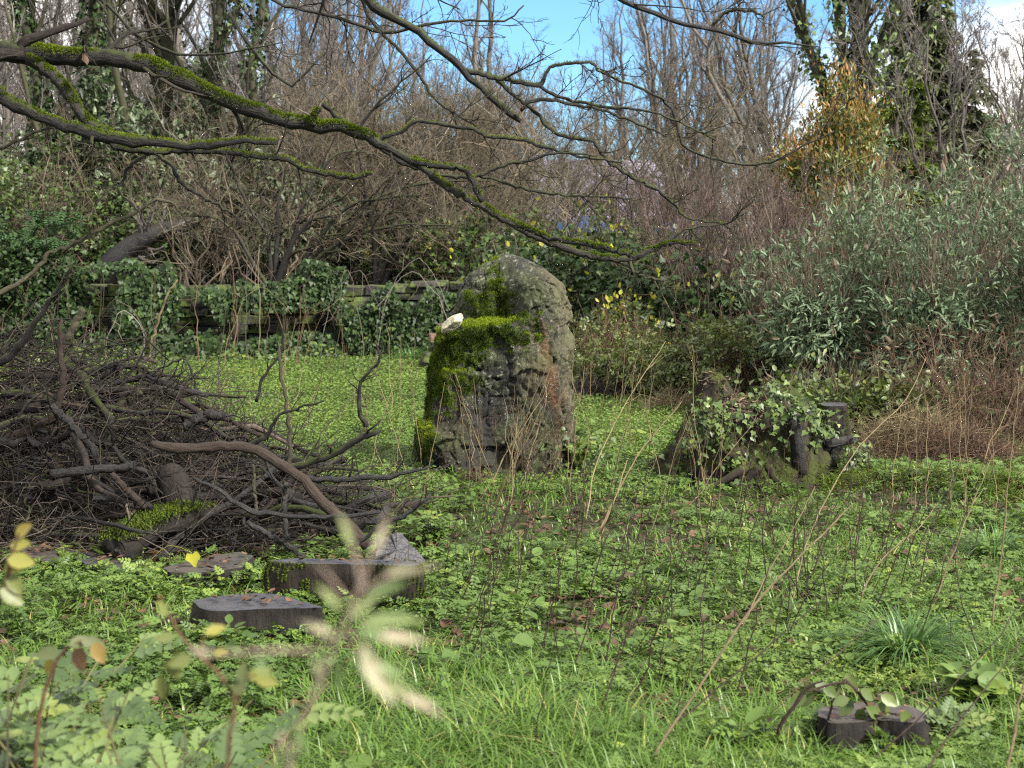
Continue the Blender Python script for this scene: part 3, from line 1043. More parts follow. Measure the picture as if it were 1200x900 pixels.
# -- tan hazel coppice arching over behind the wall
for (px, d, hh) in ((370, 27.5, 3.1), (440, 29, 3.6), (505, 28.5, 3.4), (560, 31, 3.6), (300, 30, 3.4), (230, 31, 3.0), (620, 33, 3.2)):
    p = at(px, d)
    st = []
    for k in range(18):
        a = random.uniform(0, 6.283)
        o_ = random.uniform(0.15, 1.1)
        h_ = hh * random.uniform(0.7, 1.05)
        e = np.array((o_ * math.cos(a), 0.6 * o_ * math.sin(a), h_))
        q = spline([(0.1 * math.cos(a), 0.1 * math.sin(a), -0.1), e * np.array((0.25, 0.25, 0.5)), e, e * np.array((2.0, 1.8, 1.02))], 14)
        st.append((q + np.cumsum(rng.normal(0, 0.025, q.shape), 0), np.linspace(0.024, 0.006, 14)))
    bare_tree('coppice_bush', 'tan-brown coppiced bush with arching stems behind the stone wall', 'bush', st,
              [dict(n=9, t0=0.25, t1=1, ang=0.6, lr=0.42, K=8, up=0.03, wob=0.17, rr=0.55, rmin=0.005, sides=4),
               dict(n=6, t0=0.1, t1=1, ang=0.6, lr=0.5, K=6, up=0.02, wob=0.19, rr=0.6, rmin=0.004, sides=3),
               dict(n=3, t0=0.1, t1=1, ang=0.6, lr=0.5, K=4, up=0.0, wob=0.2, rr=0.7, rmin=0.0032, sides=3)],
              M['twig_brown'], M['twig_brown'], 'coppiced bushes behind the wall', p)

#@@SHRUBS
# ------------------------------------------------------------------ shrubs


def leafy_shrub(name, label, cat, base, size, n, leaf, tpl, mat, stems=14, stem_mat=None, clumps=60, spread=0.2, droop=-0.2,
                width=None, shell=0.55, group=None, stem_r=0.012, upward=0.0, extra=None, foliage='foliage', lumpy=0.35):
    """foliage gathered in clumps at the ends of stems, inside an uneven ellipsoid standing on base"""
    base = np.asarray(base, float)
    sx, sy, sz = size
    root = thing(name, label, cat, base, group)
    d = rand_dir(clumps, -0.55, 1.0)
    rr = shell + (1 - shell) * rng.random(clumps) ** 0.6
    lump = 1 - lumpy + 2 * lumpy * noise(d * 1.6 + base * 0.7, 1.0, 17)
    cc = base + np.array((0, 0, sz * 0.5)) + d * (rr * lump)[:, None] * np.array((sx, sy, sz * 0.55))
    cc[:, 2] = np.maximum(cc[:, 2], terrain(cc[:, 0], cc[:, 1]) + 0.05)
    k = rng.integers(0, clumps, n)
    off = rng.normal(0, spread, (n, 3)) * np.array((1, 1, 0.8))
    pos = cc[k] + off
    pos[:, 2] = np.maximum(pos[:, 2], terrain(pos[:, 0], pos[:, 1]) + 0.02)
    outw = norm(pos - (base + np.array((0, 0, sz * 0.4))))
    ld = norm(outw * 0.6 + rng.normal(0, 0.6, (n, 3)) + np.array((0, 0, droop)))
    nrm = outw + np.array((0, 0, 0.7)) + rng.normal(0, 0.5, (n, 3))
    rv = np.clip(0.45 + 0.25 * (rng.random(clumps)[k] - 0.5) + rng.normal(0, 0.22, n), 0, 1)
    L = leaf * rng.uniform(0.65, 1.3, n)
    fb = MB()
    fb.leaves(tpl, pos, ld, nrm, L, None if width is None else L * width, rnd=rv)
    part(foliage, fb, mat, root)
    if stems:
        sb = MB()
        sel = rng.integers(0, clumps, stems)
        K = 7
        t = np.linspace(0, 1, K)[None, :, None]
        b = base + rng.normal(0, 0.12, (stems, 3)) * np.array((sx, sy, 0))
        b[:, 2] = terrain(b[:, 0], b[:, 1]) - 0.02
        e = cc[sel] + np.array((0, 0, 0.1 + upward)) * rng.random((stems, 1))
        P = b[:, None] * (1 - t) + e[:, None] * t + np.array((0, 0, 0.25 * sz)) * (t * (1 - t))
        P = P + np.cumsum(rng.normal(0, 0.02, (stems, K, 3)), 1)
        R = stem_r * np.linspace(1, 0.4, K)[None] * rng.uniform(0.5, 1.3, (stems, 1))
        sb.tubes(P, R, 5)
        P2, R2 = grow(P, R, 5, 0.3, 1.0, 0.6, 0.35, 5, 0.08, 0.15, 0.6, 0.003)
        sb.tubes(P2, R2, 3)
        part('stems', sb, stem_mat or M['twig_brown'], root)
    if extra:
        for (pname, n2_, mat2, tpl2, leaf2, outer) in extra:
            eb = MB()
            k = rng.integers(0, clumps, n2_)
            score = (cc[:, 2] - base[2]) / sz
            w = np.clip(score, 0.05, None) ** outer
            k = rng.choice(clumps, n2_, p=w / w.sum())
            pos = cc[k] + rng.normal(0, spread * 1.05, (n2_, 3)) + norm(cc[k] - base - np.array((0, 0, sz * 0.4))) * spread * 0.9
            outw = norm(pos - (base + np.array((0, 0, sz * 0.4))))
            eb.leaves(tpl2, pos, norm(outw + rng.normal(0, 0.5, (n2_, 3)) + np.array((0, 0, 0.4))), rng.normal(0, 1, (n2_, 3)), leaf2 * rng.uniform(0.7, 1.3, n2_))
            part(pname, eb, mat2, root)
    return root




# -- leathery-leaved evergreen (rhododendron-like) at the left, behind the wall
for (px, d, w, h, n, lab) in ((110, 28.5, 1.3, 3.4, 1500, 'loose grey-green evergreen between the two thickest ivy trunks'),
                              (190, 27.5, 1.25, 3.2, 1500, 'tall loose evergreen with pale leathery leaves below the dangling black twigs'),
                              (330, 27.0, 1.0, 2.5, 1100, 'grey-green leathery evergreen spreading over the stone wall'),
                              (255, 30.5, 1.5, 4.2, 1500, 'loose pale-leaved evergreen reaching up to the mossy limb')):
    leafy_shrub('evergreen_shrub', lab, 'shrub', at(px, d), (w, w * 0.7, h), int(n * 1.8), 0.17, LANCE, M['rhodo'], 16, M['twig_green'], 60, 0.14, -0.3, 1.5, 0.35,
                group='leathery evergreens behind the wall')
# -- olive and ivy undergrowth at the back left
for (px, d, w, h, n) in ((-40, 26, 1.6, 2.6, 2400), (60, 27.5, 1.5, 2.7, 2400), (140, 26.5, 1.2, 1.9, 1600), (420, 28, 1.3, 1.3, 1500), (500, 27, 1.2, 1.4, 1600)):
    leafy_shrub('undergrowth_bush', 'ivy-grown green bush tangled in the undergrowth behind the stone wall', 'bush', at(px, d), (w, w * 0.6, h), int(n * 1.3), 0.08, IVYL, M['ivy_pale'], 18, M['twig_green'], 80, 0.2, -0.2, None, 0.2,
                group='green bushes behind the wall')
# -- ivy and laurel hedge behind the stone
HEDGE = 'ivy-tangled shrub with brown twigs in the hedge behind the standing stone'
for (px, d, w, h, n, mt) in ((560, 25.5, 1.1, 1.25, 1500, 'ivy_pale'), (620, 24, 1.1, 1.2, 1700, 'ivy'), (690, 21.5, 0.95, 1.5, 2300, 'ivy'), (755, 20.5, 0.9, 1.45, 2200, 'ivy'),
                             (815, 19.0, 0.7, 1.35, 1700, 'ivy'), (720, 26, 1.3, 1.15, 1500, 'ivy_pale'), (640, 29, 1.4, 1.2, 1500, 'olive'), (790, 25, 1.2, 1.2, 1300, 'ivy_pale'), (520, 26.5, 1.0, 1.1, 1200, 'olive')):
    leafy_shrub('hedge_shrub', HEDGE, 'shrub', at(px, d), (w, w * 0.75, h), n, 0.085, IVYL, M[mt], 46, M['twig_brown'], 70, 0.13, -0.3, None, 0.35,
                group='ivy shrubs of the hedge', extra=[('yellow_leaves', 40, M['yellow'], OVAL, 0.09, 1.5)], upward=0.7, stem_r=0.009, lumpy=0.6)
leafy_shrub('yellow_shrub', 'small shrub with a bright patch of yellow leaves right of the standing stone', 'shrub', at(738, 19.0), (0.34, 0.3, 0.85), 620, 0.07, OVAL, M['ivy_pale'], 8, M['twig_dark'], 24, 0.09,
            extra=[('yellow_leaves', 90, M['yellow'], OVAL, 0.06, 3.0)])
# low brambles along the foot of the hedge
for (px, d, w, h, n) in ((690, 17.6, 0.7, 0.5, 1400), (745, 17.2, 0.6, 0.6, 1400), (790, 16.5, 0.55, 0.7, 1300), (835, 16.3, 0.6, 0.75, 1500), (878, 15.6, 0.5, 0.9, 1300), (720, 18.6, 0.7, 0.8, 1400)):
    leafy_shrub('bramble_bush', 'low bramble bush at the foot of the hedge right of the standing stone', 'bush', at(px, d), (w, w * 0.7, h), int(n * 0.7), 0.085, TREFOIL, M['bramble'], 60, M['twig_red'], 50, 0.1, 0.0, None, 0.3,
                group='brambles at the foot of the hedge', stem_r=0.006, upward=0.3)

for (px, d, w, h, n) in ((925, 13.7, 0.5, 0.45, 900), (985, 13.4, 0.5, 0.5, 900), (1045, 13.4, 0.5, 0.5, 900), (1110, 13.2, 0.5, 0.45, 800)):
    leafy_shrub('low_bush', 'low leafy bush filling in below the grey-green shrubs', 'bush', at(px, d), (w, w * 0.6, h), n, 0.06, OVAL, M['bramble'], 30, M['twig_brown'], 50, 0.10, 0.0, None, 0.2,
                group='low bushes below the grey-green shrubs', stem_r=0.005, upward=0.3)

# -- purple-brown twiggy bush
for (px, d, w, h, lab) in ((850, 20.0, 1.25, 2.35, 'dense purple-brown leafless bush left of the orange-tinted shrub'), (925, 19.6, 1.1, 2.3, 'rounded purple-brown twiggy bush right below the orange-tinted shrub'),
                           (770, 27, 1.2, 2.0, 'purple-brown leafless bush below the tall bare trees')):
    p = at(px, d)
    st = []
    for k in range(40):
        a = k * 2.4
        s_ = 0.42 * (k / 40) ** 0.5
        st.append(stem_path(h * random.uniform(0.75, 1.0), (s_ * w * math.cos(a), s_ * w * math.sin(a)), 0.2, 10, 0.014, 0.005, (0.25 * math.cos(a), 0.25 * math.sin(a), 0)))
    bare_tree('twiggy_bush', lab, 'bush', st,
              [dict(n=9, t0=0.15, t1=1, ang=0.5, lr=0.42, K=6, up=0.06, wob=0.14, rr=0.7, rmin=0.004, sides=3),
               dict(n=7, t0=0.1, t1=1, ang=0.5, lr=0.5, K=4, up=0.05, wob=0.14, rr=0.7, rmin=0.003, sides=3)],
              M['twig_purple'], M['twig_purple'], 'purple-brown bushes', p)

# -- orange-tinted evergreen shrub
leafy_shrub('orange_tinted_shrub', 'evergreen shrub flushed with orange new growth in front of the ivy-clad tree', 'shrub', at(985, 22), (0.72, 0.6, 3.3), 5200, 0.085, LANCE, M['pieris'], 12, M['twig_dark'], 60, 0.13, 0.1, 1.6, 0.55,
            extra=[('orange_shoots', 3200, M['orange'], LANCE, 0.085, 1.3)], lumpy=0.55)
leafy_shrub('orange_tinted_shrub', 'lower orange-green lobe of evergreen growth left of the taller orange shrub', 'shrub', at(938, 22.6), (0.42, 0.45, 2.75), 1500, 0.085, LANCE, M['pieris'], 8, M['twig_dark'], 40, 0.12, 0.1, 1.6, 0.5,
            extra=[('orange_shoots', 900, M['orange'], LANCE, 0.09, 1.2)])
leafy_shrub('evergreen_shrub', 'bushy yellow-green evergreen low in front of the orange shrub', 'shrub', at(1012, 20.5), (0.55, 0.5, 1.95), 2600, 0.085, LANCE, M['pieris'], 8, M['twig_dark'], 60, 0.12, 0.1, 1.6, 0.5)

# -- grey-green long-leaved shrubs filling the right
BUD = 'grey-green shrub with long drooping leaves in the thicket at the right'
for (px, d, w, h, n, lab) in ((960, 14.6, 0.62, 1.75, 4200, 'pale grey-green shrub nearest the ivy-covered stump with dense narrow leaves'),
                              (1035, 15.3, 0.75, 1.9, 4200, BUD), (1095, 14.2, 0.7, 1.75, 3600, BUD), (1120, 16.5, 0.95, 2.4, 4200, BUD),
                              (1180, 15.0, 0.75, 2.15, 3600, BUD), (1235, 14.0, 0.8, 2.2, 3400, BUD), (1035, 18.0, 0.9, 2.2, 3800, BUD), (965, 18.0, 0.7, 1.75, 2600, BUD), (1190, 18.5, 1.0, 2.6, 3600, BUD),
                              (1280, 17.0, 1.0, 2.5, 3000, BUD), (905, 15.8, 0.42, 1.35, 1500, 'narrow grey-green sprig left of the pale shrub at the hedge end')):
    leafy_shrub('long_leaved_shrub', lab, 'shrub', at(px, d), (w, w * 0.7, h), int(n * 0.85), 0.088, LANCE, M['buddleia'], 70, M['twig_brown'], 75, 0.095, -0.3, 1.0, 0.3,
                group='grey-green long-leaved shrubs', stem_r=0.007, upward=0.6, lumpy=0.75,
                extra=[('dead_leaves', 120, M['dead_leaf'], LANCE, 0.12, 0.3)])

# -- conifers


def conifer(name, label, p, h, w, n, mat, leaf, layers=0, droop=-0.3, clump=0.35):
    root = thing(name, label, 'tree', p)
    tb = MB()
    P, R = stem_path(h, (0, 0), 0.05, 12, 0.03 * h, 0.01)
    tb.tubes(P + p, R, 8)
    part('trunk', tb, M['trunk_grey'], root)
    nb = int(n / 45)
    z = h * (0.06 + 0.93 * (1 - np.sqrt(rng.random(nb))))
    if layers:
        z = (np.round(z / h * layers) + rng.normal(0, 0.13, nb)) * h / layers
    z = np.clip(z, 0.1, h * 0.985)
    a = rng.uniform(0, 6.283, nb)
    L = w * (1 - z / h) ** 0.8 * rng.uniform(0.6, 1.12, nb) + 0.12
    K = 6
    t = np.linspace(0, 1, K)
    B = np.zeros((nb, K, 3))
    B[..., 0] = (np.cos(a) * L)[:, None] * t
    B[..., 1] = (np.sin(a) * L)[:, None] * t
    B[..., 2] = z[:, None] + L[:, None] * (0.25 * t + droop * t * t)
    B += p
    bb = MB()
    bb.tubes(B, np.broadcast_to(np.linspace(0.012, 0.004, K), (nb, K)), 3)
    part('branches', bb, M['twig_green'], root)
    k = rng.integers(0, nb, n)
    f = rng.random(n) ** 0.7 * (K - 1)
    i = np.minimum(f.astype(int), K - 2)
    wt = (f - i)[:, None]
    c = B[k, i] * (1 - wt) + B[k, i + 1] * wt
    tan = norm(B[k, i + 1] - B[k, i])
    d = norm(tan + rng.normal(0, 0.7, (n, 3)) * np.array((1, 1, 0.5)) + np.array((0, 0, droop)))
    fb = MB()
    rv = np.clip(0.45 + 0.25 * (rng.random(nb)[k] - 0.5) + rng.normal(0, 0.2, n), 0, 1)
    fb.leaves(KITE, c, d, np.array((0, 0, 1.0)) + rng.normal(0, 0.5, (n, 3)), leaf * rng.uniform(0.6, 1.3, n), leaf * 0.55, rnd=rv)
    part('crown', fb, mat, root)
    return root


conifer('conifer', 'tall dark green-grey conifer behind the bare tree at the upper right', onG((1078 - 600) / FPX * 38, 38), 8.2, 2.0, 46000, M['conifer'], 0.26, 0, -0.45)
conifer('conifer', 'dull green conifer just right of the tall dark one', onG((1128 - 600) / FPX * 37, 37), 5.6, 1.6, 20000, M['conifer'], 0.24, 0, -0.45)
conifer('small_conifer', 'small bright layered conifer beside the orange-tinted shrub', onG((1052 - 600) / FPX * 25, 25), 3.9, 1.0, 13000, M['conifer_light'], 0.18, 9, -0.25)

# -- big trees at the right
p = onG((990 - 600) / FPX * 30, 30)
st = []
for (lx, ly, h, r) in ((0.02, 0, 9, 0.17), (-0.14, 0.03, 8, 0.12), (0.12, 0.05, 8, 0.12), (-0.30, 0, 7.5, 0.10), (0.30, -0.03, 7, 0.10), (-0.48, 0.1, 6.5, 0.09), (0.5, 0.1, 6, 0.085), (0.2, -0.2, 7, 0.09), (-0.2, -0.2, 7, 0.09)):
    t0 = np.array((0, 0, 2.0 + random.uniform(-0.2, 1.0)))
    s_ = stem_path(h, (lx, ly), 0.25, 16, r, 0.012, t0)
    s_[0][:3] = np.linspace((0, 0, 1.2), s_[0][3], 4)[:3]
    st.append(s_)
trunk0 = stem_path(3.4, (0.0, 0), 0.1, 16, 0.34, 0.24)
trunk0[0][0, 2] -= 0.3
bare_tree('ivy_clad_tree', 'large bare tree with ivy up its trunk and many upswept limbs at the upper right', 'tree', [trunk0] + st, up_levels(9, 6, 5, 3, 0.5, 0.33, r2=0.005),
          M['trunk_green'], M['twig_grey'], None, p, (9500, 5.6, 0.10, M['ivy_pale']))
p = onG((1125 - 600) / FPX * 24.5, 24.5)
st = []
for k in range(9):
    a = k * 0.7
    sx_ = -0.55 + 1.35 * k / 8
    st.append(stem_path(4.2 - abs(sx_) * 0.9, (sx_, 0.25 * math.sin(a * 3)), 0.25, 14, 0.034, 0.008, (0.05 * k - 0.2, 0, 0.8 if k % 2 else 1.3)))
t0 = stem_path(1.6, (0, 0), 0.05, 14, 0.11, 0.08)
bare_tree('bare_tree', 'spreading bare tree with fanned upright limbs above the grey-green shrubs', 'tree', [t0] + st, up_levels(8, 7, 5, 3, 0.5, 0.40, r2=0.004),
          M['trunk_grey'], M['twig_grey'], None, p)
p = onG((1215 - 600) / FPX * 28, 28)
bare_tree('bare_tree', 'thin bare tree with pale twigs at the right edge against white cloud', 'tree', [stem_path(4.6, (-0.05 + 0.12 * k, 0.03 * k), 0.3, 14, 0.06, 0.01) for k in (-2, -1, 0, 1)],
          up_levels(10, 6, 5, 3, 0.6, 0.36, r2=0.004), M['trunk_grey'], M['twig_grey'], None, p)
p = onG((800 - 600) / FPX * 44, 44)
st = [stem_path(7.6, (0.055 * k * (1 + 0.3 * (k % 2)), 0.03 * (k % 3)), 0.3, 16, 0.10, 0.012, (0.05 * k, 0, 0.5)) for k in (-4, -3, -2, -1, 0, 1, 2, 3, 4)]
bare_tree('bare_tree', 'fan-shaped bare tree with upright limbs standing right of the open blue sky', 'tree', st, up_levels(9, 6, 5, 3, 0.45, 0.30, r2=0.005),
          M['trunk_grey'], M['twig_grey'], None, p)
p = onG((925 - 600) / FPX * 40, 40)
st = [stem_path(8.2, (-0.42 + 0.07 * k, 0.02 * k), 0.35, 16, 0.13, 0.015, (0.1 * k, 0, 0.3)) for k in range(4)]
bare_tree('bare_tree', 'bare tree with thick stems leaning left beside the ivy-clad tree', 'tree', st, up_levels(11, 6, 5, 3, 0.55, 0.30, r2=0.005),
          M['trunk_grey'], M['twig_grey'], None, p)

# -- dark arching bush growing on the wall
p = at(322, 24.6)
st = []
for (ex, ey, ez, r) in ((-0.3, 0.1, 1.6, 0.05), (0.25, 0, 1.7, 0.06), (0.7, -0.2, 1.3, 0.065), (1.5, -0.2, 1.55, 0.05), (1.9, -0.4, 1.1, 0.045), (0.9, 0.3, 2.2, 0.05), (-0.9, 0.1, 1.3, 0.04), (2.2, 0.2, 1.8, 0.04)):
    pts = [(0, 0, -0.1), (ex * 0.25, ey * 0.3, ez * 0.35), (ex * 0.6, ey * 0.6, ez * 0.8), (ex, ey, ez), (ex * 1.5, ey * 1.4, ez * 1.02)]
    q = spline(pts, 14)
    q += np.cumsum(rng.normal(0, 0.015, q.shape), 0)
    st.append((q, np.linspace(r, 0.012, 14)))
bare_tree('arching_bush', 'dark many-stemmed bush arching right from the top of the stone wall', 'bush', st,
          [dict(n=8, t0=0.3, t1=1, ang=0.6, lr=0.5, K=8, up=-0.01, wob=0.16, rr=0.55, sides=4),
           dict(n=7, t0=0.1, t1=1, ang=0.65, lr=0.5, K=6, up=0.0, wob=0.18, rr=0.55, rmin=0.004, sides=3),
           dict(n=4, t0=0.1, t1=1, ang=0.65, lr=0.5, K=4, up=0.0, wob=0.18, rr=0.6, rmin=0.003, sides=3)],
          M['limb'], M['twig_brown'], None, p)
for (px, d, lab, ex) in ((440, 26.2, 'dark slanting bush with leaning stems left of the standing stone', 1.0), (395, 27.5, 'thin dark bush leaning over the wall beside the arching one', 1.2)):
    p = at(px, d)
    st = []
    for k in range(6):
        e = np.array((ex * random.uniform(-0.2, 1.5), random.uniform(-0.5, 0.4), random.uniform(1.3, 2.4)))
        q = spline([(0, 0, -0.05), e * np.array((0.3, 0.3, 0.45)), e, e * np.array((1.6, 1.3, 1.15))], 14)
        st.append((q + np.cumsum(rng.normal(0, 0.02, q.shape), 0), np.linspace(0.045, 0.01, 14)))
    bare_tree('leaning_bush', lab, 'bush', st,
              [dict(n=8, t0=0.25, t1=1, ang=0.6, lr=0.5, K=8, up=0.01, wob=0.16, rr=0.55, sides=4),
               dict(n=6, t0=0.1, t1=1, ang=0.65, lr=0.5, K=6, up=0.0, wob=0.18, rr=0.55, rmin=0.004, sides=3),
               dict(n=4, t0=0.1, t1=1, ang=0.65, lr=0.5, K=4, up=0.0, wob=0.18, rr=0.6, rmin=0.003, sides=3)],
              M['limb'], M['twig_brown'], None, p)

# -- fallen leaning trunk behind the ivy
q = spline([W(118, 330, 25.6), W(135, 305, 25.6), W(160, 285, 25.7), W(195, 268, 25.9), W(225, 262, 26.2)], 18)
mb = MB()
mb.tubes(q, np.linspace(0.22, 0.10, 18), 10, cap=True, ridge=0.06)
sl_ = thing('slumped_tree', 'thick black trunk slumped sideways out of the ivy on the wall', 'tree', q[0])
part('trunk', mb, M['pile_black'], sl_)
mb = MB()
P, R_ = grow(q, np.linspace(0.1, 0.04, 18), 14, 0.3, 1, 0.9, 0.6, 9, 0.05, 0.2, 0.5, 0.006)
mb.tubes(P, R_, 5)
P, R_ = grow(P, R_, 5, 0.2, 1, 0.7, 0.5, 6, 0.04, 0.2, 0.6, 0.004)
mb.tubes(P, R_, 3)
part('branches', mb, M['twig_grey'], sl_)

#@@WALL
# ------------------------------------------------------------------ drystone wall and what grows on it


def wall_back(x):
    """the face is set back where the wall has slumped"""
    return 0.55 * smooth((x + 4.25) / 0.15) * smooth((-2.55 - x) / 0.15)


mb = MB()
wall = thing('stone_wall', 'old drystone wall, dark and mossy, along the back of the meadow', 'wall', (-4, WALL_Y, 0))
z = -0.05
row = 0
while z < 1.0:
    hh = random.uniform(0.07, 0.15)
    x = -12.0 + random.uniform(0, 0.3)
    while x < 0.9:
        ww = random.uniform(0.16, 0.5)
        y0 = WALL_Y + float(wall_back(x + ww / 2)) + random.uniform(-0.05, 0.05)
        g = 0.008
        gz = float(terrain(x, WALL_Y - 0.4)) - 0.02
        c = np.array([(a, b, c_) for c_ in (z + g, z + hh - g) for b in (y0, y0 + 0.45) for a in (x + g, x + ww - g)])
        c[:, 2] += gz
        c += rng.normal(0, 0.014, c.shape)
        mb.add(c, quads=[(0, 1, 5, 4), (1, 3, 7, 5), (3, 2, 6, 7), (2, 0, 4, 6), (4, 5, 7, 6), (1, 0, 2, 3)])
        x += ww
    z += hh
    row += 1
o = part('masonry', mb, M['wall_stone'], wall, smooth_=False)
bv = o.modifiers.new('bevel', 'BEVEL')
bv.width = 0.014
bv.segments = 2
cb_ = MB()
x = -12.0
while x < 0.9:
    ww = random.uniform(0.3, 0.7)
    y0 = WALL_Y - 0.07
    c = np.array([(a, b, c_) for c_ in (1.04, 1.04 + random.uniform(0.07, 0.12)) for b in (y0, y0 + 0.9) for a in (x + 0.006, x + ww - 0.006)])
    c += rng.normal(0, 0.022, c.shape)
    c[:, 2] += random.gauss(0, 0.02)
    if random.random() < 0.9:
        x += ww
        continue
    cb_.add(c, quads=[(0, 1, 5, 4), (1, 3, 7, 5), (3, 2, 6, 7), (2, 0, 4, 6), (4, 5, 7, 6), (1, 0, 2, 3)])
    x += ww
o = part('coping', cb_, M['wall_stone'], wall, smooth_=False)
bv = o.modifiers.new('bevel', 'BEVEL')
bv.width = 0.02
bv.segments = 2


def ivy_sheet(name, label, x0, x1, n, size, mat, thick=0.25, zlo=0.0, zhi=1.2, slope=0.0, dens_seed=51, thr=0.35, hang=0.0):
    x = rng.uniform(x0, x1, n)
    zz = rng.uniform(zlo, zhi, n)
    keep = (0.6 * n2(x, zz * 1.3, 1.5, dens_seed) + 0.4 * n2(x, zz, 4.5, dens_seed + 7) > thr) & (zz < zhi * (0.30 + 0.95 * n2(x, x * 0, 1.3, dens_seed + 3) + 0.25 * (n2(x, x * 0, 5.0, dens_seed + 4) - 0.5))) & (np.minimum(x - x0, x1 - x) > 0.5 * n2(zz, zz * 0, 2.5, dens_seed + 9) ** 2)
    x, zz = x[keep], zz[keep]
    n = len(x)
    bulge = thick * (0.3 + fbm(np.stack((x, zz, zz * 0), 1), 1.6, 53, 3)) + slope * (1 - zz / zhi)
    y = WALL_Y - 0.04 - bulge * rng.random(n) ** 0.6 + hang * wall_back(x) * 0
    pos = np.stack((x, y, terrain(x, y * 0 + WALL_Y - 0.5) + zz), 1)
    d = norm(np.array((0, -0.35, -0.8)) + rng.normal(0, 0.4, (n, 3)))
    mb = MB()
    mb.leaves(IVYL, pos, d, np.array((0, -1.0, 0.55)) + rng.normal(0, 0.45, (n, 3)), size * rng.uniform(0.6, 1.3, n))
    o_ = np.array(((x0 + x1) / 2, WALL_Y - 0.2, 0))
    return solo(name, mb, mat, o_, label, 'ivy')


ivy_sheet('ivy', 'thick dark ivy hanging over the left part of the stone wall', -9.5, -4.1, 17000, 0.075, M['ivy'], 0.7, 0.0, 1.65, 0.35, 51, 0.39)
ivy_sheet('ivy', 'fringe of ivy and turf drooping over the slumped gap in the wall', -4.5, -2.4, 3600, 0.065, M['ivy'], 0.35, 0.72, 1.55, 0.0, 52, 0.36)
ivy_sheet('ivy', 'thin patchy ivy on the wall just left of the standing stone', -2.6, 0.9, 8000, 0.065, M['ivy'], 0.35, 0.1, 1.55, 0.15, 53, 0.36)
ivy_sheet('ivy', 'low skirt of ivy leaves at the foot of the slumped gap', -4.6, -2.4, 2200, 0.07, M['ivy'], 0.4, 0.0, 0.42, 0.5, 54, 0.3)


def fern(name, label, p, n, L, mat, group=None):
    root = thing(name, label, 'fern', p, group)
    fb = MB()
    for k in range(n):
        a = random.uniform(0, 6.28)
        l = L * random.uniform(0.6, 1.15)
        out = random.uniform(0.45, 0.95)
        q = spline([(0, 0, 0), (0.3 * l * math.cos(a), 0.3 * l * math.sin(a), 0.45 * l), (l * out * math.cos(a), l * out * math.sin(a), l * random.uniform(0.1, 0.45))], 14) + p
        tan = norm(np.gradient(q, axis=0))
        sd = norm(np.cross(tan, (0, 0, 1)))
        w = 0.16 * l * np.sin(np.linspace(0.5, math.pi, 14)) + 0.01
        for sgn in (-1, 1):
            fb.leaves(KITE, q[1:], sd[1:] * sgn + tan[1:] * 0.4 + np.array((0, 0, -0.25)), np.cross(sd[1:], tan[1:]) * 1.0 + np.array((0, 0, 0.1)), w[1:] * 1.0, np.full(13, l * 0.085))
    part('fronds', fb, mat, root)
    return root


for k in range(16):
    px = random.uniform(-30, 88)
    py = random.uniform(262, 320)
    pp = W(px, py, 22.6 + 0.02 * (320 - py) + random.uniform(-0.2, 0.3))
    fern('fern', 'dark green fern in the bank of ferns topping the wall at the left edge', pp, 13, 0.55, M['fern'], 'ferns topping the wall')
leafy_shrub('ivy_bush', 'rounded dark ivy bush under the ferns at the left edge', 'bush', onG((20 - 600) / FPX * 23, 23.0), (1.0, 0.55, 1.75), 4200, 0.075, IVYL, M['ivy'], 8, M['twig_dark'], 70, 0.15, -0.3, None, 0.5)

# terracotta slabs by the wall
for (px, py, w, dx, lab) in ((522, 388, 0.42, 0.0, 'flat terracotta block lying in the grass left of the standing stone'), (530, 376, 0.40, 0.1, 'terracotta block laid on top of another one left of the standing stone')):
    p = W(px, py, 20.8 + dx * 0.3)
    if dx == 0.0:
        p = np.array((p[0], p[1], 0.42))
        base_z = 0.42
    else:
        p = np.array((p[0], p[1], 0.42 + 0.125))
    c = np.array([(a, b, z_) for z_ in (0, 0.12) for b in (-0.12, 0.12) for a in (-w / 2, w / 2)]) + rng.normal(0, 0.006, (8, 3))
    ca, sa = math.cos(0.12), math.sin(0.12)
    c = np.stack((c[:, 0] * ca - c[:, 1] * sa, c[:, 0] * sa + c[:, 1] * ca, c[:, 2]), 1) + p
    mb = MB()
    mb.add(c, quads=[(0, 1, 5, 4), (1, 3, 7, 5), (3, 2, 6, 7), (2, 0, 4, 6), (4, 5, 7, 6), (1, 0, 2, 3)])
    o = solo('terracotta_block', mb, M['terracotta'], p, lab, 'block', 'terracotta blocks by the wall', smooth_=False)
    bv = o.modifiers.new('bevel', 'BEVEL')
    bv.width = 0.012
# a rubble heap carries the blocks
mb = MB()
pc = W(522, 388, 20.8)
for k in range(18):
    c0 = np.array((pc[0] + random.uniform(-0.25, 0.35), 20.8 + random.uniform(-0.05, 0.35), 0))
    s_ = random.uniform(0.09, 0.16)
    zc = random.uniform(0.05, 0.30)
    c = np.array([(a, b, z_) for z_ in (-1, 1) for b in (-1, 1) for a in (-1, 1)], float) * s_ * np.array((1.1, 0.9, 0.6)) + rng.normal(0, 0.02, (8, 3))
    mb.add(c + np.array((c0[0], c0[1], zc)), quads=[(0, 1, 5, 4), (1, 3, 7, 5), (3, 2, 6, 7), (2, 0, 4, 6), (4, 5, 7, 6), (1, 0, 2, 3)])
o = solo('rubble', mb, M['wall_stone'], (pc[0], 20.9, 0), kind='stuff', smooth_=False)
bv = o.modifiers.new('bevel', 'BEVEL')
bv.width = 0.02

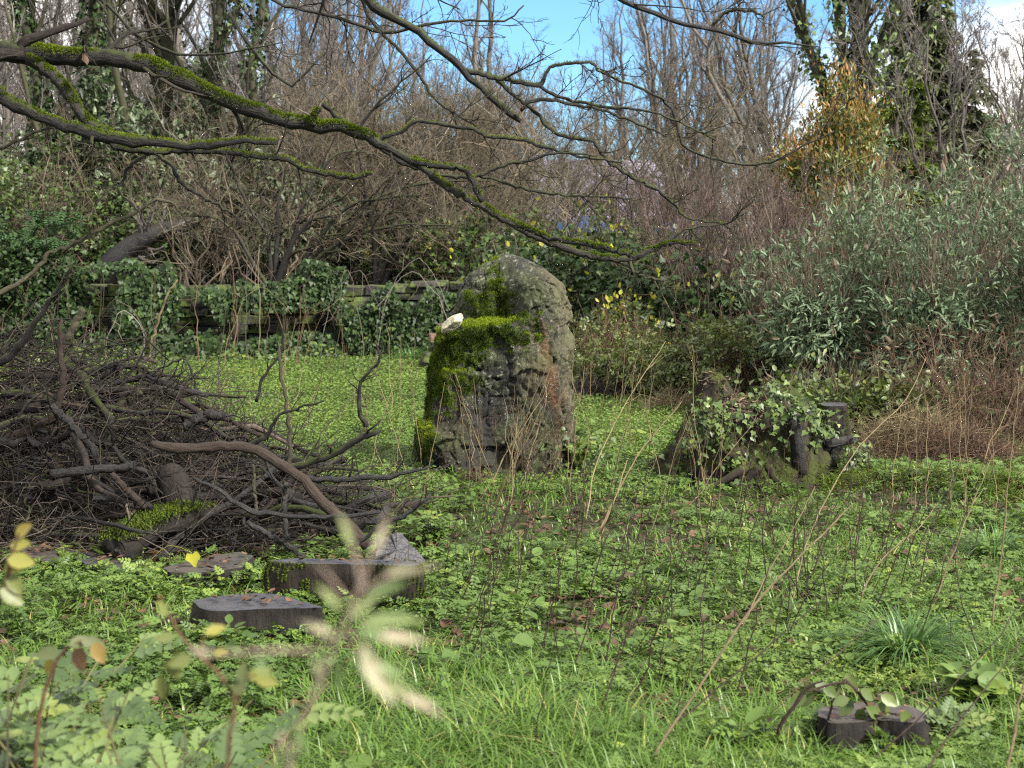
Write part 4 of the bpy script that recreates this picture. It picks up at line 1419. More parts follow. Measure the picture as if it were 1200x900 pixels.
# -- arching bramble canes and whips standing before the wall
CANE_GROUP = 'dead canes in front of the wall'
for k in range(24):
    px = random.uniform(-20, 545)
    d = random.uniform(20.2, 22.9)
    b = at(px, d)
    hh = random.uniform(0.7, 1.6)
    a = random.uniform(0, 6.28)
    L = random.uniform(0.15, 1.3)
    e = np.array((math.cos(a) * L, 0.4 * math.sin(a) * L, hh * random.uniform(0.35, 1.0)))
    q = spline([b, b + np.array((0.15 * e[0], 0.15 * e[1], 0.7 * hh)), b + np.array((0.55 * e[0], 0.55 * e[1], hh)), b + e], 14) + np.cumsum(rng.normal(0, 0.012, (14, 3)), 0)
    mb = MB()
    q = q + np.cumsum(rng.normal(0, 0.02, (14, 3)), 0)
    r = np.linspace(random.uniform(0.004, 0.009), 0.0025, 14)
    mb.tubes(q, r, 5)
    P, R_ = grow(q, r, random.randint(2, 5), 0.3, 1, 0.8, 0.35, 6, 0.03, 0.2, 0.6, 0.003)
    mb.tubes(P, R_, 3)
    solo('bramble_cane', mb, M[random.choice(('twig_red', 'twig_brown', 'twig_grey', 'twig_green'))], b, 'bare arching cane standing before the ivy-grown stone wall', 'cane', CANE_GROUP)

#@@HOUSE
# ------------------------------------------------------------------ house glimpsed behind the trees
hp = onG((700 - 600) / FPX * 58, 58)
house = thing('house', 'grey house with a purple slate roof half hidden behind the bare trees', 'house', hp)
x0, x1, yb, yd, ze, zr = hp[0] - 2.2, hp[0] + 3.4, 58.0, 6.0, 3.0, 5.1


def boxmb(mb, lo, hi):
    c = np.array([(a, b, c_) for c_ in (lo[2], hi[2]) for b in (lo[1], hi[1]) for a in (lo[0], hi[0])])
    mb.add(c, quads=[(0, 1, 5, 4), (1, 3, 7, 5), (3, 2, 6, 7), (2, 0, 4, 6), (4, 5, 7, 6), (1, 0, 2, 3)])


mb = MB()
boxmb(mb, (x0, yb, hp[2] - 0.2), (x1, yb + yd, ze))
mb.add([(x0, yb, ze), (x0, yb + yd, ze), (x0, yb + yd / 2, zr - 0.05), (x1, yb, ze), (x1, yb + yd, ze), (x1, yb + yd / 2, zr - 0.05)], tris=[(0, 2, 1), (3, 4, 5)])
part('wall', mb, M['render_wall'], house, smooth_=False)
mb = MB()
for (ya, yc) in ((yb - 0.35, yb + yd / 2), (yb + yd + 0.35, yb + yd / 2)):
    zz = ze - 0.22
    v = [(x0 - 0.3, ya, zz), (x1 + 0.3, ya, zz), (x1 + 0.3, yc, zr), (x0 - 0.3, yc, zr)]
    v += [(a, b, c_ + 0.12) for a, b, c_ in v]
    mb.add(v, quads=[(0, 1, 2, 3), (4, 7, 6, 5), (0, 4, 5, 1), (1, 5, 6, 2), (2, 6, 7, 3), (3, 7, 4, 0)])
part('roof', mb, M['slate'], house, smooth_=False)
mb = MB()
boxmb(mb, (hp[0] - 0.3, yb + 2.7, zr - 0.2), (hp[0] + 0.3, yb + 3.3, zr + 0.55))
part('chimney', mb, M['terracotta'], house, smooth_=False)
for wx in (-1.0, 0.8, 2.4):
    mb = MB()
    boxmb(mb, (hp[0] + wx - 0.4, yb - 0.04, 1.7), (hp[0] + wx + 0.4, yb - 0.003, 2.6))
    part('window', mb, M['pile_black'], house, smooth_=False)
# blue sheet behind the hedge
mb = MB()
u, v = np.meshgrid(np.linspace(0, 1, 24), np.linspace(0, 1, 10))
xx = -0.9 + u * 3.3
yy = 33 + v * 1.2
p = W(652, 280, 33)
zz = 1.68 + 0.5 * np.sin(v * 2.6) + 0.16 * np.sin(u * 9) + 0.12 * noise(np.stack((xx, yy, yy * 0), -1), 2.5, 60)
grid = np.stack((xx + p[0] + 0.9, yy, zz), -1).reshape(-1, 3)
ii, jj = np.meshgrid(np.arange(9), np.arange(23), indexing='ij')
b0 = ii * 24 + jj
skirt = np.stack((xx[0] + p[0] + 0.9, yy[0], zz[0] * 0 + 0.8), -1)
mb.add(np.vstack((grid, skirt)), quads=np.vstack((np.stack((b0, b0 + 1, b0 + 25, b0 + 24), -1).reshape(-1, 4),
                                                np.stack((np.arange(23) + 240, np.arange(23) + 241, np.arange(23) + 1, np.arange(23)), -1))))
solo('tarpaulin', mb, M['tarp'], (p[0], 33, 0.8), 'bright blue sheet glimpsed through the hedge below the purple roof', 'tarpaulin')

#@@STONE
# ------------------------------------------------------------------ the standing stone
SD = 11.25
SPX = SD / FPX
sc0 = G(588, 556)
SC = np.array((W(585, 555, SD)[0], SD, sc0[2]))


def stone_px(px):
    return (px - 585) * SPX


H = 252 * SPX
prof = np.array([  # z px above base, left px, right px, front depth, back depth
    (-18, 503, 664, 0.47, 0.42), (0, 500, 665, 0.46, 0.42), (25, 498, 668, 0.45, 0.42), (60, 500, 669, 0.44, 0.41), (100, 505, 669, 0.43, 0.40), (128, 509, 668, 0.42, 0.40), (150, 515, 666, 0.41, 0.38),
    (163, 520, 664, 0.41, 0.37), (172, 526, 662, 0.40, 0.36), (182, 534, 660, 0.38, 0.34), (190, 538, 657, 0.36, 0.33), (200, 541, 654, 0.34, 0.31), (210, 546, 650, 0.31, 0.29), (220, 552, 642, 0.28, 0.26), (228, 559, 634, 0.24, 0.23),
    (236, 567, 626, 0.19, 0.19), (243, 575, 617, 0.14, 0.14), (248, 583, 609, 0.08, 0.09), (252.5, 590, 597, 0.02, 0.02)])
NT, NZ = 420, 300
s_ = np.linspace(0, 1, NZ)
zpx = -18 + 270.5 * np.sin(s_ * math.pi / 2) ** 1.0
xl = np.interp(zpx, prof[:, 0], prof[:, 1])
xr = np.interp(zpx, prof[:, 0], prof[:, 2])
bf = np.interp(zpx, prof[:, 0], prof[:, 3])
bb_ = np.interp(zpx, prof[:, 0], prof[:, 4])
for arr in (xl, xr, bf, bb_):
    ker = np.ones(9) / 9
    arr[5:-5] = np.convolve(arr, ker, 'same')[5:-5]
th = np.linspace(0, 2 * math.pi, NT, endpoint=False)
ct, stn = np.cos(th), np.sin(th)
ex = 2 / 2.9
ux = np.sign(ct) * np.abs(ct) ** ex
uy = np.sign(stn) * np.abs(stn) ** ex
cxp, hw = (xl + xr) / 2, (xr - xl) / 2
X = stone_px(cxp)[:, None] + (hw * SPX)[:, None] * ux[None]
Y = np.where(uy[None] < 0, bf[:, None], bb_[:, None]) * uy[None]
Z = (zpx * SPX)[:, None] + 0 * ux[None]
front = np.clip(-uy, 0, 1)[None] ** 0.5
PX = 585 + X / SPX
PYr = Z / SPX
# the ledge: the upper left front is set back above the shoulder
zs = 166 + 0.10 * (PX - 520) + 10 * (n2(PX / 30, PX * 0, 1.0, 70) - 0.5)
ledge = smooth((PYr - zs) / 9) * smooth((625 - PX) / 40)
Y = Y + front * ledge * np.minimum(0.24, 0.6 * bf)[:, None]
# right-hand face: cut back past the ridge line
ridge = 636 + 12 * np.sin(PYr / 60) + np.where(PYr < 100, (100 - PYr) * 0.16, 0)
cut = np.clip((PX - ridge) * SPX, 0, None)
Y = Y + front * cut * 1.6
# hollow low in the front left face
holl = np.exp(-(((PX - 560) / 42) ** 2 + ((PYr - 75) / 60) ** 2))
Y = Y + front * holl * 0.07
PP = np.stack((X, Y, Z), -1)
nrm_ = norm(np.stack((ux[None] / np.maximum(hw * SPX, 0.03)[:, None], uy[None] / np.maximum(bf, 0.05)[:, None], 0.15 + 0 * X), -1))
topf = smooth((252 - zpx) / 30)[:, None]
n_big = fbm(PP, 2.2, 71, 3) - 0.5
n_mid = fbm(PP * np.array((1, 1, 0.7)), 7.0, 73, 4) - 0.5
n_rdg = np.abs(fbm(PP * np.array((1, 1, 0.45)), 9.0, 79, 3) - 0.5)
n_fin = fbm(PP, 30.0, 75, 3) - 0.5
n_str = np.abs(fbm(PP * np.array((1, 1, 0.22)), 17.0, 77, 3) - 0.5)
n_rdg = np.abs(fbm(PP * np.array((1, 1, 0.4)), 4.6, 79, 4) - 0.5)
lrng = np.random.default_rng(5)
fc = lrng.uniform((-0.65, -0.6, -0.1), (0.65, 0.6, 1.6), (150, 3))
ft = lrng.normal(0, 0.16, (150, 3)) * np.array((1, 1, 0.7))
fh = lrng.normal(0, 0.016, 150)
wp = (PP + 0.16 * (np.stack([fbm(PP, 5.0, 200 + i_, 3) for i_ in range(3)], -1) - 0.5)).reshape(-1, 3)
fi = np.concatenate([np.argmin((((w_[:, None, :] - fc[None]) * np.array((1, 1, 0.75))) ** 2).sum(-1), 1) for w_ in np.array_split(wp, 40)])
facet = (fh[fi] + ((wp - fc[fi]) * ft[fi]).sum(-1)).reshape(PP.shape[:2])
crack = np.exp(-((fbm(PP * np.array((1, 1, 0.55)), 4.2, 210, 4) - 0.5) / 0.010) ** 2)
disp = (0.55 * facet - 0.017 * crack) * (0.3 + 0.7 * topf) + (0.19 * n_big + 0.045 * n_mid - 0.13 * n_rdg + 0.036 * n_fin - 0.06 * n_str) * (0.25 + 0.75 * topf)
disp = disp + 0.022
PP = PP + nrm_ * disp[..., None]
PX = 585 + PP[..., 0] / SPX
PYd = 556 - PP[..., 2] / SPX


def blob(cx, cy_, rx, ry, ang=0.0):
    dx, dy = PX - cx, PYd - cy_
    ca, sa = math.cos(ang), math.sin(ang)
    a, b = dx * ca + dy * sa, -dx * sa + dy * ca
    return 1 - np.sqrt((a / rx) ** 2 + (b / ry) ** 2)


fr = (uy[None] < 0.25) + 0 * X
moss_m = np.maximum.reduce([blob(566, 388, 56, 25), blob(532, 418, 34, 46, 0.2), blob(518, 440, 24, 44), blob(586, 345, 13, 36, -0.25), blob(568, 362, 24, 18), blob(605, 393, 28, 16), blob(500, 500, 12, 75)])
moss_m = moss_m + 1.1 * (fbm(PP, 8.0, 91, 4) - 0.5) + 1.3 * (noise(PP, 30.0, 92) - 0.5) + 0.7 * (noise(PP, 70.0, 93) - 0.5) + 0.02
moss_m = moss_m - 1.5 * np.clip(blob(531, 379, 19, 15) * 2, 0, 1)
moss_m = np.where(fr > 0, np.clip(moss_m * 2.2, 0, 1), 0)
rust = np.clip(np.maximum(blob(650, 478, 10, 80, -0.10), blob(634, 400, 8, 32)) * 1.3 + 2.6 * (fbm(PP * np.array((1, 1, 0.5)), 15.0, 97, 3) - 0.5), 0, 1) * fr
dark = np.clip(np.maximum.reduce([blob(568, 470, 44, 58), blob(505, 545, 28, 26), blob(602, 500, 24, 60), blob(625, 345, 18, 30)]) * 1.5 + 1.2 * n_mid, 0, 1)
tan = np.clip((PX - ridge) / 18 + 1.3 * n_mid, 0, 1) * 0.85
tan = np.maximum(tan, np.clip(blob(622, 420, 22, 75) * 1.5 + n_mid, 0, 1) * 0.8)
brown = np.clip(np.maximum(blob(530, 505, 38, 58), blob(630, 530, 55, 45)) * 2 + n_mid, 0, 1)
lic = np.clip(np.maximum(blob(575, 425, 60, 50), blob(590, 330, 60, 40)) * 1.6, 0, 1)
one = np.ones_like(X)
zones = np.stack((moss_m, rust, dark, one), -1).reshape(-1, 4)
zones2 = np.stack((tan, brown, lic, one), -1).reshape(-1, 4)
SV = PP.reshape(-1, 3) + SC
ii, jj = np.meshgrid(np.arange(NZ - 1), np.arange(NT), indexing='ij')
j2 = (jj + 1) % NT
q = np.stack((ii * NT + jj, ii * NT + j2, (ii + 1) * NT + j2, (ii + 1) * NT + jj), -1).reshape(-1, 4)
topc = SV[-NT:].mean(0) + np.array((0, 0, 0.004))
mb = MB()
mb.add(np.vstack((SV, topc)), quads=q, tris=[((NZ - 1) * NT + k, (NZ - 1) * NT + (k + 1) % NT, NZ * NT) for k in range(NT)], rnd=0.5)
z1 = np.vstack((zones, zones[-1]))
z2 = np.vstack((zones2, zones2[-1]))
stone = thing('standing_stone', 'tall weathered standing stone with a cushion of moss on its shoulder', 'stone', SC)
part('stone_body', mb, M['stone'], stone, attrs={'zones': z1, 'zones_two': z2})
# moss cushion: tufts
e1 = SV.reshape(NZ, NT, 3)
nn = norm(np.cross(np.roll(e1, -1, 1) - np.roll(e1, 1, 1), np.gradient(e1, axis=0)))
flat_m = moss_m.ravel()
pw = np.clip(flat_m - 0.2, 0, None) ** 1.6 * (0.35 + np.clip(nn.reshape(-1, 3)[:, 2], 0, 1))
# weight by cell area so that tufts spread evenly
da = np.linalg.norm(np.cross(np.roll(e1, -1, 1) - e1, np.gradient(e1, axis=0)), axis=-1).ravel()
pw = pw * da
idx = rng.choice(len(pw), 85000, p=pw / pw.sum())
pos = SV[idx] + rng.normal(0, 0.005, (len(idx), 3))
nr = nn.reshape(-1, 3)[idx]
lift = 0.022 * fbm(pos, 26.0, 95, 2) * flat_m[idx]
pos = pos + nr * (lift - 0.004)[:, None]
mb = MB()
mb.leaves(KITE, pos, norm(nr + np.array((0, 0, 0.45)) + rng.normal(0, 0.4, nr.shape)), rng.normal(0, 1, nr.shape), rng.uniform(0.006, 0.014, len(idx)), 0.008,
          rnd=np.clip(0.02 + 0.9 * (fbm(pos, 7.0, 96, 3) - 0.35) + 0.85 * np.clip(nr[:, 2], -0.3, 1) + rng.normal(0, 0.1, len(idx)), 0, 1))  # shading put into the tint: up-facing tufts lighter, steep ones darker
part('moss_cushion', mb, M['moss_bright'], stone)
KEEP.append((SC[0], SC[1], 0.58, 0.45))


def rock(center, size, seed, n=26, rough=0.25, facets=7):
    """angular pebble: sphere cut by random planes, then roughened"""
    th, ph = np.meshgrid(np.linspace(0, 2 * math.pi, n * 2, endpoint=False), np.linspace(0.001, math.pi - 0.001, n), indexing='xy')
    d = np.stack((np.sin(ph) * np.cos(th), np.sin(ph) * np.sin(th), np.cos(ph)), -1)
    r = np.full(d.shape[:2], 1.0)
    lr = np.random.default_rng(seed)
    for k in range(facets):
        nv = lr.normal(0, 1, 3)
        nv /= np.linalg.norm(nv)
        h = lr.uniform(0.55, 0.85)
        dt = d @ nv
        r = np.where(dt > 0.05, np.minimum(r, h / np.maximum(dt, 0.05)), r)
    r = r * (1 + rough * (fbm(d, 3.0, seed, 4) - 0.5))
    P = d * r[..., None] * np.asarray(size) + np.asarray(center)
    m = n * 2
    ii, jj = np.meshgrid(np.arange(n - 1), np.arange(m), indexing='ij')
    j2 = (jj + 1) % m
    q = np.stack((ii * m + jj, (ii + 1) * m + jj, (ii + 1) * m + j2, ii * m + j2), -1).reshape(-1, 4)
    return P.reshape(-1, 3), q


# pale rock perched on the shoulder
target = np.array((stone_px(533), -0.2, (556 - 380) * SPX))
ctr = W(532, 378.5, SD - 0.29)
near_ = SV[(np.abs(SV[:, 0] - ctr[0]) < 0.05) & (np.abs(SV[:, 1] - ctr[1]) < 0.06)]
v, q = rock((0, 0, 0), (0.095, 0.075, 0.066), 305)
a = -0.32
v = np.stack((v[:, 0] * math.cos(a) + v[:, 2] * math.sin(a) * -1, v[:, 1], v[:, 0] * -math.sin(a) * 1 * 0.9 * 1 + v[:, 2] * math.cos(a)), 1)
v[:, 2] *= 1.0
mb = MB()
mb.add(v + ctr, quads=q)
solo('pale_rock', mb, M['pale_rock'], ctr, 'small pale angular rock resting on the left shoulder of the standing stone', 'rock')

#@@STUMPS
# ------------------------------------------------------------------ stumps, slabs and logs


STUMPS = []


def stump(name, label, top_px, z, cut_mat='cut_wet', side_mat='rotten', flare=0.05, n=72, tilt=0.0, group=None, moss_n=0, depth=None, bulge=0.012, cat='stump', rim=0.0, keep=True, rag=0.05):
    """sawn stump: outline of the sawn face given where it is seen, at height z above the ground"""
    pts = np.array([PZ(px, py, z) for px, py in top_px])
    c = pts.mean(0)
    pts3 = np.vstack((pts, pts[:1]))
    seg = np.linalg.norm(np.diff(pts3, axis=0), axis=1)
    cs = np.concatenate(([0], np.cumsum(seg)))
    s = np.linspace(0, cs[-1], n, endpoint=False)
    ring = np.stack([np.interp(s, cs, pts3[:, k]) for k in range(3)], 1)
    for _ in range(2):
        ring = 0.5 * ring + 0.25 * (np.roll(ring, 1, 0) + np.roll(ring, -1, 0))
    outw = ring - c
    outw[:, 2] = 0
    outw = norm(outw)
    ring = ring + outw * (rag * (fbm(ring, 9.0, 33, 4) - 0.5))[:, None]
    ring[:, 2] += tilt * (ring[:, 0] - c[0])
    gz = float(terrain(c[0], c[1])) - 0.05
    rows = 14
    L = []
    for k in range(rows):
        t = k / (rows - 1)
        rr = ring.copy()
        rr[:, 2] = ring[:, 2] * (1 - t) + gz * t
        o_ = bulge * math.sin(t * 3) + flare * t ** 2
        nz_ = fbm(np.stack((rr[:, 0], rr[:, 1], rr[:, 2] * 0.35), 1), 14.0, 35, 3) - 0.5
        L.append(rr + outw * (o_ + 0.085 * nz_ * min(1, t * 4 + 0.15))[:, None])
    V = np.vstack(L)
    ii, jj = np.meshgrid(np.arange(rows - 1), np.arange(n), indexing='ij')
    j2 = (jj + 1) % n
    q = np.stack((ii * n + jj, (ii + 1) * n + jj, (ii + 1) * n + j2, ii * n + j2), -1).reshape(-1, 4)
    base = np.array((c[0], c[1], gz + 0.05))
    root = thing(name, label, cat, base, group)
    mb = MB()
    mb.add(V, quads=q)
    part('side', mb, M[side_mat], root)
    mb = MB()
    inner = [ring]
    for f in (0.8, 0.55, 0.3):
        rr = c + (ring - c) * f
        rr[:, 2] = c[2] + (ring[:, 2] - c[2]) * f - rim * (1 - f) + 0.008 * (fbm(rr, 12.0, 37, 2) - 0.5)
        inner.append(rr)
    cen = c.copy()
    cen[2] -= rim * 0.8
    V = np.vstack(inner + [cen[None]])
    q = []
    for k in range(3):
        q += [(k * n + j, k * n + (j + 1) % n, (k + 1) * n + (j + 1) % n, (k + 1) * n + j) for j in range(n)]
    t_ = [(3 * n + j, 3 * n + (j + 1) % n, 4 * n) for j in range(n)]
    mb.add(V, quads=q, tris=t_)
    part('sawn_face', mb, M[cut_mat], root)
    if moss_n:
        k = rng.integers(0, n, moss_n)
        t = rng.random(moss_n) ** 1.3
        f = t * (rows - 1)
        i = np.minimum(f.astype(int), rows - 2)
        LL = np.stack(L)
        pos = LL[i, k] * (1 - (f - i))[:, None] + LL[i + 1, k] * (f - i)[:, None]
        keepm = 0.6 * fbm(pos, 5.0, 39, 3) + 0.4 * noise(pos, 20.0, 40) > 0.45
        pos, od = pos[keepm], outw[k][keepm]
        mb = MB()
        mb.leaves(KITE, pos, norm(od + np.array((0, 0, 0.5)) + rng.normal(0, 0.4, od.shape)), rng.normal(0, 1, od.shape), rng.uniform(0.008, 0.016, len(pos)), 0.010)
        part('moss', mb, M['moss_dark'], root)
    if keep:
        r = np.abs(ring - c).max(0)
        KEEP.append((c[0], c[1], r[0] * 0.78, r[1] * 0.6))
        STUMPS.append((c, r, ring))
    return root


stump('tree_stump', 'low sawn stump with a blue-grey wet flat top, nearest in the left foreground',
      [(224, 703), (236, 714), (262, 716), (310, 714), (352, 713), (382, 712), (366, 708), (345, 702), (318, 695), (290, 695), (258, 698)], 0.16, 'cut_wet', 'rotten', 0.0)
stump('tree_stump', 'mossy-sided stump with a thin flat grey top beside the leaning slate-dark slab',
      [(314, 657), (330, 660), (380, 661), (440, 662), (480, 664), (494, 661), (486, 657), (440, 656), (390, 655), (345, 654)], 0.20, 'cut_wet', 'rotten_mossy', 0.0, moss_n=16000)
stump('tree_stump', 'small ground-level stump remnant behind the nearest sawn stump',
      [(295, 677), (318, 684), (352, 686), (364, 682), (345, 676), (315, 673)], 0.07, 'cut_brown', 'rotten', 0.0)
stump('stump_rim', 'curved brown rim of a rotten hollow stump at the lower left under the brush pile',
      [(75, 645), (95, 658), (130, 668), (165, 673), (188, 670), (176, 662), (140, 658), (118, 648), (105, 643)], 0.10, 'cut_wet', 'rotten', 0.01, cat='stump', rag=0.12)
stump('stump_rim', 'reddish worn slab of the hollow stump at the left edge beneath the brush pile',
      [(20, 640), (30, 652), (55, 658), (72, 655), (60, 645), (40, 636)], 0.12, 'cut_brown', 'rotten', 0.01, cat='stump', rag=0.12)
stump('stump_rim', 'broad dull-brown sawn slab between the hollow stump rim and the mossy stump',
      [(190, 664), (215, 672), (255, 671), (285, 665), (300, 655), (285, 648), (255, 649), (225, 656)], 0.12, 'cut_brown', 'rotten', 0.01, cat='stump', rag=0.12, tilt=0.03)
stump('tree_stump', 'half-buried dark stump under bramble leaves in the lower right corner',
      [(958, 838), (985, 846), (1030, 848), (1080, 845), (1092, 838), (1070, 830), (1020, 824), (980, 828)], 0.13, 'cut_brown', 'rotten', 0.02, rag=0.16)
stump('tree_stump', 'clean-sawn mossy stump standing behind the ivy-covered stump at the right',
      [(958, 473), (968, 476), (990, 476), (993, 473), (985, 471.5), (965, 471.5)], 0.45, 'cut_wet', 'rotten_mossy', 0.02, moss_n=5000, keep=False, rag=0.02)


def slab(name, label, pts_w, thick, mat, cat='slab', group=None):
    P = np.asarray(pts_w, float)
    n_ = norm(np.cross(P[1] - P[0], P[2] - P[0]))
    c = P.mean(0)
    K = 10
    ring = []
    for i in range(len(P)):
        a, b = P[i], P[(i + 1) % len(P)]
        for t in np.linspace(0, 1, K, endpoint=False):
            ring.append(a * (1 - t) + b * t)
    ring = np.array(ring)
    ring += rng.normal(0, 0.004, ring.shape)
    n = len(ring)
    V = np.vstack((ring, ring - n_ * thick, c[None] + n_ * 0.004, (c - n_ * thick)[None]))
    q = [(j, (j + 1) % n, n + (j + 1) % n, n + j) for j in range(n)]
    t = [(j, 2 * n, (j + 1) % n) for j in range(n)] + [(n + j, n + (j + 1) % n, 2 * n + 1) for j in range(n)]
    mb = MB()
    mb.add(V, quads=q, tris=t)
    return solo(name, mb, M[mat], c, label, cat, group, smooth_=False)


slab('sawn_slab', 'dark blue-grey triangular slab leaning up behind the mossy flat stump', [W(436, 664, 7.55), W(506, 666, 7.65), W(470, 624, 7.75), W(446, 630, 7.7)], 0.05, 'slab')
slab('sawn_slab', 'small blue-grey chip of wood lying in the leaves right of the leaning slab', [W(546, 662, 7.75), W(566, 682, 7.6), W(556, 686, 7.55), W(540, 672, 7.65)], 0.03, 'slab')
slab('sawn_slab', 'upright broken splinter of brown wood in front of the brush pile', [W(126, 642, 7.6), W(138, 646, 7.55), W(148, 622, 7.7), (W(146, 616, 7.72))], 0.03, 'cut_brown')

# mossy fallen log in the brush pile's front
q = spline([W(128, 652, 7.6), W(165, 628, 7.75), W(200, 612, 7.9), W(238, 606, 8.1)], 20)
mb = MB()
mb.tubes(q, np.array([0.062 + 0.016 * math.sin(k * 0.5) + 0.016 * random.random() for k in range(20)]), 14, cap=True, ridge=0.06)
lg = thing('fallen_log', 'thick black rotten log with a mossy ridge in front of the brush pile', 'log', q[0])
part('wood', mb, M['rotten'], lg)
k = rng.integers(2, 18, 9000)
pos = q[k] + rng.normal(0, 1, (9000, 3)) * np.array((0.045, 0.04, 0.008)) + np.array((0, -0.012, 0.068)) - np.array((0, 0, 0.0))
mb = MB()
mb.leaves(KITE, pos, norm(rng.normal(0, 0.5, pos.shape) + np.array((0, -0.2, 0.8))), rng.normal(0, 1, pos.shape), 0.015, 0.011)
part('moss', mb, M['moss_dark'], lg)
q = spline([W(196, 548, 8.25), W(206, 572, 8.2), W(218, 600, 8.1)], 10)
mb = MB()
mb.tubes(q, np.array((0.05, 0.062, 0.068, 0.07, 0.07, 0.068, 0.07, 0.075, 0.075, 0.06)), 12, cap=True, ridge=0.08)
solo('broken_log', mb, M['limb_dead'], q[0], 'short reddish-brown broken log end standing in the brush pile', 'log')

# ivy-covered rotten stump -----------------------------------------------------------
IS = G(880, 566)
IS[1] += 0.15
root = thing('ivy_covered_stump', 'big rotten tree stump smothered in ivy right of the standing stone', 'stump', IS)
n, rows = 110, 44
n_ring = n
th = np.linspace(0, 2 * math.pi, n, endpoint=False)
Vv = []
hh = np.zeros(n) + 0.60
for k in range(rows):
    t = k / (rows - 1)
    r = 0.36 + 0.20 * (1 - t) ** 1.6 - 0.10 * t ** 4 + 0.05 * np.sin(th * 3 + 1) + 0.04 * np.sin(th * 7 + 2) * (1 - t)
    x, y = np.cos(th) * r * 1.15, np.sin(th) * r * 0.9
    topz = 0.56 + 0.11 * np.sin(th * 2 + 2.2) + 0.06 * np.sin(th * 5) + 0.30 * (noise(np.stack((np.cos(th), np.sin(th), th * 0), 1), 2.5, 88) - 0.5)
    zz = topz * t
    q3 = np.stack((x, y, zz), 1)
    nz_ = fbm(np.stack((x, y, zz * 0.4), 1), 5.0, 86, 4) - 0.5
    rd = np.abs(fbm(np.stack((x, y, zz * 0.3), 1), 8.0, 85, 2) - 0.5)
    rd2 = np.abs(fbm(np.stack((x, y, zz * 0.25), 1), 4.0, 89, 2) - 0.5)
    q3[:, :2] *= (1.10 + 0.5 * nz_ - 0.7 * rd - 0.9 * np.exp(-(rd2 / 0.035) ** 2) * 0.35)[:, None]
    Vv.append(q3 + IS - np.array((0, 0, 0.05)))
for f in (0.75, 0.45, 0.15):
    top = Vv[rows - 1]
    c = top.mean(0)
    q3 = c + (top - c) * f
    q3[:, 2] -= 0.14 * (1 - f) * 1.0 - 0.06 * noise(q3, 9.0, 84)
    Vv.append(q3)
Vs = np.vstack(Vv)
ii, jj = np.meshgrid(np.arange(rows + 2), np.arange(n), indexing='ij')
q = np.stack((ii * n + jj, ii * n + (jj + 1) % n, (ii + 1) * n + (jj + 1) % n, (ii + 1) * n + jj), -1).reshape(-1, 4)
mb = MB()
mb.add(Vs, quads=q)
part('rotten_wood', mb, M['rotten_body'], root)
KEEP.append((IS[0], IS[1], 0.62, 0.5))
for (pts, r) in (([(872, 548), (852, 560), (832, 570), (815, 576)], 0.05), ([(890, 546), (880, 560), (862, 574), (850, 580)], 0.05), ([(900, 546), (908, 562), (925, 574)], 0.045)):
    qq = spline([W(a, b, IS[1] - 0.5 - 0.01 * i) for i, (a, b) in enumerate(pts)], 12)
    qq = qq + np.cumsum(rng.normal(0, 0.004, qq.shape), 0)
    mb = MB()
    mb.tubes(qq, np.linspace(r, r * 0.35, 12) * 0.65, 14, cap=True, ridge=0.09)
    part('root', mb, M['rotten_mossy'], root)


def snag(pts, r0, r1, d, name, mat='pile_black'):
    qq = spline([W(a, b, d) for (a, b) in pts], 12)
    qq = qq + np.cumsum(rng.normal(0, 0.002, qq.shape), 0)
    mb = MB()
    mb.tubes(qq, np.linspace(r0, r1, 12) * 0.62, 20, cap=True, ridge=0.07)
    return part(name, mb, M[mat], root)


snag([(938, 556), (935, 520), (929, 490)], 0.075, 0.085, IS[1] - 0.36, 'snag')
snag([(975, 545), (976, 528), (979, 520)], 0.05, 0.055, IS[1] - 0.10, 'snag')
snag([(968, 521), (985, 517), (1006, 513)], 0.05, 0.045, IS[1] - 0.12, 'snag')
# dry litter on top
n = 1300
lx, ly = rng.normal(-0.08, 0.13, n), rng.normal(-0.12, 0.14, n)
tv = Vs[(rows - 2) * n_ring:]
dd2 = ((lx[:, None] + IS[0] - tv[None, :, 0]) ** 2 + (ly[:, None] + IS[1] - tv[None, :, 1]) ** 2)
lz = tv[np.argmin(dd2, 1), 2] + 0.05 * rng.random(n) * np.exp(-(lx / 0.2) ** 2)
pos = np.stack((IS[0] + lx, IS[1] + ly, lz), 1)
mb = MB()
mb.leaves(KITE, pos, rng.normal(0, 1, (n, 3)) * np.array((1, 1, 0.35)), np.array((0, 0, 1.0)) + rng.normal(0, 0.6, (n, 3)), rng.uniform(0.03, 0.10, n), rng.uniform(0.008, 0.03, n))
part('dry_litter', mb, M['dead_leaf'], root)
# ivy
mb = MB()
for (cpx, cpy, sx, sy, n, sz) in ((915, 462, 26, 14, 70, 0.042), (930, 478, 34, 14, 130, 0.044), (880, 490, 40, 14, 80, 0.042), (832, 495, 22, 24, 230, 0.042), (812, 530, 20, 20, 210, 0.042), (960, 500, 18, 22, 100, 0.042), (1000, 535, 16, 16, 110, 0.042), (945, 530, 14, 26, 20, 0.04), (900, 520, 26, 16, 24, 0.038), (850, 540, 30, 16, 30, 0.038)):
    dd = rng.normal(0, 1, (n, 2)) * 0.6
    pos = np.array([W(cpx + a * sx, cpy + b * sy, IS[1] - 0.50 + 0.12 * random.random() + 0.25 * (cpx < 830) + 0.3 * (cpx > 940)) for a, b in dd])
    mb.leaves(IVYL, pos, norm(np.array((0, -0.5, -0.6)) + rng.normal(0, 0.5, (n, 3))), np.array((0.1, -0.7, 0.8)) + rng.normal(0, 0.4, (n, 3)), sz * rng.uniform(0.6, 1.25, n))
n = 1500
k = rng.integers(n_ring * 6, n_ring * rows, n)
pos = Vs[k]
od = norm((pos - IS) * np.array((1, 1, 0.3)))
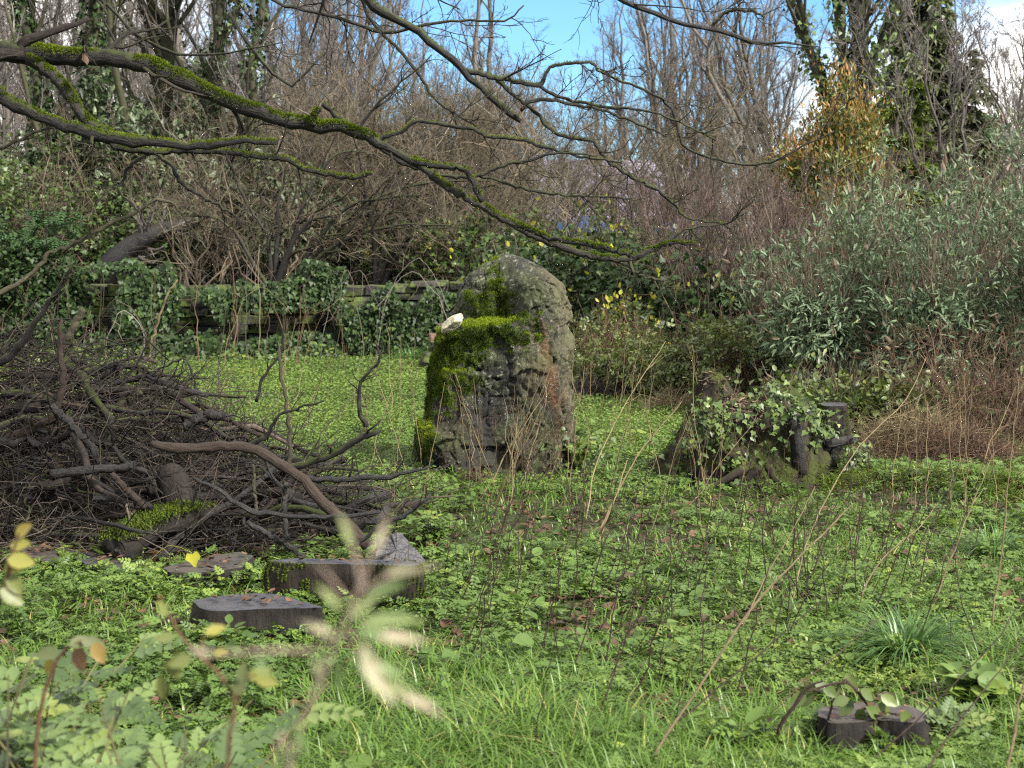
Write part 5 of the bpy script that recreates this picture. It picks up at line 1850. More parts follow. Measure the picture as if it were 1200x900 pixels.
sel = (noise(pos, 3.2, 131) > 0.52) & (od[:, 1] < 0.4)
pos, od = pos[sel] + od[sel] * rng.uniform(0.01, 0.05, (sel.sum(), 1)), od[sel]
mb.leaves(IVYL, pos, norm(np.array((0, 0, -0.8)) + od * 0.4 + rng.normal(0, 0.4, od.shape)), od + np.array((0, 0, 0.5)) + rng.normal(0, 0.3, od.shape), 0.045 * rng.uniform(0.6, 1.25, len(pos)))
part('ivy', mb, M['ivy_pale'], root)
n = 22000
k = rng.integers(0, len(Vs), n)
pos = Vs[k] + rng.normal(0, 0.012, (n, 3))
keepm = fbm(pos, 4.5, 83, 3) > 0.48
pos = pos[keepm]
mb = MB()
od = norm(pos - IS - np.array((0, 0, 0.2)))
mb.leaves(KITE, pos, norm(od + np.array((0, 0, 0.5)) + rng.normal(0, 0.4, od.shape)), rng.normal(0, 1, od.shape), 0.016, 0.011)
part('moss', mb, M['moss_dark'], root)
# small mossy foot of the standing stone, right
v, q = rock(W(672, 533, SD - 0.15), (0.14, 0.16, 0.10), 77)
mb = MB()
mb.add(v, quads=q)
rk = W(672, 533, SD - 0.15)
o = thing('mossy_rock', 'low dark mossy rock against the right foot of the standing stone', 'rock', rk)
part('rock_body', mb, M['wall_stone'], o)
k = rng.integers(0, len(v), 1500)
mb = MB()
mb.leaves(KITE, v[k], norm(v[k] - rk + np.array((0, 0, 0.1)) + rng.normal(0, 0.05, (1500, 3))), rng.normal(0, 1, (1500, 3)), 0.022, 0.014)
part('moss', mb, M['moss_dark'], o)
mb = MB()
n = 110
pos = rk + rng.normal(0, 1, (n, 3)) * np.array((0.16, 0.1, 0.07)) + np.array((0.02, -0.12, 0.06))
mb.leaves(IVYL, pos, norm(np.array((0, -0.5, -0.3)) + rng.normal(0, 0.5, (n, 3))), np.array((0, -0.5, 1)) + rng.normal(0, 0.4, (n, 3)), 0.05)
part('ivy', mb, M['ivy_pale'], o)

#@@PILE
# ------------------------------------------------------------------ brush pile


def px_stick(pts, d, name, label, mat, cat='branch', group=None, twigs=0, K=22, wob=0.004, sides=9, cap=True, tl=0.3):
    """one branch: (px, py, width px[, extra depth]) points at distance d"""
    rows = []
    for p_ in pts:
        dd = d + (p_[3] if len(p_) > 3 else 0)
        w_ = W(p_[0], p_[1], dd)
        rows.append((*w_, p_[2] / 2 * dd / FPX))
    q = spline(rows, K)
    q[:, :3] += rng.normal(0, wob, (K, 3))
    r = np.maximum(q[:, 3], 0.002) * (1 + 0.06 * rng.normal(0, 1, K))
    mb = MB()
    mb.tubes(q[:, :3], r, sides, cap=cap, ridge=0.06)
    if twigs:
        P, R = grow(q[:, :3], r, twigs, 0.15, 1, 0.8, tl, 7, 0.04, 0.25, 0.5, 0.002)
        mb.tubes(P, R, 4)
        P, R = grow(P, R, 2, 0.2, 1, 0.7, 0.5, 5, 0.03, 0.25, 0.6, 0.0016)
        mb.tubes(P, R, 3)
    return solo(name, mb, M[mat], q[0, :3], label, cat, group)


def pile_h(x, y):
    """height of the heap over the ground"""
    a = np.exp(-np.abs((x + 3.0) / 1.45) ** 2.6 - np.abs((y - 9.0) / 1.0) ** 2.4) * 0.92
    b = np.exp(-((x + 1.5) / 0.7) ** 2 - ((y - 8.6) / 0.6) ** 2) * 0.30
    c = np.exp(-((x + 3.9) / 0.9) ** 2 - ((y - 9.3) / 1.0) ** 2) * 0.75
    return np.maximum.reduce([a, b, c]) * (0.62 + 0.76 * n2(x, y, 1.9, 61))


PG = 'loose branches of the brush pile'
px_stick([(178, 518, 9), (200, 524, 12), (235, 525, 12), (268, 522, 12), (300, 527, 12), (330, 545, 13), (355, 562, 13), (380, 590, 13), (405, 612, 13), (430, 640, 14)], 7.7, 'branch',
         'thick red-brown bent bough with a pale sawn end across the front of the brush pile', 'pile_brown', group=PG, wob=0.003, sides=12, K=34)
px_stick([(60, 556, 12), (90, 553, 12), (115, 550, 11), (140, 549, 11), (158, 546, 11)], 7.9, 'branch', 'smooth wet black length of branch with a blue sheen low in the pile', 'pile_black', group=PG, wob=0.001)
px_stick([(104, 452, 9), (122, 442, 10), (141, 432, 9)], 9.1, 'branch', 'short thick black stub poking up right at the top of the pile', 'pile_black', group=PG)
px_stick([(120, 458, 6), (140, 447, 8), (170, 443, 8), (195, 450, 9), (220, 458, 8), (245, 463, 6)], 9.0, 'branch', 'dark arched branch along the upper right edge of the pile', 'pile_black', group=PG, twigs=4)
px_stick([(2, 462, 5), (50, 460, 6), (100, 466, 7), (150, 470, 6), (230, 462, 5), (290, 465, 3)], 9.0, 'branch', 'long thin green-stained branch lying level across the top of the pile', 'pile_grey', group=PG, twigs=5)
px_stick([(-20, 525, 12), (20, 510, 11), (55, 495, 10), (68, 475, 8), (74, 450, 8), (72, 425, 7), (70, 400, 6), (72, 375, 3)], 8.3, 'branch', 'brown-green branch bending upright at the left of the pile', 'pile_brown', group=PG, twigs=4)
px_stick([(98, 362, 9), (88, 380, 9), (76, 405, 9), (60, 430, 7)], 9.2, 'branch', 'mossy broken stick standing above the left of the pile', 'pile_grey', group=PG)
px_stick([(-15, 432, 10), (15, 415, 9), (40, 380, 7), (60, 350, 5), (85, 310, 3)], 8.6, 'branch', 'dark bough rising out of the left edge of the pile', 'limb', group=PG, twigs=6)
px_stick([(130, 480, 9), (150, 470, 10), (165, 458, 9)], 8.8, 'branch', 'short olive stick sloping up in the middle of the pile', 'pile_grey', group=PG)
px_stick([(60, 475, 9), (90, 505, 10), (110, 530, 10), (118, 545, 8)], 8.2, 'branch', 'grey-black branch slanting down right through the pile', 'pile_black', group=PG)
px_stick([(131, 556, 7), (150, 575, 8), (170, 595, 8)], 7.8, 'branch', 'short brown pole sloping down beside the wet black branch', 'pile_brown', group=PG)
px_stick([(225, 560, 4), (255, 575, 5), (290, 597, 6), (330, 604, 6), (370, 606, 5), (420, 604, 5), (445, 598, 4)], 7.55, 'branch', 'long thin black branch curving across the lower front of the pile', 'pile_black', group=PG, twigs=2)
px_stick([(290, 612, 6), (330, 636, 7), (360, 655, 5)], 7.7, 'branch', 'black stick sloping down right under the bent bough', 'pile_black', group=PG)
px_stick([(300, 555, 10), (350, 545, 9), (390, 532, 9), (420, 515, 8), (445, 503, 6)], 8.6, 'branch', 'dark knobbly branch reaching right out of the pile', 'limb', group=PG, twigs=5)
px_stick([(350, 560, 7), (400, 562, 7), (450, 558, 7), (470, 555, 5), (505, 548, 3)], 8.3, 'branch', 'black level branch stretching right toward the standing stone', 'pile_black', group=PG, twigs=2)
px_stick([(415, 640, 4), (450, 615, 6), (480, 600, 5), (505, 580, 3)], 7.5, 'branch', 'crooked black branch lying right of the bent bough', 'pile_black', group=PG, twigs=3)
px_stick([(215, 500, 10), (235, 490, 13), (250, 487, 12), (270, 491, 9)], 8.6, 'branch', 'dark knotted lump of wood in the right of the pile', 'pile_black', group=PG)
px_stick([(285, 525, 6), (310, 512, 5), (325, 490, 4), (345, 480, 3), (380, 470, 2)], 7.8, 'branch', 'forked twig rising from the elbow of the bent bough', 'limb', group=PG, twigs=6)
px_stick([(340, 545, 5), (338, 500, 5), (334, 460, 4), (328, 430, 4), (326, 400, 2)], 8.1, 'branch', 'pale grey stick standing upright in the right of the pile', 'pile_grey', group=PG)
px_stick([(335, 565, 6), (334, 600, 6), (336, 640, 5)], 7.65, 'branch', 'upright black stick propping the bent bough', 'pile_black', group=PG)
px_stick([(300, 600, 4), (298, 570, 4), (296, 545, 3)], 7.7, 'branch', 'short mossy upright twig beside the bent bough', 'pile_grey', group=PG)
px_stick([(430, 500, 6), (420, 475, 5), (425, 445, 4), (445, 420, 3), (440, 400, 2)], 9.0, 'branch', 'twisted grey branch standing up left of the standing stone', 'limb', group=PG, twigs=7)
px_stick([(300, 470, 4), (310, 440, 4), (330, 410, 3), (332, 360, 2)], 9.4, 'branch', 'thin arched sapling whip above the right of the pile', 'limb', group=PG, twigs=3)
px_stick([(245, 500, 4), (225, 440, 3), (215, 420, 3), (172, 440, 2)], 9.3, 'branch', 'wiry bent twig looping over the top of the pile', 'limb', group=PG, twigs=5)
px_stick([(175, 430, 3), (178, 400, 3), (195, 350, 3), (207, 328, 2)], 9.6, 'branch', 'tall straight pale whip behind the pile', 'straw', group=PG)

# everything else in the heap: loose branches one cannot tell apart
n_sticks = 250
for k in range(n_sticks):
    for _ in range(30):
        x, y = random.uniform(-4.2, -0.75), random.uniform(7.7, 10.2)
        hgt = float(pile_h(x, y))
        if hgt > 0.10:
            break
    z = float(terrain(x, y)) + hgt * (1 - 0.75 * random.random() ** 1.6)
    a = random.choice((0, 0, 0, math.pi)) + random.gauss(0, 0.55)
    L = random.uniform(0.5, 1.5)
    pitch = random.gauss(0, 0.22)
    t = np.linspace(-0.5, 0.5, 12)[:, None]
    dirv = np.array((math.cos(a) * math.cos(pitch), math.sin(a) * math.cos(pitch), math.sin(pitch)))
    q = np.array((x, y, z)) + dirv * t * L + np.cumsum(rng.normal(0, 0.022, (12, 3)), 0)
    lim = terrain(q[:, 0], q[:, 1]) + 0.01
    cap_h = lim + np.maximum(pile_h(q[:, 0], q[:, 1]), 0.03) + 0.16
    q[:, 2] = np.clip(q[:, 2], lim, cap_h)
    r0 = random.choice((0.006, 0.008, 0.010, 0.013, 0.017, 0.024, 0.032))
    r = np.linspace(r0, r0 * random.uniform(0.35, 0.8), 12) * (1 + 0.08 * rng.normal(0, 1, 12))
    mb = MB()
    mb.tubes(q, r, 7, cap=True, ridge=0.06)
    P, R = grow(q, r, random.randint(2, 5), 0.2, 1, 0.75, 0.4, 7, 0.02, 0.25, 0.5, 0.002)
    mb.tubes(P, R, 4)
    P, R = grow(P, R, 3, 0.2, 1, 0.75, 0.5, 5, 0.0, 0.28, 0.6, 0.0015)
    mb.tubes(P, R, 3)
    solo('branch', mb, M[random.choice(('pile_black', 'pile_black', 'pile_black', 'limb', 'pile_grey' if r0 < 0.015 else 'limb', 'brush', 'pile_brown' if r0 < 0.02 else 'limb_dead'))], q[0],
         'loose dark dead branch tangled in the heap of the brush pile', 'branch', 'tangled branches of the brush pile')
# fine brushwood
n = 5200
x, y = rng.uniform(-4.4, -0.6, n * 3), rng.uniform(7.6, 10.4, n * 3)
hg = pile_h(x, y)
sel = np.where((hg > 0.05) & (rng.random(n * 3) < 0.25 + hg * 1.4))[0][:n]
x, y, hg = x[sel], y[sel], hg[sel]
n = len(x)
z = terrain(x, y) + hg * (1.08 - 0.7 * rng.random(n) ** 1.5)
d = norm(rng.normal(0, 1, (n, 3)) * np.array((1.1, 0.8, 0.38)))
L = rng.uniform(0.15, 0.75, n)
P = [np.stack((x, y, z), 1)]
for k in range(6):
    d = norm(d + rng.normal(0, 0.28, (n, 3)))
    P.append(P[-1] + d * (L / 6)[:, None])
P = np.stack(P, 1)
P[..., 2] = np.maximum(P[..., 2], terrain(P[..., 0], P[..., 1]) + 0.005)
R = rng.choice((0.0016, 0.0022, 0.003, 0.0045), n)[:, None] * np.linspace(1, 0.5, 7)[None]
mb = MB()
mb.tubes(P, R, 4)
P2, R2 = grow(P[:2600], R[:2600], 2, 0.2, 1, 0.8, 0.45, 4, 0.0, 0.25, 0.7, 0.0013)
mb.tubes(P2, R2, 3)
solo('brushwood', mb, M['brush'], (-2.5, 9, 0), kind='stuff', label='mass of fine dead twigs filling the brush pile')

# -- dead red-brown bush and bracken mound at the right
p = at(1178, 12.6)
st = []
for k in range(34):
    a = k * 2.4
    s2 = 0.75 * (k / 34) ** 0.5
    st.append(stem_path(random.uniform(0.6, 0.98), (s2 * math.cos(a) * 0.8, s2 * math.sin(a) * 0.8), 0.12, 9, 0.006, 0.003, (0.25 * math.cos(a), 0.2 * math.sin(a), 0)))
bare_tree('dead_bush', 'dead red-brown bush of fine brittle twigs at the right edge', 'bush', st,
          [dict(n=10, t0=0.1, t1=1, ang=0.7, lr=0.5, K=6, up=-0.03, wob=0.25, rr=0.75, rmin=0.0022, sides=3),
           dict(n=7, t0=0.1, t1=1, ang=0.8, lr=0.55, K=5, up=-0.05, wob=0.28, rr=0.8, rmin=0.0018, sides=3)],
          M['twig_red'], M['twig_red'], None, p)


def heap(name, label, cat, p, rx, ry, h, n, mats, L=(0.1, 0.4), r=(0.0015, 0.0035)):
    x = rng.normal(0, 0.5, n) * rx
    y = rng.normal(0, 0.5, n) * ry
    hh = h * np.exp(-(x / rx) ** 2 * 1.5 - (y / ry) ** 2 * 1.5)
    z = terrain(x + p[0], y + p[1]) + hh * (1.05 - 0.5 * rng.random(n) ** 2)
    d = norm(rng.normal(0, 1, (n, 3)) * np.array((1, 1, 0.45)))
    l = rng.uniform(*L, n)
    P = [np.stack((x + p[0], y + p[1], z), 1)]
    for k in range(5):
        d = norm(d + rng.normal(0, 0.25, (n, 3)) + np.array((0, 0, -0.06)))
        P.append(P[-1] + d * (l / 5)[:, None])
    P = np.stack(P, 1)
    P[..., 2] = np.maximum(P[..., 2], terrain(P[..., 0], P[..., 1]) + 0.004)
    R = rng.uniform(*r, n)[:, None] * np.linspace(1, 0.5, 6)[None]
    mb = MB()
    mb.tubes(P, R, 3)
    return solo(name, mb, mats, p, label, cat)


heap('bracken_heap', 'mound of straw-pale dead grass and bracken left of the red-brown dead bush', 'heap', at(1080, 12.2), 0.55, 0.5, 0.28, 3200, M['straw'])
heap('twig_heap', 'low heap of dark dead twigs between the turf mound and the dead bush', 'heap', at(1125, 11.7), 0.5, 0.45, 0.2, 2600, M['twig_red'])
heap('twig_heap', 'litter of dark twigs at the foot of the hedge right of the standing stone', 'heap', at(700, 17.0), 0.5, 0.4, 0.15, 1500, M['brush'])
heap('straw_patch', 'flattened straw-coloured grass at the foot of the hedge', 'grass', at(795, 15.6), 0.35, 0.3, 0.10, 900, M['straw'])
heap('dead_frond', 'rust-brown dead frond at the front foot of the standing stone', 'fern', G(556, 570), 0.10, 0.08, 0.08, 260, M['twig_red'], (0.05, 0.16), (0.001, 0.004))

#@@LIMBS
# ------------------------------------------------------------------ overhanging mossy tree (trunk stands just outside the frame)
TT = onG(-3.35, 6.9)
mossy = thing('mossy_tree', 'tree at the left whose dark moss-topped limbs hang across the view', 'tree', TT)
q = spline([TT + np.array((0, 0, -0.1)), TT + np.array((0.05, 0, 1.3)), TT + np.array((-0.05, 0.05, 2.6)), TT + np.array((0.1, 0, 4.0)), TT + np.array((0.3, 0.1, 5.6))], 24)
mb = MB()
mb.tubes(q, np.linspace(0.24, 0.12, 24), 14, ridge=0.05)
part('trunk', mb, M['limb'], mossy)


def limb(pts, d, name='limb', mat='limb', moss=0, twigs=6, K=None, pre=None, tlen=0.22, fine=True, sides=11, mossw=1.0, tw_t0=0.2):
    rows = []
    if pre is not None:
        rows += [tuple(r_) for r_ in pre]
    for p_ in pts:
        dd = d + (p_[3] if len(p_) > 3 else 0)
        rows.append((*W(p_[0], p_[1], dd), p_[2] / 2 * dd / FPX))
    K = K or max(14, 5 * len(rows))
    q = spline(rows, K)
    moss = int(moss * 1.5)
    r = np.maximum(q[:, 3] * np.where(q[:, 3] < 0.024, 0.74, 0.9), 0.0022) * (1 + 0.05 * rng.normal(0, 1, K) + 0.16 * (rng.random(K) < 0.12))
    q = q[:, :3] + rng.normal(0, 0.003, (K, 3))
    mb = MB()
    mb.tubes(q, r, sides, cap=True, ridge=0.05)
    if twigs:
        tb = mb
        P, R = grow(q, r * 0.5, twigs, tw_t0, 1.0, 0.85, tlen, 9, 0.015, 0.16, 0.7, 0.003, lfall=0.3)
        tb.tubes(P, R, 5, mat=1)
        if fine:
            P, R = grow(P, R, 4, 0.15, 1.0, 0.75, 0.5, 7, 0.01, 0.17, 0.65, 0.0022)
            tb.tubes(P, R, 4, mat=1)
            P, R = grow(P, R, 3, 0.15, 1.0, 0.7, 0.5, 5, 0.01, 0.18, 0.7, 0.0016)
            tb.tubes(P, R, 3, mat=1)
    o = part(name, mb, [M[mat], M['twig_dark']], mossy)
    if moss:
        f = rng.random(moss) * (K - 1)
        i = np.minimum(f.astype(int), K - 2)
        w = (f - i)[:, None]
        c = q[i] * (1 - w) + q[i + 1] * w
        rr = r[i] * (1 - w[:, 0]) + r[i + 1] * w[:, 0]
        tan = norm(q[i + 1] - q[i])
        sd = norm(np.cross(tan, (0, 0, 1)))
        upv = np.cross(sd, tan)
        a = rng.normal(0, 0.75 * mossw, moss)
        od = upv * np.cos(a)[:, None] + sd * np.sin(a)[:, None]
        keepm = 0.75 * fbm(c, 4.0, 101, 3) + 0.35 * noise(c, 22.0, 102) + 0.16 * np.cos(a) + rng.normal(0, 0.04, moss) > 0.625
        c, rr, od, tan = c[keepm], rr[keepm], od[keepm], tan[keepm]
        lift = 0.55 * rr * fbm(c, 16.0, 103, 2) ** 1.5
        mb = MB()
        mb.leaves(KITE, c + od * (rr * 0.96 + lift * rng.random(len(c)))[:, None], norm(od + rng.normal(0, 0.5, od.shape) + np.array((0, 0, 0.2))), rng.normal(0, 1, od.shape), rng.uniform(0.005, 0.012, len(c)), 0.008,
                  rnd=np.clip(0.5 + 0.5 * od[:, 2] * 0.6 + 0.7 * (fbm(c, 6.0, 104, 2) - 0.5) + rng.normal(0, 0.15, len(c)), 0, 1))
        part('moss', mb, M['moss'], o)
    return o


T4 = lambda z, dx=0.0: (TT[0] + dx, TT[1], TT[2] + z, 0.075)
D = 7.0
limb([(-30, 55, 27), (0, 60, 25), (60, 66, 22), (120, 68, 20), (170, 76, 20), (215, 95, 19), (265, 118, 18), (320, 137, 17), (370, 148, 16), (400, 149, 14), (433, 162, 13), (467, 180, 12), (495, 195, 12)], D, moss=34000, twigs=7, pre=[T4(2.6)], tw_t0=0.3, tlen=0.16)
limb([(493, 194, 11), (517, 215, 11), (543, 230, 11), (573, 247, 11), (607, 267, 11), (640, 284, 11), (673, 294, 11), (700, 301, 10), (735, 304, 9), (762, 294, 7), (785, 285, 5), (815, 287, 3)], D, moss=5000, twigs=9, tlen=0.22)
limb([(425, 158, 9), (450, 176, 9), (480, 193, 9), (505, 200, 9)], D + 0.12, moss=700, twigs=0)
limb([(480, 190, 8), (510, 194, 9), (535, 197, 9), (547, 200, 9), (555, 216, 9), (565, 236, 9)], D - 0.06, moss=900, twigs=2)
limb([(607, 264, 7), (640, 277, 7), (680, 286, 7), (715, 292, 7), (738, 300, 6)], D - 0.08, moss=3500, twigs=3, mossw=1.3)
limb([(32, 70, 14), (58, 85, 14), (78, 108, 14), (95, 133, 13), (110, 148, 13), (130, 158, 11)], D - 0.05, moss=3600, twigs=2)
limb([(-30, 100, 17), (0, 115, 15), (40, 133, 14), (80, 148, 14), (115, 158, 15), (150, 165, 14), (200, 169, 12), (250, 171, 12), (285, 164, 9), (325, 168, 8)], D - 0.1, moss=3400, twigs=5, pre=[T4(2.3)], mossw=0.8, tlen=0.14)
limb([(115, 158, 9), (140, 173, 10), (180, 178, 9), (225, 177, 8), (265, 179, 8), (300, 183, 8), (338, 187, 8), (352, 197, 7), (380, 204, 7), (410, 208, 6), (437, 204, 4)], D, moss=1500, twigs=6, tlen=0.25)
limb([(0, 64, 15), (25, 51, 14), (50, 40, 12), (75, 32, 10), (104, 23, 6)], D - 0.15, mat='limb_dead', twigs=3, pre=[T4(2.45)])
limb([(180, 178, 6), (200, 193, 7), (212, 213, 7), (240, 232, 5), (265, 246, 4), (285, 262, 3)], D, twigs=6, tlen=0.4)
limb([(265, 180, 5), (278, 215, 5), (295, 248, 4), (315, 276, 3)], D, twigs=3, tlen=0.4)
limb([(175, 180, 5), (152, 194, 6), (143, 215, 5), (138, 222, 4), (160, 245, 3), (170, 265, 2)], D, twigs=3, tlen=0.4)
limb([(378, 122, 8), (395, 137, 8), (420, 156, 7), (440, 166, 7), (452, 160, 7), (470, 154, 6), (493, 143, 6), (527, 147, 6), (557, 152, 6), (573, 160, 5), (610, 163, 5), (640, 173, 5), (680, 183, 4), (730, 190, 3)], D + 0.15, moss=500, twigs=7, tlen=0.22)
limb([(366, 147, 8), (369, 136, 9), (373, 126, 10)], D - 0.04, 'cut_stub', moss=900, twigs=0, mossw=2.0)
limb([(505, 203, 5), (540, 207, 6), (560, 206, 6), (593, 193, 5), (620, 188, 5), (648, 180, 4), (700, 182, 2)], D + 0.1, twigs=6, tlen=0.35)
limb([(560, 206, 3), (600, 217, 4), (640, 227, 4), (680, 230, 3), (740, 231, 2)], D + 0.1, twigs=6, tlen=0.3)
# limbs arching over from above the frame
top = (*W(330, -160, 7.4), 0.05)
limb([(405, -40, 13), (432, 0, 12), (452, 17, 12), (482, 32, 11), (512, 56, 11), (540, 80, 11), (548, 90, 10), (562, 102, 9), (580, 118, 9), (598, 134, 9), (610, 143, 7)], 7.6, moss=1400, twigs=8, pre=[T4(4.2, 0.1), top], tlen=0.22)
limb([(545, 82, 8), (575, 90, 8), (605, 95, 7), (632, 100, 7), (637, 92, 6), (645, 80, 5), (665, 75, 5), (690, 74, 4), (705, 85, 3), (730, 97, 2)], 7.6, moss=300, twigs=8, tlen=0.35)
limb([(632, 100, 6), (650, 112, 5), (680, 120, 5), (715, 127, 5), (745, 128, 4), (790, 140, 3), (840, 165, 2)], 7.6, twigs=9, tlen=0.3)
limb([(583, 93, 7), (600, 110, 6), (622, 126, 6), (640, 146, 6), (660, 159, 6), (695, 166, 5), (704, 180, 5), (722, 196, 5), (748, 211, 5), (770, 223, 5), (792, 243, 4), (805, 255, 3), (850, 262, 2)], 7.6, moss=300, twigs=9, tlen=0.22)
limb([(612, 130, 5), (618, 120, 6), (640, 116, 6), (665, 121, 5), (700, 128, 5), (740, 141, 4), (780, 160, 3)], 7.55, twigs=8, tlen=0.3)
limb([(420, -60, 6), (424, 0, 6), (440, 30, 5), (462, 52, 5), (490, 85, 5), (515, 120, 4), (560, 150, 3)], 7.9, twigs=8, tlen=0.3)
limb([(300, -40, 5), (320, 0, 5), (400, 22, 5), (450, 38, 5), (520, 25, 4), (590, 24, 3), (615, 5, 2)], 7.9, twigs=10, tlen=0.3)
limb([(60, -30, 5), (120, 0, 5), (160, 40, 5), (205, 64, 4), (260, 62, 3), (330, 50, 2)], 7.3, twigs=7, tlen=0.3, pre=[T4(3.6)])
limb([(230, -40, 6), (270, 20, 5), (310, 75, 5), (340, 100, 4), (380, 60, 3)], 7.4, twigs=8, tlen=0.3, pre=[T4(4.0)])
topr = (*W(560, -190, 7.0), 0.035)
limb([(640, -60, 9), (715, -8, 8), (750, 10, 8), (780, 21, 8), (805, 28, 7), (832, 35, 7), (850, 38, 7), (875, 48, 7), (890, 51, 6), (920, 50, 4), (960, 55, 2)], 7.0, mat='pile_black', twigs=7, pre=[T4(4.6, 0.15), (*W(250, -280, 7.0), 0.05), topr], tlen=0.12, tw_t0=0.5)
limb([(832, 35, 5), (842, 22, 5), (855, 13, 5), (880, 12, 4), (895, 20, 3)], 7.0, twigs=6, tlen=0.4)
limb([(705, 85, 3), (780, 120, 4), (800, 168, 4), (830, 184, 4), (870, 192, 4), (905, 190, 4), (940, 172, 3), (978, 155, 2)], 7.9, twigs=9, tlen=0.25)
limb([(785, 288, 4), (800, 270, 3), (850, 262, 3), (880, 245, 2)], 7.0, twigs=7, tlen=0.5)
limb([(738, 303, 5), (742, 318, 5), (760, 325, 4), (782, 328, 4), (795, 310, 3), (800, 298, 2)], 7.0, mat='pile_grey', twigs=2, tlen=0.4)
limb([(-10, 348, 8), (25, 330, 7), (50, 308, 7), (56, 297, 6), (90, 284, 6), (130, 262, 6), (165, 246, 5), (182, 234, 5), (205, 240, 4), (215, 255, 3), (240, 290, 2)], 7.2, mat='pile_grey', twigs=5, tlen=0.16)
limb([(-10, 178, 5), (20, 165, 5), (50, 152, 4), (90, 150, 2)], 7.2, mat='pile_grey', twigs=4, tlen=0.5)
# a caught dead leaf on the limb
mb = MB()
pos = W(97, 62, D - 0.14)[None]
mb.leaves(CURL, pos, np.array([(0.2, -0.2, -1.0)]), np.array([(0.9, -0.5, 0.1)]), 0.06, rnd=0.3)
solo('dead_leaf', mb, M['litter'], pos[0], 'single withered brown leaf caught on the mossy limb', 'leaf')

#@@COVER
# ------------------------------------------------------------------ ground cover


def scatter(n, d0, d1, power=1.0, margin=430):
    """ground points, evenly dense as seen: more per square metre close by"""
    u = rng.random(n)
    if power == 1.0:
        d = d0 * (d1 / d0) ** u
    else:
        k = 1 - power
        d = (d0 ** k + u * (d1 ** k - d0 ** k)) ** (1 / k)
    px = rng.uniform(-margin, 1200 + margin, n)
    x = (px - 600) / FPX * d
    return x, d, px


def pile_free(x, y):
    return pile_h(x, y) < 0.12


# grassiness: where blades rule (front middle, right) and where leafy cover rules
def grassy(x, y):
    w = 1.6 * (n2(x, y, 1.5, 110) - 0.5)
    a = smooth((6.4 - y + w) / 2.2) * smooth((x + 1.5 + w) / 1.0)
    b = smooth((x - 0.9 + w) / 1.2) * smooth((9.5 - y + w) / 2.5)
    return np.clip(np.maximum(0.75 * a, 0.6 * b) + 0.9 * (n2(x, y, 2.6, 111) - 0.45), 0.03, 1)


def bare(x, y):
    """patches where dead leaves show through"""
    g = np.exp(-((x - 0.35) / 0.75) ** 2 - ((y - 8.9) / 0.8) ** 2) * 0.5 + np.exp(-((x + 1.9) / 1.0) ** 2 - ((y - 7.7) / 0.5) ** 2) * 0.35
    return n2(x, y, 2.3, 113) * 0.6 + n2(x, y, 6.5, 114) * 0.4 + g * 0.45


# feathery leafy cover, 4.2 m to 13 m
mb = MB()
n = 215000
x, y, px = scatter(n, 3.4, 13.5, 1.15)
ok = keep_mask(x, y) & pile_free(x, y) & (bare(x, y) + 0.10 * (noise(np.stack((x, y, x * 0), 1), 12.0, 108) - 0.5) < 0.565) & (rng.random(n) > grassy(x, y) * 0.55)
x, y = x[ok], y[ok]
n = len(x)
hgt = 0.015 + 0.075 * rng.random(n) * (0.4 + n2(x, y, 3.0, 116))
pos = np.stack((x, y, terrain(x, y) + hgt), 1)
a = rng.uniform(0, 6.283, n)
d = np.stack((np.cos(a), np.sin(a), rng.normal(-0.05, 0.28, n)), 1)
L = 0.044 * np.exp(rng.normal(0, 0.36, n)) * (0.6 + 0.7 * n2(x, y, 1.9, 115)) * (0.75 + 0.035 * y)
L = np.clip(L, 0.018, 0.105)
rv = np.clip(0.1 + 0.75 * n2(x, y, 1.3, 117) + rng.normal(0, 0.2, n), 0, 1)
up = np.array((0, 0, 1.0)) + rng.normal(0, 0.3, (n, 3))
h1 = rng.random(n) < 0.25 + 0.6 * n2(x, y, 0.8, 112)
big_ = (~h1) & (n2(x, y, 2.7, 109) > 0.66) & (rng.random(n) < 0.12)
mb.leaves(OVAL, pos[big_] + np.array((0, 0, 0.03)), d[big_], up[big_], L[big_] * 1.25, rnd=np.clip(rv[big_] * 0.7, 0, 1))
mb.leaves(FERNY, pos[h1], d[h1], up[h1], L[h1] * 1.15, rnd=rv[h1])
mb.leaves(TREFOIL, pos[~h1], d[~h1], up[~h1], L[~h1] * 0.75, rnd=rv[~h1])
solo('ground_cover', mb, M['cover'], (0, 8, 0), kind='stuff', label='low feathery leaves covering the ground')

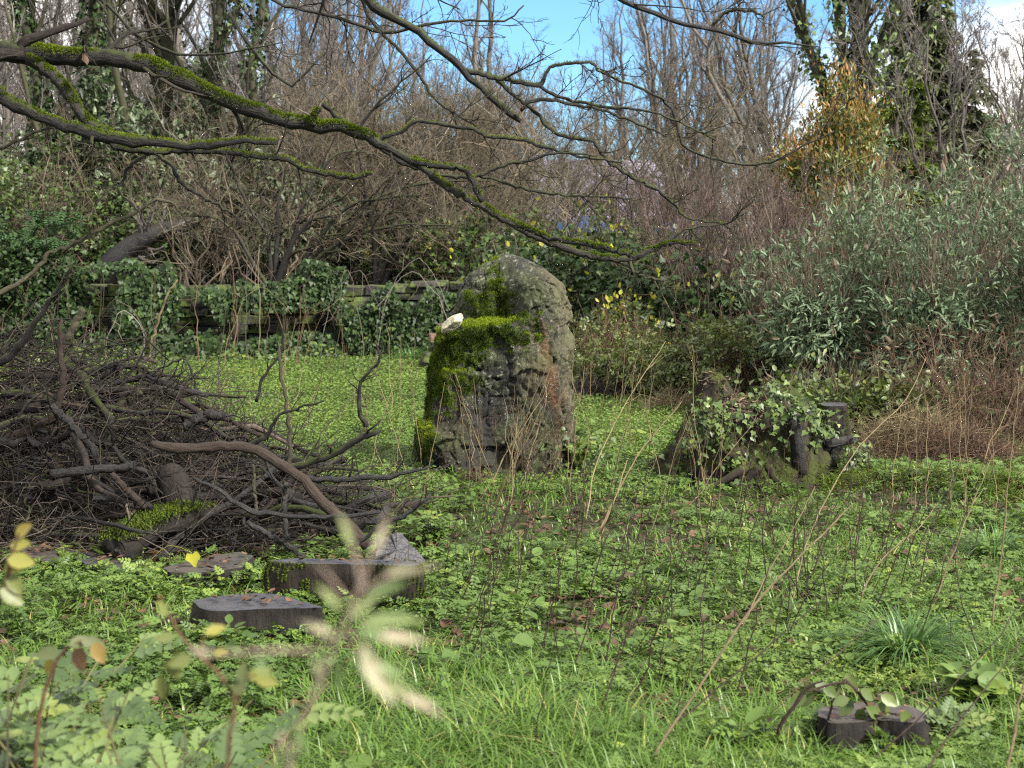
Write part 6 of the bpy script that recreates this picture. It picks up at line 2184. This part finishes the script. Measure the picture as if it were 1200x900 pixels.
# weeds crowding the feet of the stumps, dead leaves lying on their sawn faces
mb, lb = MB(), MB()
for (c, r, ring) in STUMPS:
    n = int(520 * (r[0] + r[1]) / 0.5 * (2.2 if c[0] > 0 else 1))
    k = rng.integers(0, len(ring), n)
    off = 1.0 + np.abs(rng.normal(0.04, 0.16, n))
    x, y = c[0] + (ring[k, 0] - c[0]) * off, c[1] + (ring[k, 1] - c[1]) * off - 0.015
    pos = np.stack((x, y, terrain(x, y) + rng.uniform(0.01, 0.11, n) * np.clip(n2(x, y, 9.0, 130) * 1.6, 0.2, 1)), 1)
    a = rng.uniform(0, 6.283, n)
    d = np.stack((np.cos(a), np.sin(a), rng.normal(0.1, 0.35, n)), 1)
    mb.leaves(FERNY, pos, d, np.array((0, -0.3, 1.0)) + rng.normal(0, 0.35, (n, 3)), rng.uniform(0.03, 0.075, n))
    m = 26
    k = rng.integers(0, len(ring), m)
    f = rng.uniform(0.1, 0.97, m)[:, None]
    pos = c + (ring[k] - c) * f + np.array((0, 0, 0.012))
    a = rng.uniform(0, 6.283, m)
    lb.leaves(CURL, pos, np.stack((np.cos(a), np.sin(a), rng.normal(0, 0.1, m)), 1), np.array((0, 0, 1.0)) + rng.normal(0, 0.25, (m, 3)), rng.uniform(0.012, 0.045, m), rnd=rng.beta(1.4, 2.0, m))
solo('low_weeds', mb, M['cover'], (0, 7, 0), kind='stuff', label='low weeds crowding the feet of the stumps')
solo('leaf_scraps', lb, M['litter'], (0, 7, 0), kind='stuff', label='scraps of dead leaf on the sawn stumps')

# far meadow: small bright leaves
mb = MB()
n = 640000
x, y, px = scatter(n, 10.5, 24.5, 1.3)
edge = np.where(x < 0.3, 23.4, np.interp(x, [0.3, 0.9, 1.5, 2.5, 3.4], [22.5, 18.0, 16.4, 14.5, 12.8]))
ok = keep_mask(x, y) & pile_free(x, y) & (y < edge + rng.normal(0, 0.25, n)) & (n2(x, y, 3.1, 118) > 0.13)
ok &= rng.random(n) < smooth((y - 10.2) / 2.5)
x, y = x[ok], y[ok]
n = len(x)
pos = np.stack((x, y, terrain(x, y) + 0.01 + 0.07 * rng.random(n)), 1)
a = rng.uniform(0, 6.283, n)
d = np.stack((np.cos(a), np.sin(a), rng.normal(0.1, 0.3, n)), 1)
Lm = rng.uniform(0.014, 0.034, n) * (0.6 + 0.035 * y)
mb.leaves(KITE, pos, d, np.array((0, 0, 1.0)) + rng.normal(0, 0.4, (n, 3)), Lm, Lm * 1.25, rnd=np.clip(0.15 + 0.65 * n2(x, y, 0.9, 119) + rng.normal(0, 0.2, n), 0, 1))
solo('meadow', mb, M['meadow'], (0, 16, 0), kind='stuff', label='bright low leaves carpeting the meadow')


def blades(mb, base, az, h, bend, wid, rnd, segs=4):
    n = len(base)
    t = np.linspace(0, 1, segs + 1)
    dirx, diry = np.cos(az), np.sin(az)
    C_ = np.zeros((n, segs + 1, 3))
    C_[..., 0] = base[:, 0, None] + (dirx * bend * h)[:, None] * t ** 1.8
    C_[..., 1] = base[:, 1, None] + (diry * bend * h)[:, None] * t ** 1.8
    C_[..., 2] = base[:, 2, None] + h[:, None] * (t - 0.45 * np.clip(bend, 0, 1.6)[:, None] * t ** 2.4)
    sd = np.stack((-diry, dirx, np.zeros(n)), 1)
    w = wid[:, None] * (1 - t[None] ** 2.2) * 0.5
    Lf = C_ - sd[:, None] * w[..., None]
    Rt = C_ + sd[:, None] * w[..., None]
    V = np.stack((Lf, Rt), 2).reshape(n, -1, 3)
    q = np.array([(2 * k, 2 * k + 1, 2 * k + 3, 2 * k + 2) for k in range(segs)])
    m = 2 * (segs + 1)
    Q = (np.arange(n)[:, None, None] * m + q[None]).reshape(-1, 4)
    mb.add(V.reshape(-1, 3), quads=Q, rnd=np.repeat(np.clip(rnd, 0, 1), m))


mb = MB()
nt_ = 26000
x, y, px = scatter(nt_, 3.2, 13.0, 1.2)
ok = keep_mask(x, y) & pile_free(x, y) & (rng.random(nt_) < grassy(x, y) + 0.34)
x, y = x[ok], y[ok]
k = np.repeat(np.arange(len(x)), 8)
n = len(k)
bx, by = x[k] + rng.normal(0, 0.035, n), y[k] + rng.normal(0, 0.035, n)
hsc = (0.5 + n2(x, y, 0.9, 121))[k]
near = smooth((6.4 - by) / 1.4)
h = rng.uniform(0.04, 0.125, n) * hsc * (1 + 0.45 * near)
blades(mb, np.stack((bx, by, terrain(bx, by) - 0.005), 1), rng.uniform(0, 6.283, n), h, rng.uniform(0.3, 1.9, n), rng.uniform(0.004, 0.0105, n) * (0.6 + 0.05 * by), np.clip(rng.beta(2, 2.4, n) + 0.08 * (rng.random(n) < 0.03) * 10, 0, 1))
# the mound's longer, yellower turf
nm = 26000
bx, by = rng.uniform(2.1, 4.3, nm), rng.uniform(9.3, 11.2, nm)
solo('grass', mb, M['grass'], (0, 6, 0), kind='stuff', label='bright green grass blades between the leafy plants')
mb = MB()
tz = terrain(bx, by)
t_ = np.clip((bx - 2.25) / 1.3, 0, 1)
ok = np.abs(by - (10.7 - 0.9 * t_)) < 0.6 * (0.35 + n2(bx, by, 2.0, 9))
bx, by, tz = bx[ok], by[ok], tz[ok]
n = len(bx)
blades(mb, np.stack((bx, by, tz - 0.01), 1), rng.normal(-1.9, 1.3, n), rng.uniform(0.05, 0.15, n) * np.clip(1.15 - np.abs(by - (10.7 - 0.9 * t_[ok])) / 0.55, 0.15, 1), rng.uniform(0.5, 1.9, n), rng.uniform(0.005, 0.010, n), 0.18 + 0.6 * rng.beta(1.5, 3.0, n) + 0.45 * smooth((bx - 2.8) / 1.2) * (n2(bx, by, 3.0, 7) > 0.45))
solo('turf_mound', mb, M['grass_dry'], (3, 10.3, 0), 'long yellow-green grass combed over a low mound at the right', 'grass')

# tussocks, each its own
for (px, py, r, h, n, lab, mt) in ((1060, 772, 0.14, 0.28, 420, 'dark blue-green grass tussock flopping over, right foreground', 'tussock'),
                                   (610, 862, 0.20, 0.20, 460, 'broad-bladed bright grass clump at the bottom middle', 'grass'),
                                   (1165, 655, 0.13, 0.26, 260, 'drooping grass tussock near the right edge', 'tussock'),
                                   (480, 425, 0.26, 0.34, 500, 'tall fresh green grass clump left of the standing stone', 'tussock'),
                                   (745, 462, 0.22, 0.22, 300, 'low green tuft at the foot of the hedge right of the standing stone', 'tussock'),
                                   (720, 560, 0.16, 0.16, 260, 'small grass tuft right of the foot of the standing stone', 'grass'),
                                   (560, 890, 0.14, 0.18, 240, 'dense grass tuft at the bottom edge left of middle', 'grass')):
    p = G(px, py)
    mb = MB()
    a = rng.uniform(0, 6.283, n)
    rr = r * np.sqrt(rng.random(n)) * 0.6
    bx, by = p[0] + rr * np.cos(a), p[1] + rr * np.sin(a)
    blades(mb, np.stack((bx, by, terrain(bx, by) - 0.01), 1), a + rng.normal(0, 0.5, n), h * rng.uniform(0.5, 1.15, n), rng.uniform(0.4, 1.9, n), rng.uniform(0.004, 0.0085, n), rng.random(n), 6)
    solo('grass_tussock', mb, M[mt], p, lab, 'grass')

# fallen leaves
mb = MB()
n = 38000
x, y, px = scatter(n, 3.4, 14, 1.1)
ok = keep_mask(x, y, 0.02) & (bare(x, y) > 0.40 + 0.2 * rng.random(n))
x, y = x[ok], y[ok]
n = len(x)
a = rng.uniform(0, 6.283, n)
pos = np.stack((x, y, terrain(x, y) + 0.008 + 0.03 * rng.random(n)), 1)
mb.leaves(CURL, pos, np.stack((np.cos(a), np.sin(a), rng.normal(0, 0.15, n)), 1), np.array((0, 0, 1.0)) + rng.normal(0, 0.3, (n, 3)), 0.02 + 0.055 * rng.random(n) ** 3.0, rnd=rng.beta(1.4, 2.6, n))
solo('leaf_litter', mb, M['litter'], (0, 8, 0), kind='stuff', label='brown fallen leaves lying between the plants')
# undergrowth strip along the back
mb = MB()
n = 13000
x, y = rng.uniform(-9.5, 1.0, n), rng.uniform(21.2, 23.6, n)
ok = 0.6 * n2(x, y, 1.6, 125) + 0.4 * n2(x, y, 5.0, 126) > 0.45
x, y = x[ok], y[ok]
n = len(x)
pos = np.stack((x, y, terrain(x, y) + 0.42 * rng.random(n) ** 1.5 * smooth((y - 21.2) / 1.6) * (0.1 + n2(x, y, 1.7, 126) ** 1.5)), 1)
mb.leaves(OVAL, pos, rng.normal(0, 1, (n, 3)) * np.array((1, 1, 0.4)), np.array((0, -0.4, 1.0)) + rng.normal(0, 0.4, (n, 3)), rng.uniform(0.05, 0.10, n), rnd=np.clip(0.9 * n2(x, y, 2.2, 127) + rng.normal(0, 0.18, n), 0, 1))
solo('undergrowth', mb, M['ivy_pale'], (-4, 22.6, 0), kind='stuff', label='low leafy growth along the foot of the wall')

#@@STEMS
# ------------------------------------------------------------------ dead flower stalks


def stalk_mesh(h, r, mat, branchy, seed):
    K = 9
    t = np.linspace(0, 1, K)
    w = np.cumsum(rng.normal(0, 0.012, (K, 2)), 0)
    w -= w[0]
    P = np.stack((w[:, 0], w[:, 1], t * h), 1)
    R = r * (1 - 0.6 * t)
    mb = MB()
    mb.tubes(P, R, 5)
    if branchy:
        P2, R2 = grow(P, R, branchy, 0.45, 1.0, 0.5, 0.28, 5, 0.05, 0.1, 0.6, 0.0010)
        mb.tubes(P2, R2, 3)
        P3, R3 = grow(P2, R2, 3, 0.6, 1.0, 0.5, 0.4, 3, 0.05, 0.1, 0.7, 0.0009)
        mb.tubes(P3, R3, 3)
    return mb.mesh('stalk', M[mat])


dark_m = [stalk_mesh(0.62, 0.0032, 'stem_dark', b, b) for b in (0, 2, 4, 3)]
tan_m = [stalk_mesh(0.85, 0.0036, 'straw', b, b) for b in (0, 3, 6, 4, 8)]


def stalk(me, p, sc, tx, ty, rz, label, group):
    o = bpy.data.objects.new('dead_stalk', me)
    C.objects.link(o)
    o.location = (float(p[0]), float(p[1]), float(p[2]) - 0.01)
    o.rotation_euler = (tx, ty, rz)
    o.scale = (1, 1, sc) if False else (sc, sc, sc)
    return tag(o, label, 'stalk', group)


DL, TL = 'thin dark purple-brown dead stalk standing in the leafy ground cover', 'thin straw-coloured dead stalk rising from the meadow'
for (cx, cy_, sx, sy, n) in ((575, 700, 45, 45, 15), (720, 780, 55, 60, 16), (930, 690, 70, 40, 22), (640, 720, 60, 60, 10), (830, 740, 60, 60, 8), (1040, 700, 80, 60, 12), (980, 600, 90, 30, 10), (660, 610, 80, 25, 14)):
    for k in range(int(n * 1.45)):
        p = G(random.gauss(cx, sx), random.gauss(cy_, sy))
        if not keep_mask(np.array([p[0]]), np.array([p[1]]))[0]:
            continue
        stalk(random.choice(dark_m), p, random.uniform(0.55, 1.15), random.gauss(0, 0.12), random.gauss(0.22, 0.2), random.choice((0.0, 0.3, -0.3, 0.1)), DL, 'dark dead stalks')
for (cx, cy_, sx, sy, n) in ((590, 590, 50, 12, 16), (760, 545, 70, 30, 18), (820, 590, 40, 15, 8), (720, 480, 70, 18, 12), (1120, 590, 60, 25, 12), (330, 480, 120, 40, 16), (450, 540, 30, 30, 8), (1050, 510, 60, 20, 8), (260, 420, 180, 12, 14), (820, 470, 60, 10, 8)):
    for k in range(int(n * 1.45)):
        p = G(random.gauss(cx, sx), random.gauss(cy_, sy))
        if not keep_mask(np.array([p[0]]), np.array([p[1]]))[0]:
            continue
        stalk(random.choice(tan_m), p, random.uniform(0.5, 1.1), random.gauss(0, 0.15), random.gauss(0.08, 0.25), random.uniform(-0.5, 0.5), TL, 'straw-coloured dead stalks')


def long_stalk(pts, d, mat, label, wpx, dz=0.0, twigs=0):
    rows = [(*W(a, b, d + dz * i), 0.62 * wpx / 2 * d / FPX * (1 - 0.6 * i / (len(pts) - 1))) for i, (a, b) in enumerate(pts)]
    g = rows[0]
    if g[2] > terrain(g[0], g[1]) + 0.02:
        base = np.array(g[:3]) + (np.array(g[:3]) - np.array(rows[1][:3])) * ((g[2] - float(terrain(g[0], g[1]))) / max(rows[1][2] - g[2], 0.02))
        base = np.array((base[0], base[1], float(terrain(base[0], base[1])) - 0.01))
        rows = [(*base, g[3])] + rows
    q = spline(rows, 18)
    mb = MB()
    mb.tubes(q[:, :3] + rng.normal(0, 0.002, (18, 3)), np.maximum(q[:, 3], 0.0012), 6)
    if twigs:
        P, R = grow(q[:, :3], q[:, 3], twigs, 0.6, 1, 0.45, 0.2, 5, 0.03, 0.1, 0.6, 0.001)
        mb.tubes(P, R, 3)
    solo('dead_stalk', mb, M[mat], q[0, :3], label, 'stalk')


long_stalk([(752, 905), (800, 835), (865, 735), (920, 670), (975, 615), (1000, 590)], 4.5, 'straw', 'long thick tan stalk slanting up from the bottom edge right of middle', 6.5, 0.12)
long_stalk([(800, 840), (850, 800), (915, 745), (960, 705), (1010, 670)], 4.9, 'stem_dark', 'thin brown stalk leaning beside the long thick tan one', 3.5, 0.1)
long_stalk([(925, 728), (938, 660), (965, 590), (1010, 520), (1060, 470), (1085, 420)], 6.8, 'straw', 'tall pale curved stalk arching up to the grey-green shrubs', 4, 0.25, 5)
long_stalk([(1085, 735), (1120, 640), (1140, 590), (1165, 530)], 6.6, 'straw', 'pale stalk with a side shoot near the right edge', 4, 0.1, 4)
long_stalk([(1158, 760), (1172, 660), (1182, 560), (1195, 440)], 6.2, 'straw', 'tall grey-brown stalk standing at the right edge', 4.5, 0.1, 3)
long_stalk([(868, 740), (890, 690), (930, 620), (955, 570)], 6.5, 'straw', 'short pale stalk crossing behind the long thick tan one', 4, 0.1)
long_stalk([(1000, 720), (1030, 660), (1075, 620), (1100, 590)], 6.7, 'straw', 'pale leaning stalk in the grass left of the turf mound', 3.5, 0.1, 3)
long_stalk([(695, 640), (720, 585), (750, 530), (800, 470)], 8.6, 'straw', 'tall buff stalk leaning right beside the standing stone', 4.5, 0.2, 5)
long_stalk([(688, 700), (700, 640), (722, 580), (735, 540)], 8.0, 'straw', 'bent buff stalk broken over in front of the meadow right of the stone', 5, 0.1)
long_stalk([(614, 560), (625, 520), (640, 470), (637, 440)], 10.4, 'straw', 'straight tan stalk standing against the face of the standing stone', 3.5, 0.0, 3)
long_stalk([(1085, 905), (1120, 850), (1165, 795), (1205, 740)], 4.4, 'stem_dark', 'dark bramble cane slanting through the lower right corner', 4.5, 0.1)
long_stalk([(1000, 905), (1035, 880), (1100, 820), (1170, 745), (1205, 690)], 4.5, 'stem_dark', 'long dark cane crossing above the half-buried stump', 4, 0.1)
long_stalk([(880, 870), (920, 820), (975, 770), (1060, 700), (1140, 620)], 5.0, 'stem_dark', 'long thin dark cane rising right from the leafy bramble shoot', 3, 0.15, 3)
long_stalk([(1180, 905), (1190, 850), (1200, 800)], 4.4, 'straw', 'thick straw stalk at the bottom right corner', 8, 0.05)
long_stalk([(690, 590), (700, 540), (735, 470), (780, 400)], 9.3, 'straw', 'slender pale stalk in front of the hedge right of the stone', 3, 0.3, 4)

# dead wiry weeds in front of the stone
for (px, py, h, n, lab) in ((560, 572, 0.62, 5, 'dead wiry weed with tan twigs against the left foot of the standing stone'), (610, 572, 0.75, 6, 'dead branching weed with reddish twigs in front of the standing stone'), (640, 575, 0.55, 5, 'dead buff weed before the right foot of the standing stone')):
    p = G(px, py)
    p[1] -= 0.0
    st = [stem_path(h * random.uniform(0.6, 1.0), (random.uniform(-0.35, 0.35), random.uniform(-0.2, 0.05)), 0.08, 10, 0.004, 0.0015, (random.uniform(-0.06, 0.06), 0, 0)) for k in range(n)]
    bare_tree('dead_weed', lab, 'weed', st,
              [dict(n=5, t0=0.25, t1=1, ang=0.6, lr=0.4, K=6, up=0.06, wob=0.13, rr=0.6, rmin=0.0014, sides=3),
               dict(n=3, t0=0.2, t1=1, ang=0.6, lr=0.45, K=4, up=0.05, wob=0.13, rr=0.7, rmin=0.0011, sides=3)],
              M['twig_brown'], M['twig_red'], 'dead weeds at the foot of the stone', p)

#@@NEAR
# ------------------------------------------------------------------ near plants


def sprig(name, label, cat, stems, leaves, mstem, mleaf, d, group=None, tpl=OVAL, wk=0.95, sk=1.0):
    """stems: [(px,py,w)...] polylines at distance d; leaves: (px,py,len_px,angle_deg[,rnd])"""
    first = W(stems[0][0][0], stems[0][0][1], d)
    root = thing(name, label, cat, onG(first[0], first[1] + 0.02), group)
    for pl in stems:
        rows = [(*W(a, b, d + (e[0] if e else 0)), sk * w / 2 * d / FPX) for (a, b, w, *e) in pl]
        q = spline(rows, 16)
        mb = MB()
        mb.tubes(q[:, :3], np.maximum(q[:, 3], 0.0006), 7)
        part('stem', mb, M[mstem], root)
    for (px, py, L, ang, *e) in leaves:
        a = math.radians(ang)
        pos = W(px, py, d + random.uniform(-0.03, 0.03))[None]
        dv = np.array([(math.cos(a), random.uniform(-0.5, 0.5), math.sin(a))])
        nv = np.array([(random.uniform(-0.5, 0.5), -0.9, 0.6)])
        mb = MB()
        mb.leaves(tpl, pos, dv, nv, L * d / FPX, L * d / FPX * wk, rnd=np.array([e[0] if e else random.random()]))
        part('leaf', mb, M[mleaf], root)
    return root


# soft-focus bramble spray very close to the lens
sprig('bramble_spray', 'soft blurred pale bramble spray closest to the viewer at lower left', 'bramble',
      [[(330, 1700, 6), (335, 1100, 6), (340, 905, 6), (360, 830, 6), (388, 770, 6), (408, 720, 6), (425, 680, 6), (440, 630, 5), (455, 600, 3)],
       [(425, 690, 5), (415, 645, 5), (405, 612, 4)],
       [(430, 690, 4), (455, 676, 5), (490, 667, 5), (515, 662, 2)],
       [(395, 745, 5), (365, 762, 5), (330, 762, 6), (280, 765, 5), (235, 768, 4)],
       [(405, 740, 4), (440, 790, 4), (470, 815, 4), (520, 840, 5)],
       [(418, 745, 4), (440, 772, 5), (448, 810, 4)],
       [(340, 905, 5), (330, 860, 4), (322, 880, 3)],
       [(405, 700, 3), (390, 680, 3), (372, 660, 3)]],
      [(415, 735, 70, -12), (420, 728, 85, 6), (400, 768, 70, -95), (420, 765, 80, -50), (408, 730, 60, 45), (440, 745, 60, -5), (370, 765, 50, -75), (445, 800, 45, -15), (400, 715, 48, 125), (430, 775, 55, -25),
       (440, 650, 45, 72), (412, 640, 42, 108), (300, 765, 36, -60), (395, 745, 60, 165), (425, 750, 66, -75), (450, 672, 50, 12), (345, 850, 50, -70), (330, 880, 44, -110), (470, 815, 50, -25), (250, 766, 40, 175), (430, 700, 52, 25)], 'near_stem', 'near_leaf', 0.9, None, LANCE, 0.85, 0.75)
sprig('bramble_shoot', 'brown bramble shoot with yellow-green leaves rising at lower left', 'bramble',
      [[(262, 1150, 8), (266, 900, 8), (272, 850, 8), (278, 825, 8), (262, 795, 8), (240, 775, 7), (220, 755, 6), (205, 735, 6), (195, 715, 5)],
       [(278, 825, 5), (285, 800, 5), (300, 790, 3)], [(238, 775, 3), (238, 750, 3), (240, 740, 2)]],
      [(240, 742, 26, 15, 0.75), (195, 722, 22, 110, 0.5), (205, 745, 26, 190, 0.3), (210, 760, 34, -95, 0.35), (225, 770, 30, 200, 0.3), (195, 775, 30, -60, 0.35), (190, 790, 34, -90, 0.4), (250, 765, 20, 5, 0.75), (290, 795, 32, 20, 0.55), (300, 795, 30, -10, 0.65), (275, 815, 30, 60, 0.1), (282, 800, 26, 80, 0.1)],
      'near_brown', 'near_yellow', 1.9, None, OVAL, 0.85, 0.6)
sprig('wilting_plant', 'wilted stem with yellow and purple drooping leaves at the left edge', 'plant',
      [[(-20, 1100, 6), (-12, 800, 6), (-5, 720, 5), (8, 680, 5), (14, 650, 4), (22, 625, 3)]],
      [(18, 628, 26, 35, 0.9), (12, 640, 28, 10, 0.75), (8, 655, 34, -10, 0.7), (4, 668, 34, 20, 0.8), (0, 690, 34, -40, 0.3), (10, 672, 30, -60, 0.4)], 'near_brown', 'near_yellow', 2.4)
sprig('wilting_plant', 'arching withered sprig with purple-grey and orange leaves in the left foreground', 'plant',
      [[(30, 1050, 6), (45, 850, 5), (60, 790, 5), (75, 762, 4), (100, 750, 3), (125, 752, 2)]],
      [(70, 765, 30, 185, 0.0), (80, 757, 28, 15, 0.05), (95, 752, 28, -10, 0.02), (90, 758, 32, -70, 1.0), (110, 752, 30, -60, 0.95), (62, 772, 26, -120, 0.9)], 'near_brown', 'near_yellow', 2.8)


def weed(name, label, p, h, n, L, mat, group=None, tpl=FERNY4):
    root = thing(name, label, 'plant', p, group)
    sb, fb = MB(), MB()
    P, R = [], []
    for k in range(n):
        a = random.uniform(0, 6.28)
        hh = h * random.uniform(0.5, 1.05)
        o = random.uniform(0.15, 0.6) * hh
        q = spline([(0, 0, 0), (0.3 * o * math.cos(a), 0.3 * o * math.sin(a), 0.6 * hh), (o * math.cos(a), o * math.sin(a), hh)], 8) + p
        P.append(q)
        R.append(np.linspace(0.004, 0.0018, 8))
    P, R = np.array(P), np.array(R)
    sb.tubes(P, R, 5)
    m = 7
    k = np.repeat(np.arange(n), m)
    f = rng.uniform(2.2, 6.9, n * m)
    i = f.astype(int)
    w = (f - i)[:, None]
    c = P[k, i] * (1 - w) + P[k, np.minimum(i + 1, 7)] * w
    a = rng.uniform(0, 6.283, n * m)
    d = np.stack((np.cos(a), np.sin(a), rng.normal(0.05, 0.3, n * m)), 1)
    fb.leaves(tpl, c, d, np.array((0, -0.25, 1.0)) + rng.normal(0, 0.3, (n * m, 3)), L * rng.uniform(0.6, 1.2, n * m))
    part('stems', sb, M['twig_green'], root)
    part('foliage', fb, M[mat], root)
    return root


WL = 'leafy feathery weed in the soft-focus clump at the lower left corner'
for (px, py, d, h, L) in ((20, 860, 3.1, 0.48, 0.15), (75, 850, 3.3, 0.46, 0.15), (120, 885, 3.0, 0.42, 0.14), (160, 850, 3.6, 0.42, 0.14), (40, 800, 3.9, 0.48, 0.14), (110, 815, 4.0, 0.42, 0.13), (215, 885, 3.4, 0.36, 0.13),
                          (-30, 820, 3.5, 0.5, 0.15), (185, 895, 2.9, 0.40, 0.13), (250, 900, 3.3, 0.34, 0.12), (0, 905, 2.7, 0.48, 0.15), (60, 910, 2.6, 0.42, 0.14)):
    tip = W(px, py, d)
    p = onG(tip[0], tip[1])
    hh = max(0.15, tip[2] + 0.06 - p[2])
    weed('leafy_weed', WL, p, hh, 9, L, 'weed', 'feathery weeds at the lower left')
# lush leaf patch and low plants lower right
weed('leafy_weed', 'soft round-leaved green plant beside the half-buried stump at lower right', G(1140, 830), 0.16, 12, 0.10, 'cover', None, OVAL)
weed('leafy_weed', 'feathery pale green plant in front of the half-buried stump', G(1100, 880), 0.13, 12, 0.12, 'weed', None)
weed('leafy_weed', 'fresh pale-green leafy plant right of the leaning dark slab', G(505, 640), 0.16, 12, 0.09, 'cover', None, TREFOIL)
# bramble shoot over the stump
sprig('bramble_shoot', 'bramble shoot with rounded green leaves over the half-buried stump', 'bramble',
      [[(905, 890, 5), (915, 850, 5), (935, 822, 4), (946, 805, 3), (965, 798, 2)], [(960, 880, 3), (985, 800, 3), (1005, 812, 3), (1025, 842, 3), (1024, 868, 2)], [(946, 810, 3), (990, 800, 3), (1015, 820, 2)]],
      [(945, 812, 26, 215, 0.2), (952, 808, 26, 240, 0.2), (955, 803, 24, -15, 0.3), (965, 803, 22, -40, 0.5), (1002, 812, 26, 110, 0.8), (1008, 808, 24, -40, 0.5), (995, 818, 22, 200, 0.3), (1000, 822, 24, 225, 0.15), (1028, 825, 26, -40, 0.6), (1032, 815, 24, -30, 0.8), (1012, 830, 26, -100, 0.4), (1020, 835, 30, -80, 0.4), (1025, 845, 34, -60, 0.55), (1030, 840, 26, 140, 0.6), (1022, 850, 30, -110, 0.8), (1055, 835, 30, -50, 0.6), (910, 870, 26, 235, 0.2), (925, 850, 22, 240, 0.2)],
      'stem_dark', 'bramble', 4.75)
# single bright yellow leaves
for (px, py, L, lab, d) in ((225, 648, 20, 'bright yellow leaf hanging in front of the black log', 7.2), (248, 738, 0, '', 0)):
    if L:
        mb = MB()
        mb.leaves(IVYL, W(px, py, d)[None], np.array([(0.2, 0, -1.0)]), np.array([(0.1, -1.0, 0.2)]), L * d / FPX, rnd=0.6)
        p0 = W(px, py, d)
        q = spline([np.array((p0[0] - 0.3, d, float(terrain(p0[0] - 0.3, d)))), p0 + np.array((-0.12, 0, 0.03)), p0], 8)
        mb.tubes(q, np.full(8, 0.0012), 4, rnd=0.2)
        solo('yellow_leaf', mb, M['yellow'], p0, lab, 'leaf')
